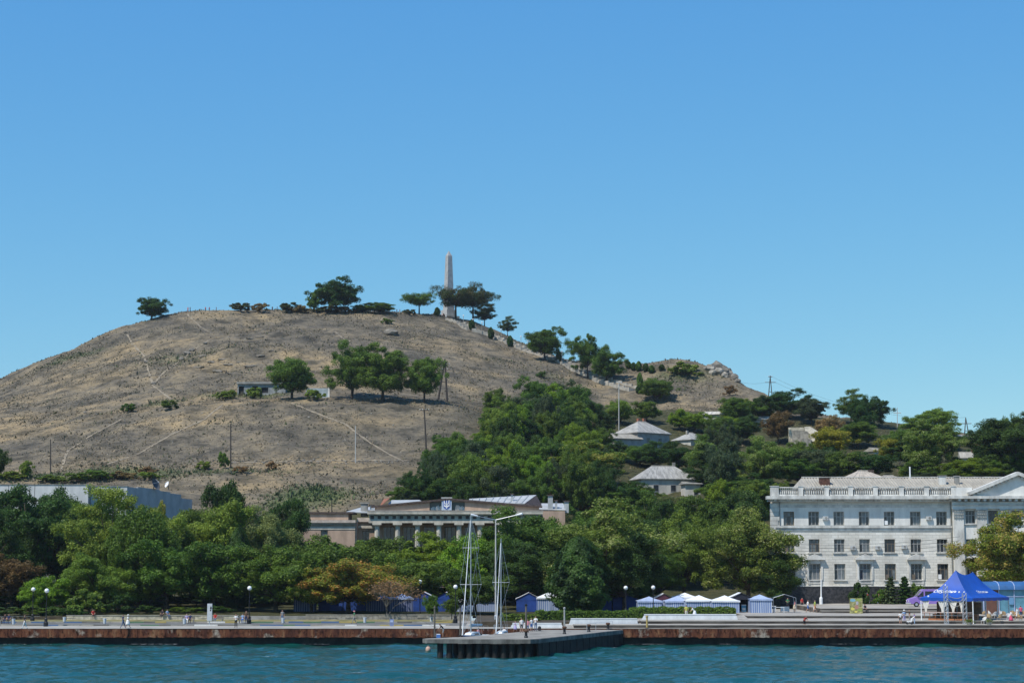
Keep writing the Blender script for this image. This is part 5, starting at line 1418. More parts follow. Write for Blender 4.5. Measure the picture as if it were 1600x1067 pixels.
# trodden paths
PATHM = mat('trodden_earth', (.245, .20, .138), .95, .2, .6)
def trail(pix, w, nm='footpath'):
    P_ = []
    for (a, b_), (c, d_) in zip(pix[:-1], pix[1:]):
        n = max(2, int(math.hypot(c - a, d_ - b_) / 5))
        for i in range(n): P_.append(G(a + (c - a) * i / n + rs.uniform(-.6, .6), b_ + (d_ - b_) * i / n))
    P_.append(G(*pix[-1])); v, f = [], []
    P_ = [p for i, p in enumerate(P_) if i == 0 or (p - P_[i - 1]).length < 30]
    for i, p in enumerate(P_):
        d = (P_[min(i + 1, len(P_) - 1)] - P_[max(i - 1, 0)]); d.z = 0; d.normalize(); n_ = Vector((-d.y, d.x, 0)) * w * rs.uniform(.4, 1.15) * .5
        for s in (-1, 0, 1):
            q = p + n_ * s; v.append((q.x, q.y, hz(q.x, q.y) + .08))
    for i in range(len(P_) - 1):
        for s in (0, 1): f.append((3 * i + s, 3 * i + s + 1, 3 * i + 4 + s, 3 * i + 3 + s))
    b = MB(); b.add(v, f); o = b.build(nm, PATHM); o['kind'] = 'structure'
for pp_ in (((291, 490), (302, 500), (313, 511), (330, 521)), ((196, 518), (207, 538), (225, 556), (232, 580), (238, 602), (268, 625)), ((330, 530), (300, 548), (284, 562), (258, 580), (240, 600)),
            ((455, 630), (500, 648), (540, 663), (575, 690), (612, 712), (632, 722)), ((348, 632), (320, 655), (270, 678), (215, 710), (160, 728)), ((190, 655), (140, 682), (105, 705), (95, 735)),
            ((520, 515), (535, 528), (548, 534)), ((590, 505), (600, 496), (612, 490)), ((300, 726), (400, 722), (520, 720), (640, 719))):
    trail(pp_, .8)

# dry grass and weeds over the slope: tufts no one could count
rng = np.random.default_rng(77)
n = 270000
X = rng.uniform(-175, 150, n); Y = rng.uniform(372, 668, n)
i = (Y - gy[0]) / GS; j = (X - gx[0]) / GS; a, b_ = i.astype(int), j.astype(int); u, v_ = i - a, j - b_
def samp(M): return M[a, b_] * (1 - u) * (1 - v_) + M[a + 1, b_] * u * (1 - v_) + M[a, b_ + 1] * (1 - u) * v_ + M[a + 1, b_ + 1] * u * v_
Z = samp(Hm); vg = samp(veg); wd = samp(wood)
patch = np.array([noise.noise((x * .045, y * .045, 4.0)) + .6 * noise.noise((x * .16, y * .1, 7.0)) for x, y in zip(X, Y)])
keepm = (rng.random(n) < np.clip(.42 + patch * .9 + vg, .06, 1)) & (np.abs(X) < Y * .30) & (rng.random(n) > wd * .8)
X, Y, Z, vg, patch = X[keepm], Y[keepm], Z[keepm], vg[keepm], patch[keepm]; n = len(X)
hh = rng.gamma(4, .062, n) * (1 + 1.2 * vg) * np.where(rng.random(n) < .03, 1.5, 1)
base3 = np.c_[X, Y, Z - .05]
tris, tints = [], []
for k in range(3):
    ang = rng.uniform(0, 6.28, n); w_ = hh * rng.uniform(.5, 1.0, n)
    dx, dy = np.cos(ang) * w_ * .6, np.sin(ang) * w_ * .6
    lean = rng.normal(size=(n, 2)) * .35 * hh[:, None]
    q = np.stack([base3 + np.c_[-dx, -dy, np.zeros(n)], base3 + np.c_[dx, dy, np.zeros(n)], base3 + np.c_[lean, hh * rng.uniform(.6, 1.1, n)]], 1)
    tris.append(q)
    kind_ = rng.random(n)
    t_ = np.where(kind_ < .5 - .3 * vg, .55 + .2 * rng.random(n), np.where(kind_ < .82, .2 + .16 * rng.random(n), .85 + .15 * rng.random(n)))
    tints.append(np.where(rng.random(n) < vg * 1.2, .33 + .1 * rng.random(n), t_))
q = np.concatenate(tris); tt = np.concatenate(tints)
gm = foliage('dry_grass', (.115, .10, .07), (.32, .25, .15), None, 1.0, .15)
e = [nd for nd in gm.node_tree.nodes if nd.type == 'VALTORGB'][0].color_ramp.elements
for p_, c_ in ((.22, (.115, .10, .072)), (.38, (.085, .13, .045)), (.5, (.21, .17, .115)), (.8, (.29, .23, .145))): kk = e.new(p_); kk.color = (*c_, 1)
[nd for nd in gm.node_tree.nodes if nd.type == 'HUE_SAT'][0].inputs['Saturation'].default_value = 1
o = link('dry_grass', quad_mesh('dry_grass', q.reshape(-1, 3), np.arange(3 * len(q)).reshape(-1, 3), gm, {'tint': np.repeat(tt, 3)}))
tag(o, 'dry straw-coloured grass and weeds over the hillside', 'grass', kind='stuff')

# hut and wall stub on the terrace
HUTM = mat('faded_plaster', (.27, .28, .275), .9, .25, .7)
def local_box_thing(name, label, cat, loc, rz): return thing(name, loc, label, cat, rotz=rz)
g = G(400, 621); Yh = g.y + 4; s_ = S(Yh)
def HX(px): return P(px, 610, Yh).x
def HZ(py): return P(400, py, Yh).z
hut = thing('hut', (HX(400), Yh, HZ(621)), 'ruined flat-roofed concrete hut on the hill terrace', 'hut')
hl = [(HX(373), HX(381), HZ(617), HZ(603.5)), (HX(394), HX(403), HZ(621), HZ(603)), (HX(408.5), HX(419), HZ(614), HZ(605.5))]
wallmesh(HX(371), HX(446), HZ(624), HZ(600), Yh, hl, .4).build('wall', HUTM, hut)
for h_ in hl: MB().box(h_[0], h_[1], Yh + .38, Yh + .45, h_[2], h_[3]).build('opening_shade', mat('hut_shade', (.03, .03, .03), .9), hut)  # near-black panels paint the shade inside the hut
MB().box(HX(370), HX(447), Yh - .5, Yh + 5, HZ(599.9), HZ(596.8)).build('roof_slab', CONC_D, hut)
MB().box(HX(371), HX(446), Yh + .5, Yh + 4.5, HZ(624), HZ(600.05)).build('back', HUTM, hut)
g2 = G(500, 623); Yw = g2.y + 2
ws = thing('wall_stub', (P(500, 615, Yw).x, Yw, P(500, 622, Yw).z), 'pale bluish wall stub with a white post right of the terrace tree', 'wall')
MB().box(P(478, 615, Yw).x, P(512.5, 615, Yw).x, Yw, Yw + .4, P(500, 625, Yw).z, P(500, 606.5, Yw).z).build('face', mat('bluish_plaster', (.38, .46, .50), .9, .2, .8), ws)
MB().box(P(512.6, 615, Yw).x, P(515, 615, Yw).x, Yw - .15, Yw + .5, P(500, 625, Yw).z, P(500, 605, Yw).z).build('post', WHITE, ws)

# houses
WALLS = {'white': mat('house_white', (.50, .475, .42), .9, .15, .8, streak=(1, 1, .4)), 'grey': mat('house_shaded', (.28, .275, .265), .9, .18, .7), 'pinkh': mat('house_pink', (.46, .34, .31), .9, .2, .8), 'stone': mat('house_stone', (.42, .40, .35), .9, .3, 1.5, bump=.5)}  # the grey walls have their shade put into the colour
def house(label, px, eave_py, Y, rz, L_, D_, H_, rh, hip, wall, roofm=None, chims=(), wins_=(), name='house'):
    z = P(px, eave_py, Y).z - H_
    k = thing(name, (P(px, eave_py, Y).x, Y, z), label, 'house', rotz=rz)
    l, d = L_ / 2, D_ / 2; o = .45
    MB().box(-l, l, -d, d, -3, H_).build('wall', WALLS[wall], k, local=True)
    e = [(-l - o, -d - o, H_), (l + o, -d - o, H_), (l + o, d + o, H_), (-l - o, d + o, H_)]
    r = [(-l - o + (D_ / 2 if hip else 0), 0, H_ + rh), (l + o - (D_ / 2 if hip else 0), 0, H_ + rh)]
    b = MB(); v = e + r + [(x, y, zz - .14) for x, y, zz in e]
    b.add(v, [(0, 1, 5, 4), (1, 2, 5), (2, 3, 4, 5), (3, 0, 4), (6, 7, 1, 0), (7, 8, 2, 1), (8, 9, 3, 2), (9, 6, 0, 3), (9, 8, 7, 6)])
    rf_ = b.build('roof', roofm or SLATE_G, k, local=True)
    n_ = max(4, int(L_ / 1.1))
    for i in range(1, n_):                          # sheet joints
        t = i / n_; a_ = Vector(e[0]).lerp(Vector(e[1]), t); c_ = Vector(r[0]).lerp(Vector(r[1]), t)
        MB().tube(a_ + Vector((0, 0, .03)), c_ + Vector((0, 0, .03)), .035, .035, 4).build('sheet_joint', SLATE_G, rf_, local=True)
    MB().tube(Vector(r[0]) + Vector((0, 0, .04)), Vector(r[1]) + Vector((0, 0, .04)), .11, .11, 6).build('ridge', CONC, rf_, local=True)
    for cx, cy, cz, w, m in chims:
        c_ = MB().box(cx - w, cx + w, cy - w, cy + w, H_ + .2, H_ + rh + cz).build('chimney', m, rf_, local=True)
    for side, u0, u1, z0_, z1_ in wins_:
        if side == 'f': w_ = MB().box(u0, u1, -d - .06, -d + .05, z0_, z1_)
        elif side == 'l': w_ = MB().box(-l - .06, -l + .05, u0, u1, z0_, z1_)
        else: w_ = MB().box(l - .05, l + .06, u0, u1, z0_, z1_)
        wo_ = w_.build('window', FRAME, k, local=True)
        if side == 'f': MB().box(u0 + .1, u1 - .1, -d - .065, -d - .061, z0_ + .1, z1_ - .1).build('pane', GLASS, wo_, local=True)
        elif side == 'l': MB().box(-l - .065, -l - .061, u0 + .1, u1 - .1, z0_ + .1, z1_ - .1).build('pane', GLASS, wo_, local=True)
        else: MB().box(l + .061, l + .065, u0 + .1, u1 - .1, z0_ + .1, z1_ - .1).build('pane', GLASS, wo_, local=True)
    return k
h1 = house('grey hip-roofed house with two red chimneys high on the wooded slope', 1003, 678, 470, R(38), 11, 9, 4.4, 3.2, True, 'grey', None, ((-.9, .3, .8, .33, BRICK_R), (1.0, .3, .9, .33, BRICK_R)), (('f', -2.5, -1.2, 1.6, 3.2), ('l', -2.5, -1, 1.6, 3.2), ('f', 1.5, 2.8, 1.6, 3.2)))
house('low lean-to shed with a pale sloping roof left of the red-chimney house', 973, 686, 463, R(28), 8, 5, 3.2, 1.3, False, 'grey', SLATE, (), (), 'shed')
house('small house with a sunlit white side wall right of the red-chimney house', 1080, 688, 478, R(40), 7, 6.5, 3.8, 2.0, True, 'white', None, ((-1.5, 0, .5, .25, CONC),), (('l', -2, -.6, 1, 2.6), ('f', -1.5, 0, 1, 2.6)))
house('lower house with a broad grey hip roof and white wall above the park', 1036, 749, 408, R(12), 12.5, 8, 3.9, 3.0, True, 'white', None, ((2.9, 1.2, .9, .3, CONC_D),), (('f', -3.5, -2.2, 1, 2.6), ('f', .5, 1.8, 1, 2.6)))
house('little white flat block house right below the broad grey roof', 1079, 756, 400, R(8), 3.4, 4, 5.0, .4, False, 'white', CONC_D, (), (('f', .2, 1.3, 2.4, 3.8), ('f', .0, 1.3, .1, 1.1)))
house('far pink house under a shallow roof on the right skyline', 1506, 686, 486, R(20), 8, 6, 3.2, 1.1, False, 'pinkh', None, (), (('f', -2, -1, .8, 2.4), ('f', .8, 1.8, .8, 2.2)))
house('grey gabled roof peeping out below the far pink house', 1524, 716, 440, R(-8), 7, 6, 3, 1.5, False, 'white', SLATE, ((-.6, 0, .6, .25, BRICK_R),), ())
house('tiny white gabled house beside the yellow tree', 1368, 705, 455, R(30), 3.4, 3.4, 3.2, .8, False, 'white', SLATE, (), ())
house('first of the beige roofs just above the ridge of the white building', 1348, 752, 330, R(5), 8, 7, 6, 1.9, True, 'white', mat('beige_roof', (.42, .36, .29), .9, .2, 1), ((1.5, 0, .2, .5, BRN),), ())
house('second beige roof above the ridge of the white building, right of the first', 1388, 751, 331, R(-4), 7, 6, 6, .9, True, 'white', MATS['beige_roof'], (), ())
for i, (px, py, w) in enumerate(((1117, 648, 5.5), (1187, 656, 4.5))):
    g = G(px, py + 6)
    house(('pale stone roof left of the A-shaped pole', 'pale stone roof right under the A-shaped pole')[i], px, py, g.y, R(-15), w, 5, 2, .9, False, 'stone', mat('pale_roof', (.50, .46, .40), .9, .25, 1.2), (), (), 'shed')
# ruined stone walls
Yr = G(1262, 700).y
ru = thing('ruin', (P(1262, 690, Yr).x, Yr, P(1262, 700, Yr).z), 'roofless ruined stone walls among the trees on the right slope', 'ruin')
def RX(px): return P(px, 680, Yr).x
def RZ(py): return P(1262, py, Yr).z
MB().box(RX(1238), RX(1262), Yr + 6, Yr + 6.6, RZ(700), RZ(665)).build('back_wall', LIME, ru)
MB().xz([(RX(1239), RZ(700)), (RX(1266), RZ(700)), (RX(1266), RZ(677)), (RX(1262), RZ(673)), (RX(1255), RZ(672.5)), (RX(1247), RZ(671)), (RX(1239), RZ(672))], Yr + 1, Yr + 1.6).build('front_wall', LIME_D, ru)
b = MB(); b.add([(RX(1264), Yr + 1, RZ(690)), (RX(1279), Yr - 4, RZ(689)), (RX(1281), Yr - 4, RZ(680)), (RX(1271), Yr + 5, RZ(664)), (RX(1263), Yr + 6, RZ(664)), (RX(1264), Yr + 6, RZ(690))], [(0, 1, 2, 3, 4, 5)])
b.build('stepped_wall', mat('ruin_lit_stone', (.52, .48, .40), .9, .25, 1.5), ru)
MB().box(RX(1232), RX(1248), Yr - 3, Yr + 1, RZ(715), RZ(692)).build('outhouse', LIME, ru)
MB().box(RX(1249), RX(1264), Yr - 3.2, Yr + .9, RZ(702), RZ(687)).build('porch', LIME_D, ru)

# poles and wires
POLEW = mat('pole_timber', (.06, .05, .042), .9, .3, 3, streak=(3, 3, .3))
POLEC = mat('pole_concrete', (.46, .45, .42), .9, .1, 1)
def pole(label, pts_, base_py, m=POLEW, r=.16, bars=(), lean=0, aframe=0, Y=None, name='utility_pole'):
    px, top = pts_
    if Y is None: g = G(px - lean, base_py)
    else: g = P(px - lean, base_py, Y)
    tp = P(px, top, g.y)
    k = thing(name, g, label, 'pole')
    MB().tube(g - Vector((0, 0, .5)), tp, r, r * .7, 8).build('shaft', m, k)
    if aframe:
        f = g + Vector((aframe, 0, 0)); f.z = hz(f.x, f.y)
        MB().tube(f - Vector((0, 0, .5)), tp - Vector((0, 0, .25)), r, r * .7, 8).build('brace', m, k)
        MB().tube(g.lerp(tp, .45), f.lerp(tp, .45), .09, .09, 6).build('tie', m, k)
    for dz, hw in bars:
        c = tp - Vector((0, 0, dz))
        MB().box(c.x - hw, c.x + hw, c.y - .07, c.y + .07, c.z - .08, c.z + .08).build('crossbar', m, k)
        for s in (-1, -.4, .4, 1): MB().lathe((c.x + s * hw * .92, c.y, c.z + .08), [(.05, 0), (.08, .08), (.05, .2)], 6).build('insulator', WHITE, k)
    return tp
tA = pole('dark leaning pole left of the terrace tree pair', (558, 551), 622, lean=8, r=.26)
tB = pole('dark A-shaped timber pole with crossbars on the hill terrace', (695, 561), 628, bars=((1.5, 1.4), (2.9, 1.9)), aframe=-2.6, lean=-4, r=.3)
tC = pole('dark pole with one crossbar above the edge of the wood', (663, 640), 721, bars=((.1, 1.1),), lean=-4, r=.22)
pole('white concrete pole standing on the lower path', (555.5, 665), 723, POLEC, .13)
tD = pole('grey pole on the lower path below the ruined hut', (360.5, 662), 732, POLEW, .19)
pole('thin grey pole at the far left of the lower slope', (79, 686), 740, POLEW, .16)
tE = pole('pale pole with a small crossbar among the trees above the red-chimney house', (967, 596), 672, POLEC, .15, bars=((.3, .8),))
tF = pole('A-shaped power pole on the right skyline', (1203.5, 587), 632, bars=((.3, .6), (2.0, 1.6)), aframe=1.6, lean=4)
tG = pole('slim crossed pole on the skyline between the two right tree groups', (1402, 637), 668, POLEC, .12, bars=((1.5, 1.0),))
tH = pole('A-shaped power pole behind the far pink house', (1509, 652), 690, bars=((1.7, 1.5),), aframe=1.8, lean=3)
def wire(a, c, sag, label, r=.022):
    n = 12; q = [a.lerp(c, i / n) - Vector((0, 0, sag * 4 * (i / n) * (1 - i / n))) for i in range(n + 1)]
    k = tag(MB().path(q, r, 4).build('power_line', BLACK), label, 'power line')
wire(tF, tH, 4.0, 'power line sagging between the two right A-shaped poles')
wire(tF - Vector((1.5, 0, 2)), P(1120, 577, 600), 2.0, 'power line from the right A-shaped pole to the crest')
wire(tF + Vector((1.5, 0, -2)), tG - Vector((0, 0, 1.5)), 2.0, 'power line from the right A-shaped pole to the slim crossed pole')
wire(tA, P(622, 618, 497), 1.0, 'wire running down from the leaning pole to the terrace trees', .03)
# ------------------------------------------------------------------ people: one continuous body each
def pose_joints(pose):
    """joints of a 1.72 m figure facing -y, feet on z = 0"""
    J = dict(pelvis=(0, 0, .93), waist=(0, 0, 1.05), chest=(0, -.01, 1.28), neck=(0, 0, 1.46), head0=(0, -.01, 1.53), head=(0, -.02, 1.60), crown=(0, -.01, 1.69))
    A = {}
    if pose == 'stand': A = dict(hl=(.09, 0, .9), kl=(.1, -.015, .5), al=(.11, .02, .08), tl=(.12, -.13, .035), hr=(-.09, 0, .9), kr=(-.1, -.01, .5), ar=(-.11, .02, .08), tr=(-.12, -.13, .035),
             sl=(.19, 0, 1.40), el=(.24, .03, 1.13), wl=(.25, -.04, .89), gl=(.25, -.06, .80), sr=(-.19, 0, 1.40), er=(-.24, .03, 1.13), wr=(-.25, -.04, .89), gr=(-.25, -.06, .80))
    elif pose == 'walk': A = dict(hl=(.09, 0, .9), kl=(.09, -.16, .5), al=(.09, -.27, .1), tl=(.09, -.42, .07), hr=(-.09, 0, .9), kr=(-.09, .06, .5), ar=(-.09, .30, .14), tr=(-.09, .24, .03),
             sl=(.19, 0, 1.40), el=(.24, .12, 1.15), wl=(.23, .08, .92), gl=(.23, .05, .84), sr=(-.19, 0, 1.40), er=(-.24, -.1, 1.15), wr=(-.22, -.25, .97), gr=(-.21, -.31, .91))
    elif pose == 'arms': A = dict(hl=(.09, 0, .9), kl=(.12, -.01, .5), al=(.14, .02, .08), tl=(.16, -.13, .035), hr=(-.09, 0, .9), kr=(-.1, -.01, .5), ar=(-.11, .02, .08), tr=(-.12, -.13, .035),
             sl=(.19, 0, 1.40), el=(.27, -.02, 1.14), wl=(.12, -.25, 1.18), gl=(.04, -.3, 1.2), sr=(-.19, 0, 1.40), er=(-.27, -.02, 1.14), wr=(-.12, -.25, 1.12), gr=(-.04, -.3, 1.13))
    elif pose == 'sit':
        for k in J: J[k] = (J[k][0], J[k][1] + (.05 if k != 'pelvis' else 0), J[k][2] - .43)
        A = dict(hl=(.09, -.02, .5), kl=(.11, -.42, .50), al=(.11, -.44, .08), tl=(.12, -.58, .035), hr=(-.09, -.02, .5), kr=(-.11, -.42, .5), ar=(-.11, -.40, .08), tr=(-.12, -.54, .035),
             sl=(.19, .05, .97), el=(.24, -.03, .72), wl=(.17, -.27, .62), gl=(.15, -.35, .58), sr=(-.19, .05, .97), er=(-.24, -.03, .72), wr=(-.17, -.27, .62), gr=(-.15, -.35, .58))
    elif pose == 'bend':
        J = dict(pelvis=(0, .1, .90), waist=(0, .06, 1.02), chest=(0, -.12, 1.2), neck=(0, -.22, 1.33), head0=(0, -.26, 1.38), head=(0, -.32, 1.43), crown=(0, -.34, 1.52))
        A = dict(hl=(.09, .1, .87), kl=(.11, .02, .48), al=(.11, .05, .08), tl=(.12, -.1, .035), hr=(-.09, .1, .87), kr=(-.11, .02, .48), ar=(-.11, .05, .08), tr=(-.12, -.1, .035),
             sl=(.19, -.17, 1.28), el=(.23, -.28, 1.05), wl=(.15, -.45, .95), gl=(.12, -.52, .92), sr=(-.19, -.17, 1.28), er=(-.23, -.28, 1.05), wr=(-.15, -.45, .95), gr=(-.12, -.52, .92))
    J.update(A); return J
RAD = dict(pelvis=.145, waist=.125, chest=.15, neck=.06, head0=.075, head=.098, crown=.07, hl=.1, kl=.065, al=.042, tl=.036, sl=.068, el=.044, wl=.03, gl=.032)
for k in ('h', 'k', 'a', 't', 's', 'e', 'w', 'g'): RAD[k + 'r'] = RAD[k + 'l']
BONES = [('pelvis', 'waist', 'top'), ('waist', 'chest', 'top'), ('chest', 'neck', 'top'), ('neck', 'head0', 'skin'), ('head0', 'head', 'head'), ('head', 'crown', 'head')]
for s in 'lr': BONES += [('pelvis', 'h' + s, 'hip'), ('h' + s, 'k' + s, 'thigh'), ('k' + s, 'a' + s, 'shin'), ('a' + s, 't' + s, 'shoe'), ('chest', 's' + s, 'top'), ('s' + s, 'e' + s, 'uparm'), ('e' + s, 'w' + s, 'forearm'), ('w' + s, 'g' + s, 'hand')]
BODY = {}
def body(pose, style):
    """style: long / shorts / dress; returns a mesh with slots skin, hair, top, bottom, shoe"""
    if (pose, style) in BODY: return BODY[pose, style]
    J = pose_joints(pose); names = list(J)
    me = bpy.data.meshes.new('skel'); me.from_pydata([J[k] for k in names], [(names.index(a), names.index(c)) for a, c, _ in BONES], [])
    o = bpy.data.objects.new('skel', me); C.objects.link(o)
    o.modifiers.new('s', 'SKIN')
    for i, k in enumerate(names):
        r = RAD[k]; w = r * (1.25 if k in ('chest', 'pelvis', 'waist') else 1)
        me.skin_vertices[0].data[i].radius = (w, r * (.78 if k in ('chest', 'waist', 'pelvis') else 1)); me.skin_vertices[0].data[i].use_root = (k == 'pelvis')
    ss = o.modifiers.new('u', 'SUBSURF'); ss.levels = ss.render_levels = 1
    ev = o.evaluated_get(bpy.context.evaluated_depsgraph_get()); m2 = bpy.data.meshes.new_from_object(ev)
    bpy.data.objects.remove(o)
    V = [tuple(v.co) for v in m2.vertices]; F = [tuple(p.vertices) for p in m2.polygons]; MI = []
    segs = [(Vector(J[a]), Vector(J[c]), t) for a, c, t in BONES]
    def reg(c):
        best, bt = 9, 'top'
        for a, d, t in segs:
            ab = d - a; u = max(0, min(1, (c - a).dot(ab) / ab.length_squared)); ds = (c - a - ab * u).length
            if ds < best: best, bt, bu = ds, t, u
        return bt, bu
    hd = Vector(J['head'])
    for p in m2.polygons:
        c = p.center; t, u = reg(c)
        if t == 'head': mi = 1 if (c.z > hd.z + .045 or (c.y > hd.y + .035 and c.z > hd.z - .07)) else 0
        elif t in ('skin', 'hand'): mi = 0
        elif t == 'top': mi = 2
        elif t == 'uparm': mi = 2 if u < .7 else 0
        elif t == 'forearm': mi = 0
        elif t in ('hip',): mi = 3 if style != 'dress' else 2
        elif t == 'thigh': mi = 3 if (style == 'long' or u < .8) else 0
        elif t == 'shin': mi = 3 if style == 'long' else 0
        else: mi = 4
        MI.append(mi)
    b = MB(); b.v, b.f, b.m = V, F, MI
    for s, sg in (('l', 1), ('r', -1)):             # fingers and thumb
        w_, g_ = Vector(J['w' + s]), Vector(J['g' + s]); d = (g_ - w_).normalized(); sd = d.cross(Vector((0, 1, .2))).normalized(); nn = d.cross(sd)
        for i, ln in enumerate((.062, .075, .07, .055)):
            q = g_ + sd * (.018 * (i - 1.5)) + d * .02; mid = q + d * ln * .55 + nn * .008
            b.tube(q, mid, .009, .008, 4, 0); b.tube(mid, mid + d * ln * .45 + nn * .02 * sg, .008, .006, 4, 0)
        q = w_.lerp(g_, .6) - sd * .03; b.tube(q, q - sd * .03 + d * .05, .011, .007, 4, 0)
    h = hd                                          # nose, eyes, mouth, ears
    b.tube(h + Vector((0, -.085, .01)), h + Vector((0, -.118, -.02)), .008, .014, 5, 0)
    for sx in (-1, 1):
        b.ball(h + Vector((sx * .034, -.088, .018)), .011, 6, 4, 4); b.ball(h + Vector((sx * .095, .0, -.005)), .022, 6, 4, 0)
    b.box(h.x - .024, h.x + .024, h.y - .098, h.y - .085, h.z - .055, h.z - .047, 4)
    if style == 'dress':
        pz = J['pelvis'][2]; py_ = J['pelvis'][1]
        b.lathe((0, py_, 0), [(.30, pz - .52), (.26, pz - .3), (.19, pz), (.15, pz + .12)], 14, 3)
    me3 = b.mesh('body', [MATS['skin'], MATS['skin'], MATS['skin'], MATS['skin'], MATS['skin']], smooth=True)
    bpy.data.meshes.remove(m2)
    BODY[pose, style] = me3
    return me3
plain('skin', (.42, .235, .16), .6); plain('skin_tan', (.30, .16, .10), .6)
CL = dict(white=(.75, .74, .72), black=(.015, .015, .018), navy=(.02, .035, .10), jeans=(.09, .14, .24), red=(.50, .035, .03), pink=(.62, .24, .27), hotpink=(.62, .09, .17), yellow=(.50, .50, .10), lime=(.36, .45, .09), blue=(.06, .16, .42), sky=(.30, .42, .60),
          grey=(.25, .25, .25), beige=(.50, .43, .33), orange=(.55, .19, .05), green=(.05, .20, .09), brown=(.12, .07, .04), purple=(.18, .12, .35), dark=(.035, .03, .035), cream=(.66, .62, .52), lilac=(.42, .36, .58))
HAIR = dict(dark=(.02, .014, .01), brown=(.07, .04, .022), blond=(.36, .26, .13), grey=(.35, .34, .33), white=(.72, .71, .69), straw=(.5, .42, .25))
def cl(c): return plain('cloth_' + c, CL[c], .85)
def person(label, loc, pose, top, bottom, rz=0, style='long', h=1.72, hair='dark', shoe='dark', hat=None, bag=None, group=None, tan=False):
    me = body(pose, style)
    o = link('person', me, None, loc); o.rotation_euler = (0, 0, rz); s = h / 1.72; o.scale = (s, s, s)
    for i, m in enumerate((MATS['skin_tan' if tan else 'skin'], plain('hair_' + hair, HAIR[hair], .7), cl(top), cl(bottom), cl(shoe))):
        o.material_slots[i].link = 'OBJECT'; o.material_slots[i].material = m
    tag(o, label, 'person', group)
    J = pose_joints(pose); c = Vector(J['head'])
    if hat:
        b = MB(); b.lathe(c, [(.17, .045), (.165, .06), (.112, .06), (.108, .1), (.085, .13), (.02, .145)], 12)
        b.build('hat', cl(hat), o, local=True, smooth=True)
    if bag:
        g = Vector(J['gl']); b = MB(); b.box(g.x - .06, g.x + .08, g.y - .15, g.y + .15, g.z - .42, g.z - .12)
        b.tube(g + Vector((0, -.08, -.12)), g, .012, .012, 4); b.tube(g + Vector((0, .08, -.12)), g, .012, .012, 4)
        b.build('bag', cl(bag), o, local=True)
    return o
# ------------------------------------------------------------------ waterfront things
def stripes(name, c1, c2, per):
    m = bpy.data.materials.new(name); m.use_nodes = True
    N, L = m.node_tree.nodes, m.node_tree.links; b = N['Principled BSDF']; b.inputs['Roughness'].default_value = .7
    tc = N.new('ShaderNodeTexCoord'); sx = N.new('ShaderNodeSeparateXYZ'); L.new(tc.outputs['Object'], sx.inputs[0])
    ad = N.new('ShaderNodeMath'); ad.operation = 'ADD'; L.new(sx.outputs[0], ad.inputs[0]); L.new(sx.outputs[1], ad.inputs[1])
    mu = N.new('ShaderNodeMath'); mu.operation = 'MULTIPLY'; mu.inputs[1].default_value = 1 / per; L.new(ad.outputs[0], mu.inputs[0])
    fr = N.new('ShaderNodeMath'); fr.operation = 'FRACT'; L.new(mu.outputs[0], fr.inputs[0])
    gt = N.new('ShaderNodeMath'); gt.operation = 'GREATER_THAN'; gt.inputs[1].default_value = .5; L.new(fr.outputs[0], gt.inputs[0])
    mx = N.new('ShaderNodeMix'); mx.data_type = 'RGBA'; mx.inputs[6].default_value = (*c1, 1); mx.inputs[7].default_value = (*c2, 1)
    L.new(gt.outputs[0], mx.inputs[0]); L.new(mx.outputs[2], b.inputs['Base Color']); MATS[name] = m
    return m
T_BLUE = mat('tent_blue', (.018, .055, .23), .6, .2, .8)
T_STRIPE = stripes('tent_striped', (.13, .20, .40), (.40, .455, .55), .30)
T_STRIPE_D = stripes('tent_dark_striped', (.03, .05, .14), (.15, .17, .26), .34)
T_PALE = mat('tent_pale_blue', (.36, .43, .60), .6, .15, .8)
T_WHITE = mat('tent_white', (.74, .75, .77), .6, .08, .8)
T_DARK = mat('tent_shade', (.02, .02, .03), .8)  # near-black cloth, the shade of the stall put into its colour
GRP = 'market tents along the hedge'
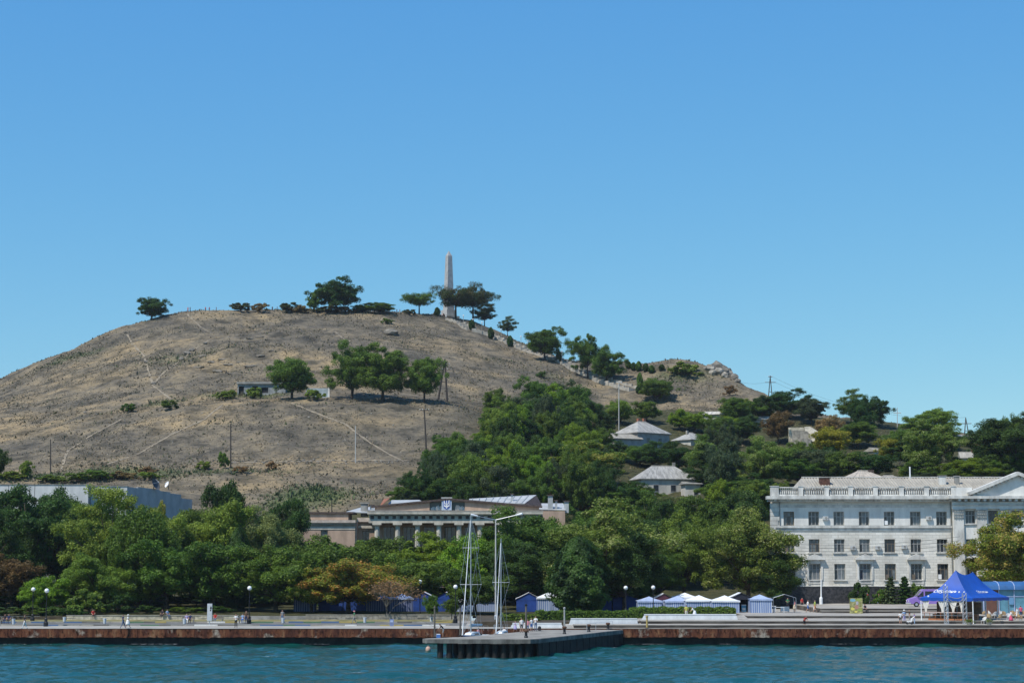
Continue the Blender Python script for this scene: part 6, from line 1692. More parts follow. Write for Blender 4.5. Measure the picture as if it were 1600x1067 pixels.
def market_tent(label, px, base_py, z, w, hw, peak, wall, roofm, Y=None, open_front=False, gable=None):
    p = PZ(px, base_py, z) if Y is None else Vector((P(px, 940, Y).x, Y, z))
    k = thing('market_tent', p, label, 'tent', GRP)
    x, d = w / 2, 1.5
    rt_ = random.Random(int(px))
    def sheet(a, c, nm, m, n=6):                    # cloth wall with soft folds
        b = MB(); a, c = Vector(a), Vector(c); dr = (c - a).normalized(); nn = Vector((dr.y, -dr.x, 0))
        for i in range(n + 1):
            q = a.lerp(c, i / n); f = nn * rt_.uniform(-.05, .05)
            b.v += [tuple(q + f), tuple(q + f * .3 + Vector((0, 0, hw)))]
        b.f = [(2 * i, 2 * i + 2, 2 * i + 3, 2 * i + 1) for i in range(n)]; b.m = [0] * n
        return b.build(nm, m, k, local=True)
    if not open_front: sheet((-x, -d, 0), (x, -d, 0), 'front_cloth', wall)
    sheet((-x, d, 0), (-x, -d, 0), 'side_cloth', wall); sheet((x, -d, 0), (x, d, 0), 'side_cloth', wall); sheet((x, d, 0), (-x, d, 0), 'back_cloth', T_DARK if open_front else wall)
    if gable is None and not open_front and wall is not T_BLUE:      # slack hipped roof
        b = MB(); o = .12; nU = 8
        for (ax_, ay_), (bx_, by_) in (((-1, -1), (1, -1)), ((1, -1), (1, 1)), ((1, 1), (-1, 1)), ((-1, 1), (-1, -1))):
            base_i = len(b.v)
            for j in range(6):
                s_ = j / 5
                for i_ in range(nU + 1):
                    ex, ey = ax_ + (bx_ - ax_) * i_ / nU, ay_ + (by_ - ay_) * i_ / nU
                    b.v.append((ex * (x + o) * (1 - s_), ey * (d + o) * (1 - s_), hw + (peak - hw) * s_ ** 1.25 - .05 * (1 - s_) * math.sin(math.pi * i_ / nU) + rt_.uniform(-.015, .015)))
            for j in range(5):
                for i_ in range(nU): b.f.append((base_i + j * (nU + 1) + i_, base_i + j * (nU + 1) + i_ + 1, base_i + (j + 1) * (nU + 1) + i_ + 1, base_i + (j + 1) * (nU + 1) + i_)); b.m.append(0)
        b.build('roof', roofm, k, local=True)
        MB().box(-x - .1, x + .1, -d - .125, -d - .105, hw - .22, hw + .0).build('valance', roofm, k, local=True)
        for sx in (-1, 1):
            for sy in (-1, 1): MB().tube((sx * (x - .03), sy * (d - .03), 0), (sx * (x - .03), sy * (d - .03), hw), .03, .03, 6).build('leg', STEEL, k, local=True)
        return k
    b = MB(); o = .12; n = 8; v = []
    for i in range(n + 1):
        u = -1 + 2 * i / n; zz = hw + (peak - hw) * max(0, 1 - abs(u)) ** 1.12
        v += [(u * (x + o), -d - o, zz), (u * (x + o), d + o, zz)]
    b.add(v, [(2 * i, 2 * i + 2, 2 * i + 3, 2 * i + 1) for i in range(n)])
    b.add([(a_, b__, c_ - .1) for a_, b__, c_ in v], [(2 * i + 1, 2 * i + 3, 2 * i + 2, 2 * i) for i in range(n)])
    b.build('roof', roofm, k, local=True)
    v = [(u_ * x, -d - .02, hw + (peak - hw) * max(0, 1 - abs(u_)) ** 1.12 - .1) for u_ in [-1 + 2 * i / n for i in range(n + 1)]]
    MB().add(v + [(x, -d - .02, hw - .25), (-x, -d - .02, hw - .25)], [tuple([n + 2] + [n + 1] + list(range(n, -1, -1)))]).build('gable_cloth', gable or wall, k, local=True)
    for sx in (-1, 1):
        for sy in (-1, 1): MB().tube((sx * (x - .03), sy * (d - .03), 0), (sx * (x - .03), sy * (d - .03), hw), .03, .03, 6).build('leg', STEEL, k, local=True)
    return k
zl = 2.9
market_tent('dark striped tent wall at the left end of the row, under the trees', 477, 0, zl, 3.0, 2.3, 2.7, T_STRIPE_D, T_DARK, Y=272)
market_tent('dark blue tent under the orange tree', 518, 0, zl, 3.6, 1.9, 2.6, T_BLUE, T_BLUE, Y=274)
market_tent('dark blue tent between the orange tree and its striped neighbour', 556, 0, zl, 3.4, 1.9, 2.6, T_BLUE, T_BLUE, Y=274)
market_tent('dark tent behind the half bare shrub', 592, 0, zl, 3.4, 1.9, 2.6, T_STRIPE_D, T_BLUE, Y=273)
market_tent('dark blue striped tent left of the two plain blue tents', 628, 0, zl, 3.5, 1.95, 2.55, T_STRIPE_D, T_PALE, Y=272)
market_tent('left one of two plain blue tents with white roof edges', 663, 0, zl, 3.5, 2.0, 2.85, T_BLUE, T_WHITE, Y=272)
market_tent('right one of two plain blue tents with white roof edges, by the globe lamp', 697, 0, zl, 3.5, 2.0, 2.85, T_BLUE, T_WHITE, Y=272)
market_tent('white and blue striped tent behind the sailing boat masts', 730, 0, zl, 3.0, 1.6, 2.1, T_STRIPE, T_WHITE, Y=271)
market_tent('striped tent right of the small round tree', 762, 0, zl, 3.0, 1.6, 2.1, T_STRIPE, T_PALE, Y=271)
market_tent('plain blue tent with white roof left of the cypress', 826, 0, zl, 3.6, 1.9, 2.8, T_BLUE, T_WHITE, Y=270)
market_tent('white and blue striped tent half behind the dense evergreen', 858, 0, zl, 3.6, 2.1, 2.9, T_STRIPE, T_WHITE, Y=268)
market_tent('shaded blue tent in the dark under the big round tree', 936, 0, zl, 3.6, 1.9, 2.6, T_BLUE, T_BLUE, Y=272)
market_tent('second shaded blue tent under the big round tree', 976, 0, zl, 3.6, 1.9, 2.6, T_BLUE, T_BLUE, Y=272)
market_tent('striped tent with pale roof at the left of the right-hand row', 1014, 0, zl, 3.4, 1.75, 2.35, T_STRIPE, T_PALE, Y=262)
market_tent('tent with a dark red gable in the right-hand row', 1036, 0, zl, 3.0, 2.0, 2.75, T_STRIPE, T_WHITE, Y=265, gable=plain('dark_red_cloth', (.10, .025, .035)))
market_tent('pale blue tent with slumped roof behind the hedge', 1058, 0, zl, 3.6, 1.75, 2.45, T_STRIPE, T_PALE, Y=261)
market_tent('striped tent behind the person in the white top', 1092, 0, zl, 3.9, 1.9, 2.6, T_STRIPE, T_WHITE, Y=258)
market_tent('striped tent at the right end of the hedge', 1132, 0, zl, 3.8, 1.9, 2.6, T_STRIPE, T_WHITE, Y=256)
market_tent('far white tent roof seen between two striped tents', 1070, 0, zl, 3.6, 2.1, 2.75, T_WHITE, T_WHITE, Y=270)
market_tent('open dark market stall with a white roof', 1156, 0, T3, 3.4, 2.0, 2.75, T_BLUE, T_WHITE, Y=258, open_front=True, gable=T_DARK)
market_tent('blue tent with pale roof at the right end of the market', 1187, 0, T3, 3.0, 1.9, 2.5, T_STRIPE, T_PALE, Y=256)
# bare stall frame with tables
fp = Vector((P(1226, 945, 257).x, 257, T3))
k = thing('stall_frame', fp, 'open stall frame of thin tubes over the sales tables', 'stall')
for sx in (-1, 1):
    for sy in (0, 2.2): MB().tube((sx * 1.6, sy, 0), (sx * 1.6, sy, 2.0), .03, .03, 6).build('leg', STEEL, k, local=True)
    MB().tube((sx * 1.6, 0, 2.0), (0, 0, 2.5), .03, .03, 6).build('rafter', STEEL, k, local=True)
MB().add([(-1.6, 0, 2.03), (0, 0, 2.53), (1.6, 0, 2.03), (1.6, 2.2, 2.03), (0, 2.2, 2.53), (-1.6, 2.2, 2.03)], [(0, 1, 4, 5), (1, 2, 3, 4)]).build('canopy', plain('dark_green_cloth', (.02, .05, .03)), k, local=True)
def table(label, px, py, z, L_=1.4, m=WHITE, cloth=None):
    p = PZ(px, py, z); k = thing('table', p, label, 'table')
    MB().box(-L_ / 2, L_ / 2, -.35, .35, .70, .75).build('top', m, k, local=True)
    for sx in (-1, 1):
        for sy in (-1, 1): MB().box(sx * (L_ / 2 - .08) - .03, sx * (L_ / 2 - .08) + .03, sy * .28 - .03, sy * .28 + .03, 0, .7).build('leg', m, k, local=True)
    if cloth: MB().box(-L_ / 2 - .02, L_ / 2 + .02, -.38, -.36, .1, .76).build('cloth', cloth, k, local=True)
table('white sales table in front of the stall frame', 1217, 956.5, T3, 1.5)
table('pale table with a hanging cloth right of the white one', 1226, 955.5, T3, 1.2, CONC, cl('white') if False else WHITE)
table('low table at the left of the stall frame', 1207, 954.5, T3, 1.0, WHITE)
p = PZ(1162, 956, T3); k = thing('drinks_cooler', p, 'blue and white drinks cooler at the open market stall', 'cooler')
MB().box(-.32, .32, -.28, .28, .06, .95).build('body', plain('cooler_blue', (.10, .34, .50), .4), k, local=True); MB().box(-.34, .34, -.3, .3, .951, 1.05).build('lid', WHITE, k, local=True); MB().box(-.22, .22, -.29, -.281, .3, .6).build('panel', WHITE, k, local=True)
p = PZ(1193, 956, T3); k = thing('bucket', p, 'light blue bucket beside the last market tent', 'bucket')
MB().lathe((0, 0, 0), [(.2, 0), (.28, .5), (.3, .52), (.27, .52)], 14).build('body', T_PALE, k, local=True); MB().path([(-.28, 0, .5), (-.2, 0, .75), (.2, 0, .75), (.28, 0, .5)], .012, 5).build('handle', STEEL, k, local=True)

# globe lamps
def globe_lamp(label, px, globe_py, base_py, z=QZ + .01):
    p = PZ(px, base_py, z); h = P(px, globe_py, p.y).z - z
    k = thing('globe_lamp', p, label, 'street lamp', 'globe lamps of the park')
    MB().lathe((0, 0, 0), [(.3, 0), (.3, .5), (.2, .6), (.2, .95), (.12, 1.05)], 10).build('base', BLACK, k, local=True)
    MB().tube((0, 0, 1.0), (0, 0, h - .3), .07, .05, 8).build('pole', BLACK, k, local=True)
    MB().lathe((0, 0, h - .42), [(.05, 0), (.16, .06), (.16, .12)], 10).build('holder', BLACK, k, local=True)
    MB().ball((0, 0, h), .29, 16, 10).build('globe', plain('opal_glass', (.82, .82, .80), .25), k, local=True, smooth=True)
globe_lamp('globe lamp nearest the left edge, in front of the small bright tree', 71.5, 922.5, 978)
globe_lamp('globe lamp half hidden behind the small bright tree', 50.5, 920.5, 971)
globe_lamp('globe lamp behind the man in the white shirt', 389, 918.5, 974)
globe_lamp('globe lamp standing before the left plain blue tent', 656, 908.5, 966)
globe_lamp('globe lamp standing beside the right plain blue tent', 711.5, 916.5, 973)
globe_lamp('globe lamp in the shade of the big round tree', 978, 918, 962, 2.66)
globe_lamp('globe lamp above the left striped tents of the right-hand row', 1021, 917.5, 961, 2.66)
# tall lamp with two arms
p = PZ(774.5, 975, QZ); k = thing('street_lamp', p, 'tall grey street lamp with two long arms behind the sailing boats', 'street lamp')
a0, a1, a2 = P(774.5, 812, p.y), P(741, 805, p.y - 1), P(811, 803.5, p.y - 1)
MB().tube(p, a0, .13, .08, 10).build('pole', POLEC, k)
for nm, e in (('arm', a1), ('arm', a2)):
    MB().tube(a0, e, .05, .04, 6).build(nm, STEEL, k)
    d = (e - a0).normalized(); MB().tube(e - d * .5, e + d * .45, .1, .16, 8).build('lamp_head', WHITE, k)
MB().lathe(p, [(.28, 0), (.28, .15), (.2, .25), (.2, 1.1), (.15, 1.2)], 10).build('base', STEEL, k)
# street poles by the white building
def tall_pole(label, px, top, base_py, z, head=True, r=.1, m=STEEL, sign=False):
    p = PZ(px, base_py, z); t_ = P(px, top, p.y); k = thing('street_pole', p, label, 'pole')
    MB().tube(p, t_, r, r * .6, 8).build('pole', m, k); MB().lathe(p, [(r * 2, 0), (r * 2, .9), (r * 1.1, 1.1)], 10).build('base', m, k)
    if head:
        for s in (-1, 1):
            MB().tube(t_, t_ + Vector((s * .22, -.15, .05)), .03, .03, 5).build('bracket', m, k); MB().lathe(t_ + Vector((s * .25, -.2, -.02)), [(.1, 0), (.17, .05), (.12, .22)], 8).build('lamp_head', WHITE, k)
    if sign:
        c = P(px, 876, p.y); MB().box(c.x - .75, c.x - .15, c.y - .16, c.y - .05, c.z - .28, c.z + .28).build('sign', plain('sign_green', (.02, .16, .09)), k)
        MB().box(c.x - .02, c.x + .62, c.y - .17, c.y - .06, c.z - .3, c.z + .32).build('sign', plain('sign_red', (.40, .03, .03)), k)
    return t_
q1 = tall_pole('grey lamp pole with red and green signs at the left corner of the white building', 1242, 810, 941, T4, sign=True)
q2 = tall_pole('lamp pole in front of the leafy capital, behind the blue tent', 1498, 801, 941, T4)
tall_pole('thick white based pole left of the picture board', 1283, 905, 943.5, T4, head=False, r=.13, m=WHITE)
tall_pole('thin dark signpost against the dark plinth', 1333, 890, 938, T4, head=False, r=.05, m=BLACK)
for i, (dy, dz) in enumerate(((0, 0), (.5, -.9), (1.2, -1.5), (.2, -2.3))):
    a_ = P(1243, 850 + i * 5, 265 + dy); c_ = P(1500, 838 + i * 6, 266 + dy)
    wire(a_, c_, .5, ('top', 'second', 'third', 'lowest')[i] + ' overhead wire stretched before the white building', .02)

# foam lapping along the quay wall and a few breaking crests
fb = MB(); rf_ = random.Random(14)
def flake(x_, y_, s_):
    n_ = 7; fb.add([(x_ + s_ * 2.2 * math.cos(6.283 * i / n_) * rf_.uniform(.6, 1.2), y_ + s_ * .5 * math.sin(6.283 * i / n_) * rf_.uniform(.6, 1.2), .17) for i in range(n_)], [tuple(range(n_))])
for a_, c_, n_ in ((5, 40, 26), (60, 125, 60), (205, 275, 60), (470, 520, 14), (800, 830, 6), (985, 1040, 30), (1120, 1200, 16), (1300, 1420, 18)):
    for i in range(n_): flake(P(rf_.uniform(a_, c_), 1003, 224.4).x, 224.5 + rf_.gauss(0, .25), rf_.uniform(.05, .15))
for px_, py_ in ((136, 1014), (960, 1011), (1005, 1014), (1032, 1013), (928, 1028), (705, 1045), (880, 1007), (415, 1025), (1230, 1030), (560, 1050), (300, 1035)):
    p_ = PZ(px_, py_, .17)
    for i in range(9): flake(p_.x + rf_.gauss(0, .5), p_.y + rf_.gauss(0, .25), rf_.uniform(.04, .12))
tag(fb.build('foam', plain('sea_foam', (.62, .66, .66), .9)), 'thin white foam along the quay wall and on a few wave crests', 'foam', kind='stuff')
# boats
def sailboat(label, bow, stern, mast_px, mast_top, beam, hullm, stripe, spreaders, boom=True):
    bow, stern = Vector(bow), Vector(stern); ax_ = stern - bow; L_ = ax_.length; u = ax_.normalized(); n_ = Vector((-u.y, u.x, 0))
    k = thing('sailing_boat', ((bow + stern) / 2).to_tuple(), label, 'sailing boat', 'sailing boats moored by the pier')
    N_ = 14; M_ = 6; b = MB(); st = MB()
    prof = []
    for i in range(N_ + 1):
        t = i / N_; w = beam / 2 * (math.sin(math.pi * min(1, t * .62 + .02)) ** .75) * (1 if t < .75 else 1 - (t - .75) * .9); zs = 1.8 - .4 * t + .15 * t * t; row = []
        for j in range(M_ + 1):
            f = j / M_; row.append((w * math.sin(f * math.pi / 2) ** .8, -.45 + (zs + .45) * (1 - math.cos(f * math.pi / 2)) if f < 1 else zs))
        prof.append((bow + u * (L_ * t) - Vector((0, 0, 0)), row))
    for s in (-1, 1):
        v = [tuple(c + n_ * (s * w) + Vector((0, 0, z))) for c, row in prof for w, z in row]
        f = [((i * (M_ + 1) + j), ((i + 1) * (M_ + 1) + j), ((i + 1) * (M_ + 1) + j + 1), (i * (M_ + 1) + j + 1)) for i in range(N_) for j in range(M_)]
        b.add(v, f)
        st.add([tuple(c + n_ * (s * (row[-1][0] * 1.0 + .012)) + Vector((0, 0, row[-1][1] + dz))) for c, row in prof for dz in (-.28, -.06)], [(2 * i, 2 * i + 2, 2 * i + 3, 2 * i + 1) for i in range(N_)])
    b.add([tuple(prof[-1][0] + n_ * (s * w) + Vector((0, 0, z))) for s in (-1, 1) for w, z in prof[-1][1]], [tuple(list(range(M_ + 1)) + list(range(2 * M_ + 1, M_, -1)))])
    b.build('hull', hullm, k, smooth=True); st.build('stripe', stripe, k)
    dk = MB(); dk.add([tuple(c + n_ * (s * row[-1][0] * .985) + Vector((0, 0, row[-1][1] - .02))) for c, row in prof for s in (-1, 1)], [(2 * i, 2 * i + 1, 2 * i + 3, 2 * i + 2) for i in range(N_)])
    dk.build('deck', plain('boat_deck', (.70, .70, .66), .5), k)
    def at(t, s, z): return bow + u * (L_ * t) + n_ * s + Vector((0, 0, z + .5))
    cb = MB(); cw = beam * .3
    cb.add([at(.25, -cw * .55, 1.1), at(.25, cw * .55, 1.1), at(.62, cw, 1.0), at(.62, -cw, 1.0), at(.32, -cw * .5, 1.42), at(.32, cw * .5, 1.42), at(.6, cw * .8, 1.5), at(.6, -cw * .8, 1.5)], [(0, 1, 5, 4), (1, 2, 6, 5), (2, 3, 7, 6), (3, 0, 4, 7), (4, 5, 6, 7)])
    cab = cb.build('cabin', plain('boat_white', (.74, .74, .72), .35), k)
    for s in (-1, 1):
        MB().add([at(.4, s * (cw * .78 + .02), 1.2), at(.55, s * (cw * .97 + .02), 1.17), at(.54, s * (cw * .88 + .03), 1.36), at(.4, s * (cw * .7 + .03), 1.35)], [(0, 1, 2, 3)]).build('cabin_window', GLASS, cab)
    MB().add([at(.64, -cw, .95), at(.9, -cw * .8, .92), at(.9, cw * .8, .92), at(.64, cw, .95), at(.66, -cw * .7, .55), at(.88, -cw * .6, .55), at(.88, cw * .6, .55), at(.66, cw * .7, .55)], [(0, 4, 5, 1), (1, 5, 6, 2), (2, 6, 7, 3), (3, 7, 4, 0), (4, 7, 6, 5)]).build('cockpit', WOODD, k)
    m0 = at(.42, 0, 1.35); mt = P(mast_px, mast_top, m0.y); mt = Vector((m0.x, m0.y, mt.z))
    ms = MB().tube(m0 - Vector((0, 0, .6)), mt, .08, .05, 8).build('mast', mat('mast_alloy', (.42, .44, .45), .4, .1, 1, metal=.5), k)
    for f, hw in spreaders:
        c = m0.lerp(mt, f); MB().tube(c - Vector((hw, 0, 0)), c + Vector((hw, 0, 0)), .035, .025, 6).build('spreader', STEEL, ms)
        sh = MB()
        for s in (-1, 1): sh.tube(c + Vector((s * hw, 0, 0)), at(.45, s * beam * .42, 1.0), .014, .014, 4); sh.tube(c + Vector((s * hw, 0, 0)), mt - Vector((0, 0, .3)), .014, .014, 4)
        sh.build('shroud', STEEL, ms)
    fs = at(.02, 0, 1.28); MB().tube(fs, fs.lerp(mt, .95), .06, .03, 8).build('furled_jib', WHITE, k)
    MB().tube(mt, at(.99, 0, 1.05), .012, .012, 4).build('backstay', STEEL, k)
    if boom:
        g0, g1 = at(.44, 0, 2.15), at(.98, .0, 2.1)
        MB().tube(g0, g1, .05, .05, 6).build('boom', STEEL, k)
        q = MB(); nn = 8
        for i in range(nn): q.tube(g0.lerp(g1, i / nn) + Vector((0, 0, .1)), g0.lerp(g1, (i + 1) / nn) + Vector((0, 0, .1)), .22 - .13 * i / nn, .22 - .13 * (i + 1) / nn, 8)
        q.build('sail_cover', plain('sail_cover_blue', (.22, .34, .42), .8), k)
    rl = MB()
    for s in (-1, 1):
        pts_ = [at(t, s * beam * .5 * (math.sin(math.pi * min(1, t * .62 + .02)) ** .75) * .95, 1.8 - .4 * t + .15 * t * t) for t in (.04, .2, .4, .6, .8)]
        for q_ in pts_: rl.tube(q_, q_ + Vector((0, 0, .55)), .016, .016, 4)
        rl.path([q_ + Vector((0, 0, .55)) for q_ in pts_], .01, 4)
    rl.build('guard_rail', STEEL, k)
    return k
sailboat('white sailing boat with blue stripe and tall mast with two spreaders', (-5.75, 210.6, 0), (-3.55, 218.9, 0), 743, 804, 2.5, plain('hull_white', (.76, .76, .75), .25), plain('hull_blue', (.04, .10, .30), .3), ((.41, 1.25), (.72, .95)))
sailboat('second smaller sailing boat with the shorter mast, close to the quay', (-1.9, 215.2, 0), (-.5, 221.4, 0), 786, 841, 2.1, MATS['hull_white'], plain('hull_grey', (.3, .3, .3), .4), ((.53, 1.0),), boom=False)

# ------------------------------------------------------------------ cafe tent
CB = mat('cafe_blue_cloth', (.012, .075, .37), .5, .10, .6, spec=.25)
A_, B_, C_ = Vector((51.9, 233.0, 0)), Vector((57.7, 229.4, 0)), Vector((64.3, 236.9, 0)); D_ = A_ + C_ - B_
ze = P(1513, 934, 229.4).z
ax1 = (C_ - B_).normalized(); ctr = (A_ + C_) / 2
K1, K2 = ctr - ax1 * 2.3, ctr + ax1 * 2.3
zp1, zp2 = P(1484, 890, K1.y).z, P(1517, 893, K2.y).z
K1.z, K2.z = zp1, zp2
ct_ = thing('cafe_tent', (ctr.x, ctr.y, T1), 'large shiny blue cafe tent with two peaks and white lettering at the right', 'tent')
def tent_pt(e0, e1, r0, r1, u, s, sag=.0):
    e = e0.lerp(e1, u); r = r0.lerp(r1, u); q = e.lerp(Vector((r.x, r.y, 0)), s)
    rz_ = r.z - (sag * 4 * u * (1 - u) if (r1 - r0).length > .1 else 0)
    q.z = ze + (rz_ - ze) * (.30 * s + .70 * s ** 2.1)
    return q
sides = ((A_, B_, K1, K1), (B_, C_, K1, K2), (C_, D_, K2, K2), (D_, A_, K2, K1))
for e0, e1, r0, r1 in sides:
    nU, nS = 16, 14; b = MB()
    for j in range(nS + 1):
        for i in range(nU + 1): b.v.append(tuple(tent_pt(e0, e1, r0, r1, i / nU, j / nS, .5)))
    b.f = [(j * (nU + 1) + i, j * (nU + 1) + i + 1, (j + 1) * (nU + 1) + i + 1, (j + 1) * (nU + 1) + i) for j in range(nS) for i in range(nU)]; b.m = [0] * len(b.f)
    b.build('canopy_side', CB, ct_, smooth=True)
    b = MB(); nV = 24                               # scalloped valance
    for i in range(nV + 1):
        q = e0.lerp(e1, i / nV); b.v += [(q.x, q.y, ze), (q.x, q.y, ze - .34 - .09 * abs(math.sin(i / nV * math.pi * 6)))]
    b.f = [(2 * i, 2 * i + 1, 2 * i + 3, 2 * i + 2) for i in range(nV)]; b.m = [0] * nV
    b.build('valance', CB, ct_)
for q in (A_, B_, C_, D_, A_.lerp(B_, .5), B_.lerp(C_, .35), B_.lerp(C_, .68)):
    c = q.lerp(ctr, .02); MB().tube((c.x, c.y, T1), (c.x, c.y, ze), .07, .07, 8).build('leg', WHITE if q in (A_, B_) else STEEL, ct_)
for q in (K1, K2): MB().tube((q.x, q.y, T1), (q.x, q.y, q.z), .06, .06, 8).build('mast', STEEL, ct_)
# lettering laid onto the front slope
def lettering(txt, e, u0, s0, size, name):
    cu = bpy.data.curves.new(name, 'FONT'); cu.body = txt; cu.size = 1; cu.shear = .35; cu.align_x = 'CENTER'; cu.offset = .006
    to = bpy.data.objects.new(name, cu); C.objects.link(to)
    me = bpy.data.meshes.new_from_object(to.evaluated_get(bpy.context.evaluated_depsgraph_get())); bpy.data.objects.remove(to)
    e0, e1, r0, r1 = e; Lu = (e1 - e0).length; b = MB()
    vs = []
    for v in me.vertices:
        s = s0 + v.co.y * size / 4.2; q = e0.lerp(e1, .5); 
        w_ = 1 - s if (r1 - r0).length < .1 else (1 - s) + s * (r1 - r0).length / Lu
        u = .5 + (u0 + v.co.x * size / Lu) / max(w_, .2)
        p0 = tent_pt(e0, e1, r0, r1, u, s, .5); p1 = tent_pt(e0, e1, r0, r1, u + .01, s, .5); p2 = tent_pt(e0, e1, r0, r1, u, s + .01, .5)
        vs.append(p0 + (p1 - p0).cross(p2 - p0).normalized() * .035)
    b.add(vs, [tuple(p.vertices) for p in me.polygons]); bpy.data.meshes.remove(me)
    return b.build(name, WHITE, ct_)
lettering('Оболонь', sides[0], -.1, .34, .72, 'lettering')
lettering('Оболонь', sides[1], .05, .36, .7, 'lettering')
sw = MB(); e_ = sides[0]
prev = None
for i in range(15):                                 # swoosh round the first letter
    t = i / 14 * 4.4 + .9; u, s = .25 + .055 * math.cos(t), .365 + .06 * math.sin(t)
    p0 = tent_pt(*e_, u, s); p0 = p0 + Vector((-.02, -.06, .04))
    if prev is not None: sw.tube(prev, p0, .03, .03, 5)
    prev = p0
sw.build('emblem', WHITE, ct_)
for u, s in ((.78, .36), (.1, .1)):
    MB().ball(tent_pt(*sides[0], u, s) + Vector((0, -.03, .03)), .13, 10, 6).build('dot', WHITE, ct_)
# curtains, wooden front, counter
for u, w in ((.10, .5), (.42, .6), (.62, .55), (.78, .35)):
    b = MB(); n = 10; dr = (B_ - A_).normalized(); nn = Vector((dr.y, -dr.x, 0)); c = A_.lerp(B_, u) - nn * .12
    for j, (zf, wf) in enumerate(((1, 1), (.62, .72), (.3, .34), (0, .22))):
        for i in range(n + 1):
            q = c + dr * ((i / n - .5) * 2 * w * wf) + nn * (.06 * math.sin(i * 2.1)); b.v.append((q.x, q.y, T1 + 1.35 + (ze - .3 - T1 - 1.35) * zf))
    b.f = [(j * (n + 1) + i, j * (n + 1) + i + 1, (j + 1) * (n + 1) + i + 1, (j + 1) * (n + 1) + i) for j in range(3) for i in range(n)]; b.m = [0] * len(b.f)
    b.build('curtain', mat('curtain_white', (.62, .60, .56), .8, .1, 2), ct_, smooth=True)
WOODO = mat('orange_wood', (.36, .14, .06), .6, .25, 1.5, streak=(.4, .4, 4))
cf = thing('cafe_fence', (A_.x, A_.y, T1), 'orange wooden fence and bar along the front of the blue cafe tent', 'fence')
dr = (B_ - A_).normalized(); nn = Vector((dr.y, -dr.x, 0)); LB = (B_ - A_).length
def fbox(u0, u1, z0, z1, off_, th, nm, m): 
    c = A_ + dr * ((u0 + u1) / 2 * LB) + nn * off_; MB().obox((c.x, c.y), dr, (u1 - u0) / 2 * LB, th, T1 + z0, T1 + z1).build(nm, m, cf)
for i in range(5):
    u0 = .14 + i * .17; fbox(u0, u0 + .16, .06, .62, -.15, .03, 'board', WOODO)
for i in range(9): fbox(.06 + i * .105, .07 + i * .105, .62, 1.32, -.15, .03, 'baluster', WOODO)
fbox(.02, .98, 1.32, 1.42, -.15, .05, 'handrail', WOODO); fbox(.02, .98, .98, 1.02, .1, .03, 'wire_rail', STEEL); fbox(.02, .98, 1.36, 1.40, .12, .03, 'wire_rail', WHITE)
fbox(.1, .95, .0, 1.1, -3.0, .4, 'counter', WOODO); fbox(.1, .95, 1.1, 2.6, -4.5, .1, 'back_wall', mat('cafe_back', (.22, .14, .09), .8, .3, 1))
for u in (.22, .38, .55, .7): fbox(u, u + .035, 0, 2.6, -2.0, .12, 'timber_post', mat('dark_wood', (.10, .055, .03), .7, .2, 2))
# two lattice towers with hanging ropes
def truss(label, px, top, base_py):
    p = PZ(px, base_py, T1); h = P(px, top, p.y).z - T1; k = thing('lattice_tower', p, label, 'tower', 'lattice towers before the cafe tent'); w = .22
    cs = [(-w, -w), (w, -w), (w, w), (-w, w)]
    for x_, y_ in cs: MB().tube((x_, y_, 0), (x_, y_, h), .03, .03, 5).build('chord', STEEL, k, local=True)
    b = MB(); n = int(h / .5)
    for i in range(n):
        for (x_, y_), (x2, y2) in zip(cs, cs[1:] + cs[:1]): b.tube((x_, y_, i * h / n), (x2, y2, (i + 1) * h / n), .015, .015, 4)
    o = b.build('lacing', STEEL, k, local=True); o['kind'] = 'stuff'
    MB().box(-.3, .3, -.3, .3, 0, .06).build('foot', STEEL, k, local=True); MB().ball((0, 0, h + .1), .1, 8, 6).build('lamp', WHITE, k, local=True)
    return p + Vector((0, 0, h))
l1 = truss('left lattice tower in front of the blue cafe tent', 1479, 915, 974.5); l2 = truss('right lattice tower in front of the blue cafe tent', 1508, 926, 974.5)
rp = thing('rope_garland', l1 - Vector((0, 0, .8)), 'pale ropes hanging in loops between the two lattice towers', 'garland')
for i in range(3):
    a_, c_ = l1 - Vector((0, 0, .9 + i * .25)), l2 - Vector((0, 0, .3 + i * .3)); n = 10
    MB().path([a_.lerp(c_, j / n) - Vector((0, 0, (.5 + i * .22) * 4 * (j / n) * (1 - j / n))) for j in range(n + 1)], .035, 5).build('rope', CONC, rp)
# barrel-roofed pavilion
pv = thing('pavilion', (67, 247, T3), 'glazed pavilion with a blue barrel roof behind the cafe tent', 'pavilion')
XA, XB, Yp = P(1537, 930, 246).x, P(1680, 930, 246).x, 246.0
z0_, z1_ = P(1570, 921, Yp).z, P(1570, 908, Yp + 2).z
def arc(t): return (Yp - .3 + 4.6 * (1 - math.cos(t * math.pi)) / 2, z0_ + (z1_ - z0_) * math.sin(t * math.pi) ** .7)
xs_ = [XA + i * (XB - XA) / 6 for i in range(7)]
for i in range(6):
    b = MB(); v = []
    for j in range(11):
        y_, z_ = arc(j / 10); v += [(xs_[i] + .05, y_, z_), (xs_[i + 1] - .05, y_, z_)]
    b.add(v, [(2 * j, 2 * j + 1, 2 * j + 3, 2 * j + 2) for j in range(10)]); b.build('roof_panel', mat('blue_roof_sheet', (.035, .11, .26), .4, .15, .8, spec=.6), pv, smooth=True)
for x_ in xs_:
    MB().path([(x_, arc(j / 10)[0], arc(j / 10)[1] + .03) for j in range(11)], .05, 5).build('roof_rib', T_PALE, pv)
pc = [mat('pav_brown', (.16, .075, .05), .7), mat('pav_teal', (.13, .30, .38), .3, .2, .8), MATS['pav_teal'], mat('pav_blue', (.10, .22, .34), .3, .2, .8), MATS['pav_teal'], MATS['pav_teal']]
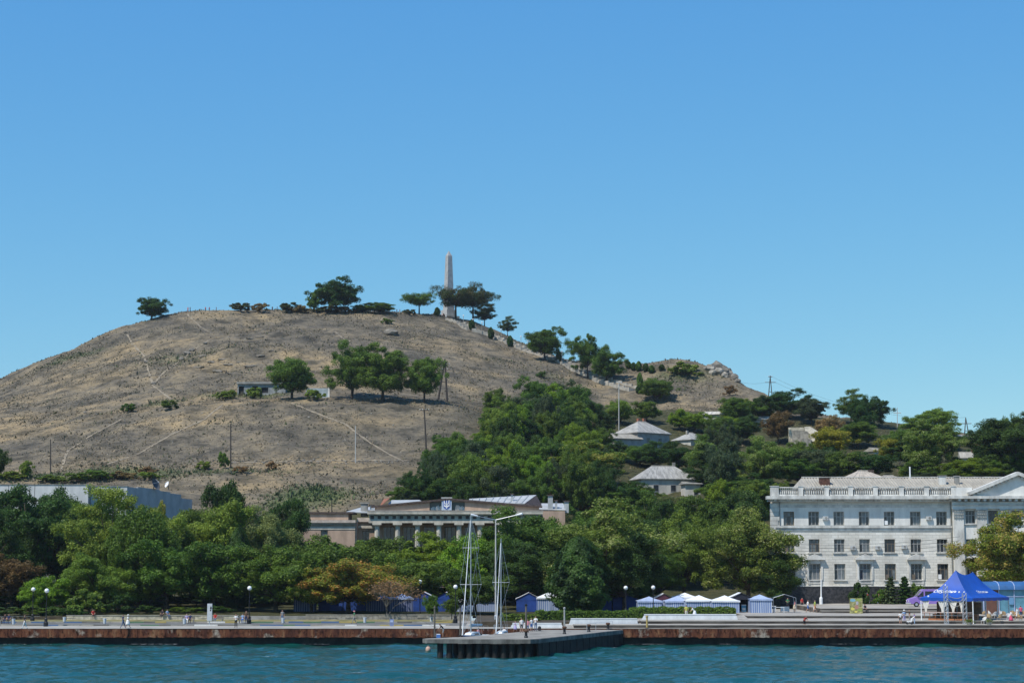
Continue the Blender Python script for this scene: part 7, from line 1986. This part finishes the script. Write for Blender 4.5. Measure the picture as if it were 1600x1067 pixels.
for i in range(6):
    MB().box(xs_[i] + .06, xs_[i + 1] - .06, Yp + .1, Yp + .2, T2 - .2, z0_ - .02).build('wall_panel', pc[i], pv)
    MB().box(xs_[i] - .06, xs_[i] + .06, Yp - .02, Yp + .25, T2 - .2, z0_ - .01).build('mullion', T_PALE, pv)
    MB().box(xs_[i] + .061, xs_[i + 1] - .061, Yp + .02, Yp + .098, z0_ - .95, z0_ - .85).build('transom', T_PALE, pv)
MB().box(XA, XB, Yp + .3, Yp + 4, T2 - .2, z0_ - .05).build('interior', mat('pav_inside', (.06, .09, .11), .8), pv)
MB().box(P(1577, 940, Yp).x, P(1584, 940, Yp).x, Yp - .08, Yp + .09, P(1580, 944, Yp).z, P(1580, 933, Yp).z).build('notice', plain('notice_blue', (.14, .30, .48)), pv)
# cafe chairs and tables
WICK = mat('wicker', (.42, .29, .15), .8, .25, 6)
PLW = plain('plastic_white', (.68, .67, .64), .5)
def chair_proto(m, name, label):
    k = thing(name, (0, 0, 0), label, 'chair', 'cafe chairs right of the blue tent')
    MB().box(-.24, .24, -.24, .24, .41, .46).build('seat', m, k, local=True)
    b = MB(); n = 9; v = []
    for i in range(n):
        t = math.pi * (i / (n - 1)); x_, y_ = .28 * math.cos(t), .05 + .24 * math.sin(t); zt_ = .66 + .24 * math.sin(t)
        v += [(x_, y_, .44), (x_, y_, zt_), (x_ * 1.12, y_ * 1.12, zt_ + .01), (x_ * 1.1, y_ * 1.1, .44)]
    for i in range(n - 1):
        for a_, c_ in ((0, 1), (1, 2), (2, 3)): b.f.append((4 * i + a_, 4 * i + 4 + a_, 4 * i + 4 + c_, 4 * i + c_))
    b.v = v; b.m = [0] * len(b.f); b.build('backrest', m, k, local=True)
    for sx in (-1, 1):
        for sy in (-1, 1): MB().tube((sx * .24, sy * .24, 0), (sx * .2, sy * .2, .42), .022, .022, 5).build('leg', m, k, local=True)
    return k
ch1 = chair_proto(WICK, 'cafe_chair', 'wicker armchair of the cafe terrace'); ch2 = chair_proto(PLW, 'cafe_chair', 'pale armchair of the cafe terrace')
rc = random.Random(3); first = {0: True, 1: True}
for i, (px, py) in enumerate(((1530, 972), (1538, 968.5), (1546, 974), (1554, 970), (1562, 974.2), (1570, 969.5), (1577, 973.5), (1586, 970), (1594, 973.6), (1548, 968.2), (1601, 968.6), (1523, 968.4), (1537, 974.3), (1582, 968.3), (1607, 973), (1566, 968.2))):
    w_ = i % 3 == 0; src = ch2 if w_ else ch1; z_ = T1 if py > 967 else T2
    p = PZ(px, py, T1); p.y = min(max(p.y, 226.6), 229.3) if p.y < 229.6 else p.y
    if p.y > 229.6: p.z = T2
    kk = 1 if w_ else 0
    if first[kk]: src.location = p; src.rotation_euler = (0, 0, rc.uniform(0, 6.28)); first[kk] = False
    else: clone(src, p, rc.uniform(0, 6.28))
for i, (px, py) in enumerate(((1542, 971.5), (1558, 971), (1574, 971.4), (1591, 971))):
    p = PZ(px, py, T1); p.z = T1 if p.y < 229.6 else T2
    k = thing('cafe_table', p, ('first', 'second', 'third', 'fourth')[i] + ' round cafe table counted from the blue tent', 'table', 'round cafe tables')
    MB().lathe((0, 0, .7), [(.4, 0), (.42, .02), (.4, .04)], 14).build('top', PLW, k, local=True); MB().tube((0, 0, 0), (0, 0, .7), .04, .04, 6).build('stem', STEEL, k, local=True); MB().lathe((0, 0, 0), [(.24, 0), (.24, .02), (.05, .05)], 10).build('foot', STEEL, k, local=True)
for i, (px, py) in enumerate(((1518, 976), (1526, 977), (1560, 977.3))):
    p = PZ(px, py, T1); p.y = 226.6 + .1 * i; p.z = T1
    k = thing('planter', p, ('first', 'second', 'third')[i] + ' flower tub on the terrace edge right of the lattice towers', 'planter')
    MB().lathe((0, 0, 0), [(.28, 0), (.38, .3), (.4, .32), (.36, .3)], 12).build('tub', CONC, k, local=True)
    rgp = np.random.default_rng(i); pp2 = rgp.normal(size=(160, 3)) * [.22, .22, .12] + [0, 0, .45]
    link('flowers', quads_to_mesh('flowers', leaves(pp2, rgp.normal(size=(160, 3)) + [0, 0, 1], .1, rgp), rgp.random(160), MATS['leaf_bloom']), k)

# purple van
vz = T4; vY = 263.0; vx0 = P(1418, 930, vY).x
van = thing('van', (vx0 + 2.8, vY, vz), 'purple van with dark windows parked behind the blue cafe tent', 'van')
prof = [(0, .45), (0, .95), (.12, 1.12), (1.05, 1.38), (1.95, 2.38), (2.2, 2.5), (5.4, 2.5), (5.55, 2.3), (5.6, .45)]
VP = mat('van_purple', (.28, .17, .50), .3, .06, 1, spec=.6)
b = MB(); b.xz([(vx0 + x_, vz + z_) for x_, z_ in prof], vY - .95, vY + .95); body_ = b.build('body', VP, van)
def vquad(pp_, nm, m, y_=None): return MB().add([(vx0 + x_, (vY - .955) if y_ is None else y_, vz + z_) for x_, z_ in pp_], [tuple(range(len(pp_)))]).build(nm, m, van)
vquad([(1.25, 1.45), (2.1, 1.45), (2.1, 2.2), (1.95, 2.2)], 'cab_window', GLASS); vquad([(2.3, 1.45), (3.5, 1.45), (3.5, 2.22), (2.3, 2.22)], 'side_window', GLASS); vquad([(3.65, 1.45), (5.3, 1.45), (5.3, 2.22), (3.65, 2.22)], 'side_window', GLASS)
MB().add([(vx0 + 1.12, vY - .8, vz + 1.475), (vx0 + 1.12, vY + .8, vz + 1.475), (vx0 + 1.88, vY + .75, vz + 2.315), (vx0 + 1.88, vY - .75, vz + 2.315)], [(0, 3, 2, 1)]).build('windscreen', GLASS, van)
for x_ in (1.05, 4.6):
    w_ = MB().tube((vx0 + x_, vY - .99, vz + .36), (vx0 + x_, vY - .7, vz + .36), .36, .36, 18).build('wheel', plain('tyre', (.015, .015, .015), .8), van)
    MB().tube((vx0 + x_, vY - 1.0, vz + .36), (vx0 + x_, vY - .985, vz + .36), .2, .2, 14).build('rim', STEEL, w_)
MB().box(vx0 - .08, vx0 + .25, vY - .97, vY + .97, vz + .4, vz + .62).build('bumper', plain('bumper_grey', (.45, .45, .46)), van)
for s in (-1, 1): MB().box(vx0 - .02, vx0 + .3, vY + s * .75 - .18, vY + s * .75 + .2, vz + .75, vz + .96).build('headlight', WHITE, van)
MB().box(vx0 + 1.2, vx0 + 1.35, vY - 1.15, vY - .96, vz + 1.45, vz + 1.65).build('wing_mirror', BLACK, van)
vquad([(2.6, .9), (5.2, .9), (5.2, 1.1), (2.6, 1.1)], 'pale_band', plain('van_band', (.55, .50, .66)))

# picture board on the steps
p = PZ(1338, 958, T3)
pb_ = thing('picture_board', p, 'painted cut-out board with a yellow meadow scene standing on the steps', 'board')
hw, hh_ = 10 / S(p.y), 23.5 / S(p.y)
MB().box(-hw, hw, 0, .06, 0, hh_).build('panel', mat('meadow_paint', (.26, .28, .07), .7, .5, 3.2, col2=(.46, .42, .20)), pb_, local=True)
def blobp(cx, cz, rx, rz_, m, dy): MB().xz([(cx + rx * math.cos(t * .5236) * (1 + .12 * math.sin(3 * t)), cz + rz_ * math.sin(t * .5236)) for t in range(12)], -dy, -.001).build('painted_patch', m, pb_, local=True)
blobp(-.45, hh_ * .86, .38, .2, plain('paint_sky', (.20, .42, .50)), .006); blobp(.35, hh_ * .88, .4, .18, plain('paint_leaf', (.30, .36, .08)), .007); blobp(.05, hh_ * .42, .28, .3, plain('paint_rose', (.42, .22, .16)), .008)
blobp(.15, hh_ * .68, .17, .26, plain('paint_grey', (.45, .42, .44)), .009); blobp(-.5, hh_ * .3, .25, .2, plain('paint_gold', (.66, .58, .12)), .010); blobp(.5, hh_ * .22, .3, .16, MATS['paint_leaf'], .011); blobp(-.05, hh_ * .12, .2, .14, MATS['paint_gold'], .012)
for s in (-1, 1): MB().tube((s * hw * .8, .05, hh_ * .8), (s * hw * .8, .9, 0), .03, .03, 5).build('prop', WOODD, pb_, local=True)

# sign boards, bins, benches on the promenade
p = PZ(327.3, 976, QZ + .01); k = thing('sign_board', p, 'tall white sign board with a dark mark on the left promenade', 'sign')
MB().tube((0, 0, 0), (0, 0, .6), .06, .06, 8).build('post', STEEL, k, local=True); MB().box(-.31, .31, -.12, .12, .55, 2.75).build('board', plain('board_grey_white', (.5, .52, .53)), k, local=True)
MB().xz([(.05, 2.1), (.2, 2.0), (.28, 2.2), (.2, 2.42), (.1, 2.38)], -.13, -.121).build('mark', BLACK, k, local=True); MB().xz([(.02, 1.82), (.18, 1.78), (.22, 1.98), (.08, 2.02)], -.13, -.121).build('mark', BLACK, k, local=True)
p = PZ(612, 978.5, QZ + .01); k = thing('notice_sign', p, 'small blue notice board at the foot of the half bare shrub', 'sign')
MB().box(-.26, .26, -.04, .04, .1, .95).build('board', plain('notice_dull_blue', (.16, .20, .34)), k, local=True); MB().box(-.03, .03, .05, .1, 0, .9).build('post', STEEL, k, local=True); MB().box(-.18, .18, -.05, -.041, .55, .8).build('text_panel', T_PALE, k, local=True)
for i, (px, py, lb_) in enumerate(((21, 975.5, 'beside the seated pair at the far left'), (100.5, 972.5, 'at the start of the low pale wall'), (163.5, 974.5, 'left of the strolling couple'), (288, 975, 'beside the seated man under the trees'), (442, 973.8, 'below the wide shady tree'), (570, 973, 'beside the person in green'), (674, 972, 'behind the fishing man'))):
    p = PZ(px, py, QZ + .01); k = thing('litter_bin', p, 'small whitish litter bin ' + lb_, 'bin', 'litter bins of the promenade')
    MB().lathe((0, 0, 0), [(.17, .06), (.22, .7), (.24, .72), (.24, .76), (.2, .74)], 10).build('bucket', plain('bin_white', (.55, .58, .60)), k, local=True); MB().lathe((0, 0, 0), [(.12, 0), (.12, .06), (.06, .07)], 8).build('foot', CONC_D, k, local=True)
def bench(label, p, rz=0):
    k = thing('bench', p, label, 'bench', 'park benches', rz)
    for i in range(4): MB().box(-.85, .85, -.2 + i * .11, -.11 + i * .11, .42, .46).build('slat', WOODD, k, local=True)
    for i in range(3): MB().box(-.85, .85, .26, .30, .55 + i * .12, .64 + i * .12).build('slat', WOODD, k, local=True)
    for s in (-1, 1): MB().box(s * .7 - .05, s * .7 + .05, -.2, .26, 0, .42).build('leg', CONC_D, k, local=True); MB().box(s * .7 - .04, s * .7 + .04, .22, .259, .42, .92).build('back_post', CONC_D, k, local=True)
bz = QZ + .28
benches = [('bench with the dark seated pair at the far left', PZ(10, 974, QZ + .01), (0)), ('bench behind the white litter bin under the trees', PZ(294, 973.5, QZ + .01), 0), ('bench behind the man in the white shirt', PZ(382, 973, QZ + .01), 0), ('bench behind the white sign board', PZ(339, 972, QZ + .01), 0)]
for lb_, p, r_ in benches: bench(lb_, p, r_)
# ------------------------------------------------------------------ who is there
q = QZ + .036
def at(px, py, z): return PZ(px, py, z)
L_, R_, F_, B2 = -math.pi / 2, math.pi / 2, 0.0, math.pi     # facing left, right, to the camera, away
person('person in black top and white trousers walking left on the quay', at(38.5, 982.5, q), 'walk', 'black', 'white', L_)
person('person in navy top and jeans walking beside the one in white', at(192, 981.5, q), 'walk', 'navy', 'jeans', R_)
person('person in white dress and white hat on the left promenade', at(199.5, 981, q), 'walk', 'white', 'white', R_, 'dress', 1.66, hat='white')
person('man in white shirt and black trousers standing on the left quay', at(368.5, 980.5, q), 'arms', 'white', 'black', F_)
person('person in green with a pink hat behind the kerb, under the orange tree', at(553.5, 974.5, q), 'walk', 'green', 'grey', L_, hat='pink')
person('left one of two dark figures sitting at the far left', PZ(7.5, 974, q), 'sit', 'dark', 'navy')
person('right one of two dark figures sitting at the far left', PZ(13.5, 974, q), 'sit', 'navy', 'dark', hair='brown')
person('person in dark red sitting on the low pale wall', Vector((P(146, 960, 255.9).x, 255.7, 2.30)), 'sit', 'red', 'dark', .5)
person('person in light blue shirt sitting on the low wall right of the weeping tree', Vector((P(262, 960, 255.9).x, 255.7, 2.30)), 'sit', 'sky', 'jeans', .8)
person('dark figure beside the one in light blue on the low wall', Vector((P(254, 960, 255.9).x, 255.7, 2.30)), 'sit', 'dark', 'dark', -.3)
person('person in lilac sitting on the bench by the litter bin', PZ(291.5, 973.5, q), 'sit', 'lilac', 'white', .2, hair='grey')
person('person in navy sitting on the bench by the litter bin', PZ(297, 973.5, q), 'sit', 'navy', 'dark')
person('person in reddish top sitting behind the white sign board', PZ(336, 972, q), 'sit', 'red', 'jeans')
person('person in pale blue sitting behind the man in the white shirt', PZ(379, 973, q), 'sit', 'sky', 'blue')
person('person in rust top standing by the globe lamp behind the man in white', PZ(384.5, 974, q), 'stand', 'brown', 'navy')
person('person in grey standing beside a litter bin under the wide tree', PZ(441, 972.5, q), 'stand', 'grey', 'jeans')
# pier
z = 1.869
person('fisherman in black bending over at the left end of the pier', at(691.5, 995.8, z), 'bend', 'black', 'grey', L_, 'shorts', tan=True)
k = thing('fishing_bag', at(685, 996, z), 'blue bag with white top beside the fisherman', 'bag'); MB().box(-.22, .22, -.15, .15, 0, .36).build('body', cl('blue'), k, local=True); MB().box(-.2, .2, -.13, .13, .361, .43).build('flap', WHITE, k, local=True)
MB().path([(-.15, 0, .4), (-.1, 0, .62), (.1, 0, .62), (.15, 0, .4)], .015, 4).build('strap', BLACK, k, local=True)
fr_ = tag(MB().tube(at(691, 995.8, z) + Vector((-.5, -.1, 1.0)), at(691, 995.8, z) + Vector((-2.6, -1.8, 2.1)), .014, .006, 5).build('fishing_rod', BLACK), 'thin fishing rod held out over the water', 'fishing rod')
person('child in a lilac dress on the pier', at(805, 987, z), 'walk', 'lilac', 'lilac', R_, 'dress', 1.3, 'blond')
person('person in white T-shirt and black shorts on the pier', at(815, 988, z), 'stand', 'white', 'black', .2, 'shorts')
person('bare-armed person in red top behind the pier post', at(824.5, 988.5, z), 'stand', 'pink', 'jeans', -.4, 'shorts', 1.62, 'brown', tan=True)
person('person in blue shorts between the pier group', at(830.5, 986, z), 'stand', 'white', 'blue', .6, 'shorts', 1.6)
person('man in white shirt and jeans with arms folded on the pier', at(837, 985.5, z), 'arms', 'white', 'jeans', -.5, h=1.8)
k = thing('backpack', at(843, 984.5, z), 'black backpack standing behind the man with folded arms', 'bag'); MB().lathe((0, 0, 0), [(.16, 0), (.2, .1), (.19, .4), (.1, .52)], 10).build('body', BLACK, k, local=True, smooth=True); MB().box(-.1, .1, -.24, -.18, .08, .3).build('pocket', cl('dark'), k, local=True)
person('person in white sitting in the second sailing boat', Vector((-.95, 219.4, 1.12)), 'sit', 'white', 'black', -.4)
person('person in pink crouched in the first sailing boat', Vector((-3.95, 217.2, 1.12)), 'sit', 'pink', 'black', .9, tan=True)
# right terraces
person('person in yellow green shirt and white trousers before the highest white wall', at(1072.5, 966, T2), 'stand', 'yellow', 'cream', B2, h=1.78)
person('person in white top leaning at the hedge', Vector((P(1084, 950, 236.4).x, 236.4, 2.9)), 'bend', 'white', 'white', L_, 'dress', 1.68)
person('boy in red shirt and black shorts at the quay edge', at(1257.5, 980.6, q), 'bend', 'red', 'black', .6, 'shorts', 1.62)
person('woman in beige skirt at the market stall', at(1171, 955.5, T3), 'arms', 'beige', 'beige', R_, 'dress', 1.66, 'brown')
person('man in white shirt at the market stall', at(1181.5, 955.5, T3), 'arms', 'white', 'cream', L_, h=1.8)
person('person in green behind the sales tables', at(1231, 951.5, T3), 'arms', 'green', 'dark', 0)
person('person in pale pink at the sales tables', at(1242, 956, T3), 'stand', 'pink', 'beige', L_, 'dress', 1.7, 'brown')
person('dark figure standing behind the stall frame', at(1253.5, 951, T3), 'stand', 'red', 'dark', .3)
person('person in white top and blue shorts walking past the stalls', at(1262.5, 956.5, T3), 'walk', 'white', 'blue', R_, 'shorts', 1.75)
person('person in lime top and orange shorts walking past the stalls', at(1273.5, 956.5, T3), 'walk', 'lime', 'orange', R_, 'shorts', 1.72, 'blond', bag='white')
person('left one of the pair on the plaza behind the picture board', at(1350.5, 943, T4), 'walk', 'lime', 'sky', R_, 'long', 1.72, 'blond')
person('person in red top and white hat on the plaza behind the picture board', at(1356, 943, T4), 'walk', 'red', 'white', R_, 'long', 1.7, hat='white')
person('person in pink top carrying a white bag on the plaza', at(1374, 942.5, T4), 'walk', 'pink', 'sky', L_, 'long', 1.7, 'blond', bag='white')
person('person in dark trousers walking behind the one with the white bag', at(1378.5, 942.5, T4), 'walk', 'orange', 'navy', R_, 'long', 1.7)
person('person in pale pink walking in front of the purple van', at(1412.5, 942, T4), 'walk', 'pink', 'grey', L_, 'shorts', 1.7, 'brown')
person('dark figure sitting on the step right of the picture board', Vector((P(1352, 955, 252.9).x, 252.95, T3)), 'sit', 'dark', 'black', .6)
person('child in white top and black shorts beside the cafe tent', at(1407, 974.5, T1), 'stand', 'white', 'black', B2, 'shorts', 1.5)
person('person in light blue with a white cap in the group by the cafe tent', at(1413, 973.8, T1), 'arms', 'sky', 'lilac', .4, 'long', 1.72, hat='white')
person('person in dark grey in the group by the cafe tent', at(1421.5, 972.5, T1), 'stand', 'dark', 'grey', L_, 'long', 1.7)
person('child in purple beside the cafe tent leg', at(1429, 974.5, T1), 'stand', 'purple', 'sky', L_, 'long', 1.35, 'brown')
k = thing('pushchair', at(1421, 975, T1), 'pale pushchair in front of the group by the cafe tent', 'pushchair')
MB().xz([(-.3, .3), (.25, .3), (.35, .75), (.28, .78), (.2, .42), (-.28, .4)], -.2, .2).build('seat', cl('white'), k, local=True); MB().tube((.32, -.2, .7), (.62, -.2, 1.0), .015, .015, 5).tube((.32, .2, .7), (.62, .2, 1.0), .015, .015, 5).tube((.62, -.2, 1.0), (.62, .2, 1.0), .018, .018, 5).build('handle', STEEL, k, local=True)
for x_ in (-.28, .28):
    for y_ in (-.22, .22): MB().tube((x_, y_ - .02, .1), (x_, y_ + .02, .1), .1, .1, 10).build('wheel', BLACK, k, local=True)
    MB().tube((x_, -.2, .1), (0, -.2, .4), .012, .012, 4).tube((x_, .2, .1), (0, .2, .4), .012, .012, 4).build('frame', STEEL, k, local=True)
person('woman in white top and red skirt among the cafe chairs', at(1580, 974, T1), 'stand', 'white', 'hotpink', R_, 'dress', 1.68, 'brown')
person('person in hot pink shirt at the right edge of the cafe terrace', Vector((P(1595, 955, 236).x, 236, T2)), 'stand', 'hotpink', 'navy', B2, 'shorts', 1.78)
person('person in white walking behind the red skirt at the right edge', Vector((P(1589, 955, 232).x, 232, T2)), 'walk', 'white', 'white', L_, 'shorts', 1.6, 'blond')
# figures on the hilltop
for i, (px, py, t_, b_) in enumerate(((293.5, 487, 'pink', 'red'), (297, 487, 'black', 'dark'), (321, 487, 'red', 'dark'), (327, 487, 'hotpink', 'grey'), (338, 487, 'navy', 'dark'), (425.5, 486, 'dark', 'navy'), (433, 486, 'brown', 'brown'), (533.5, 489, 'white', 'grey'), (538, 489, 'white', 'white'), (620, 490, 'navy', 'jeans'), (624.5, 490, 'sky', 'beige'), (692, 497, 'pink', 'dark'), (697, 499, 'white', 'grey'))):
    person('tiny figure in %s standing on the hill crest, %s figure from the left' % (t_, ('first', 'second', 'third', 'fourth', 'fifth', 'sixth', 'seventh', 'eighth', 'ninth', 'tenth', 'eleventh', 'twelfth', 'last')[i]), G(px, py), 'stand', t_, b_, i * 1.3, group='people on the hill crest')

# ------------------------------------------------------------------ summer haze between the viewer and the hill
hm = bpy.data.materials.new('haze_air'); hm.use_nodes = True
hn = hm.node_tree.nodes; hn.clear()
ho = hn.new('ShaderNodeOutputMaterial'); hv = hn.new('ShaderNodeVolumePrincipled')
hv.inputs['Color'].default_value = (.80, .88, 1.0, 1); hv.inputs['Density'].default_value = .00005; hv.inputs['Anisotropy'].default_value = 0
hm.node_tree.links.new(hv.outputs[0], ho.inputs['Volume'])
hzb = MB().box(-1600, 1600, -950, 900, -8, 135).build('haze', hm); hzb['kind'] = 'stuff'
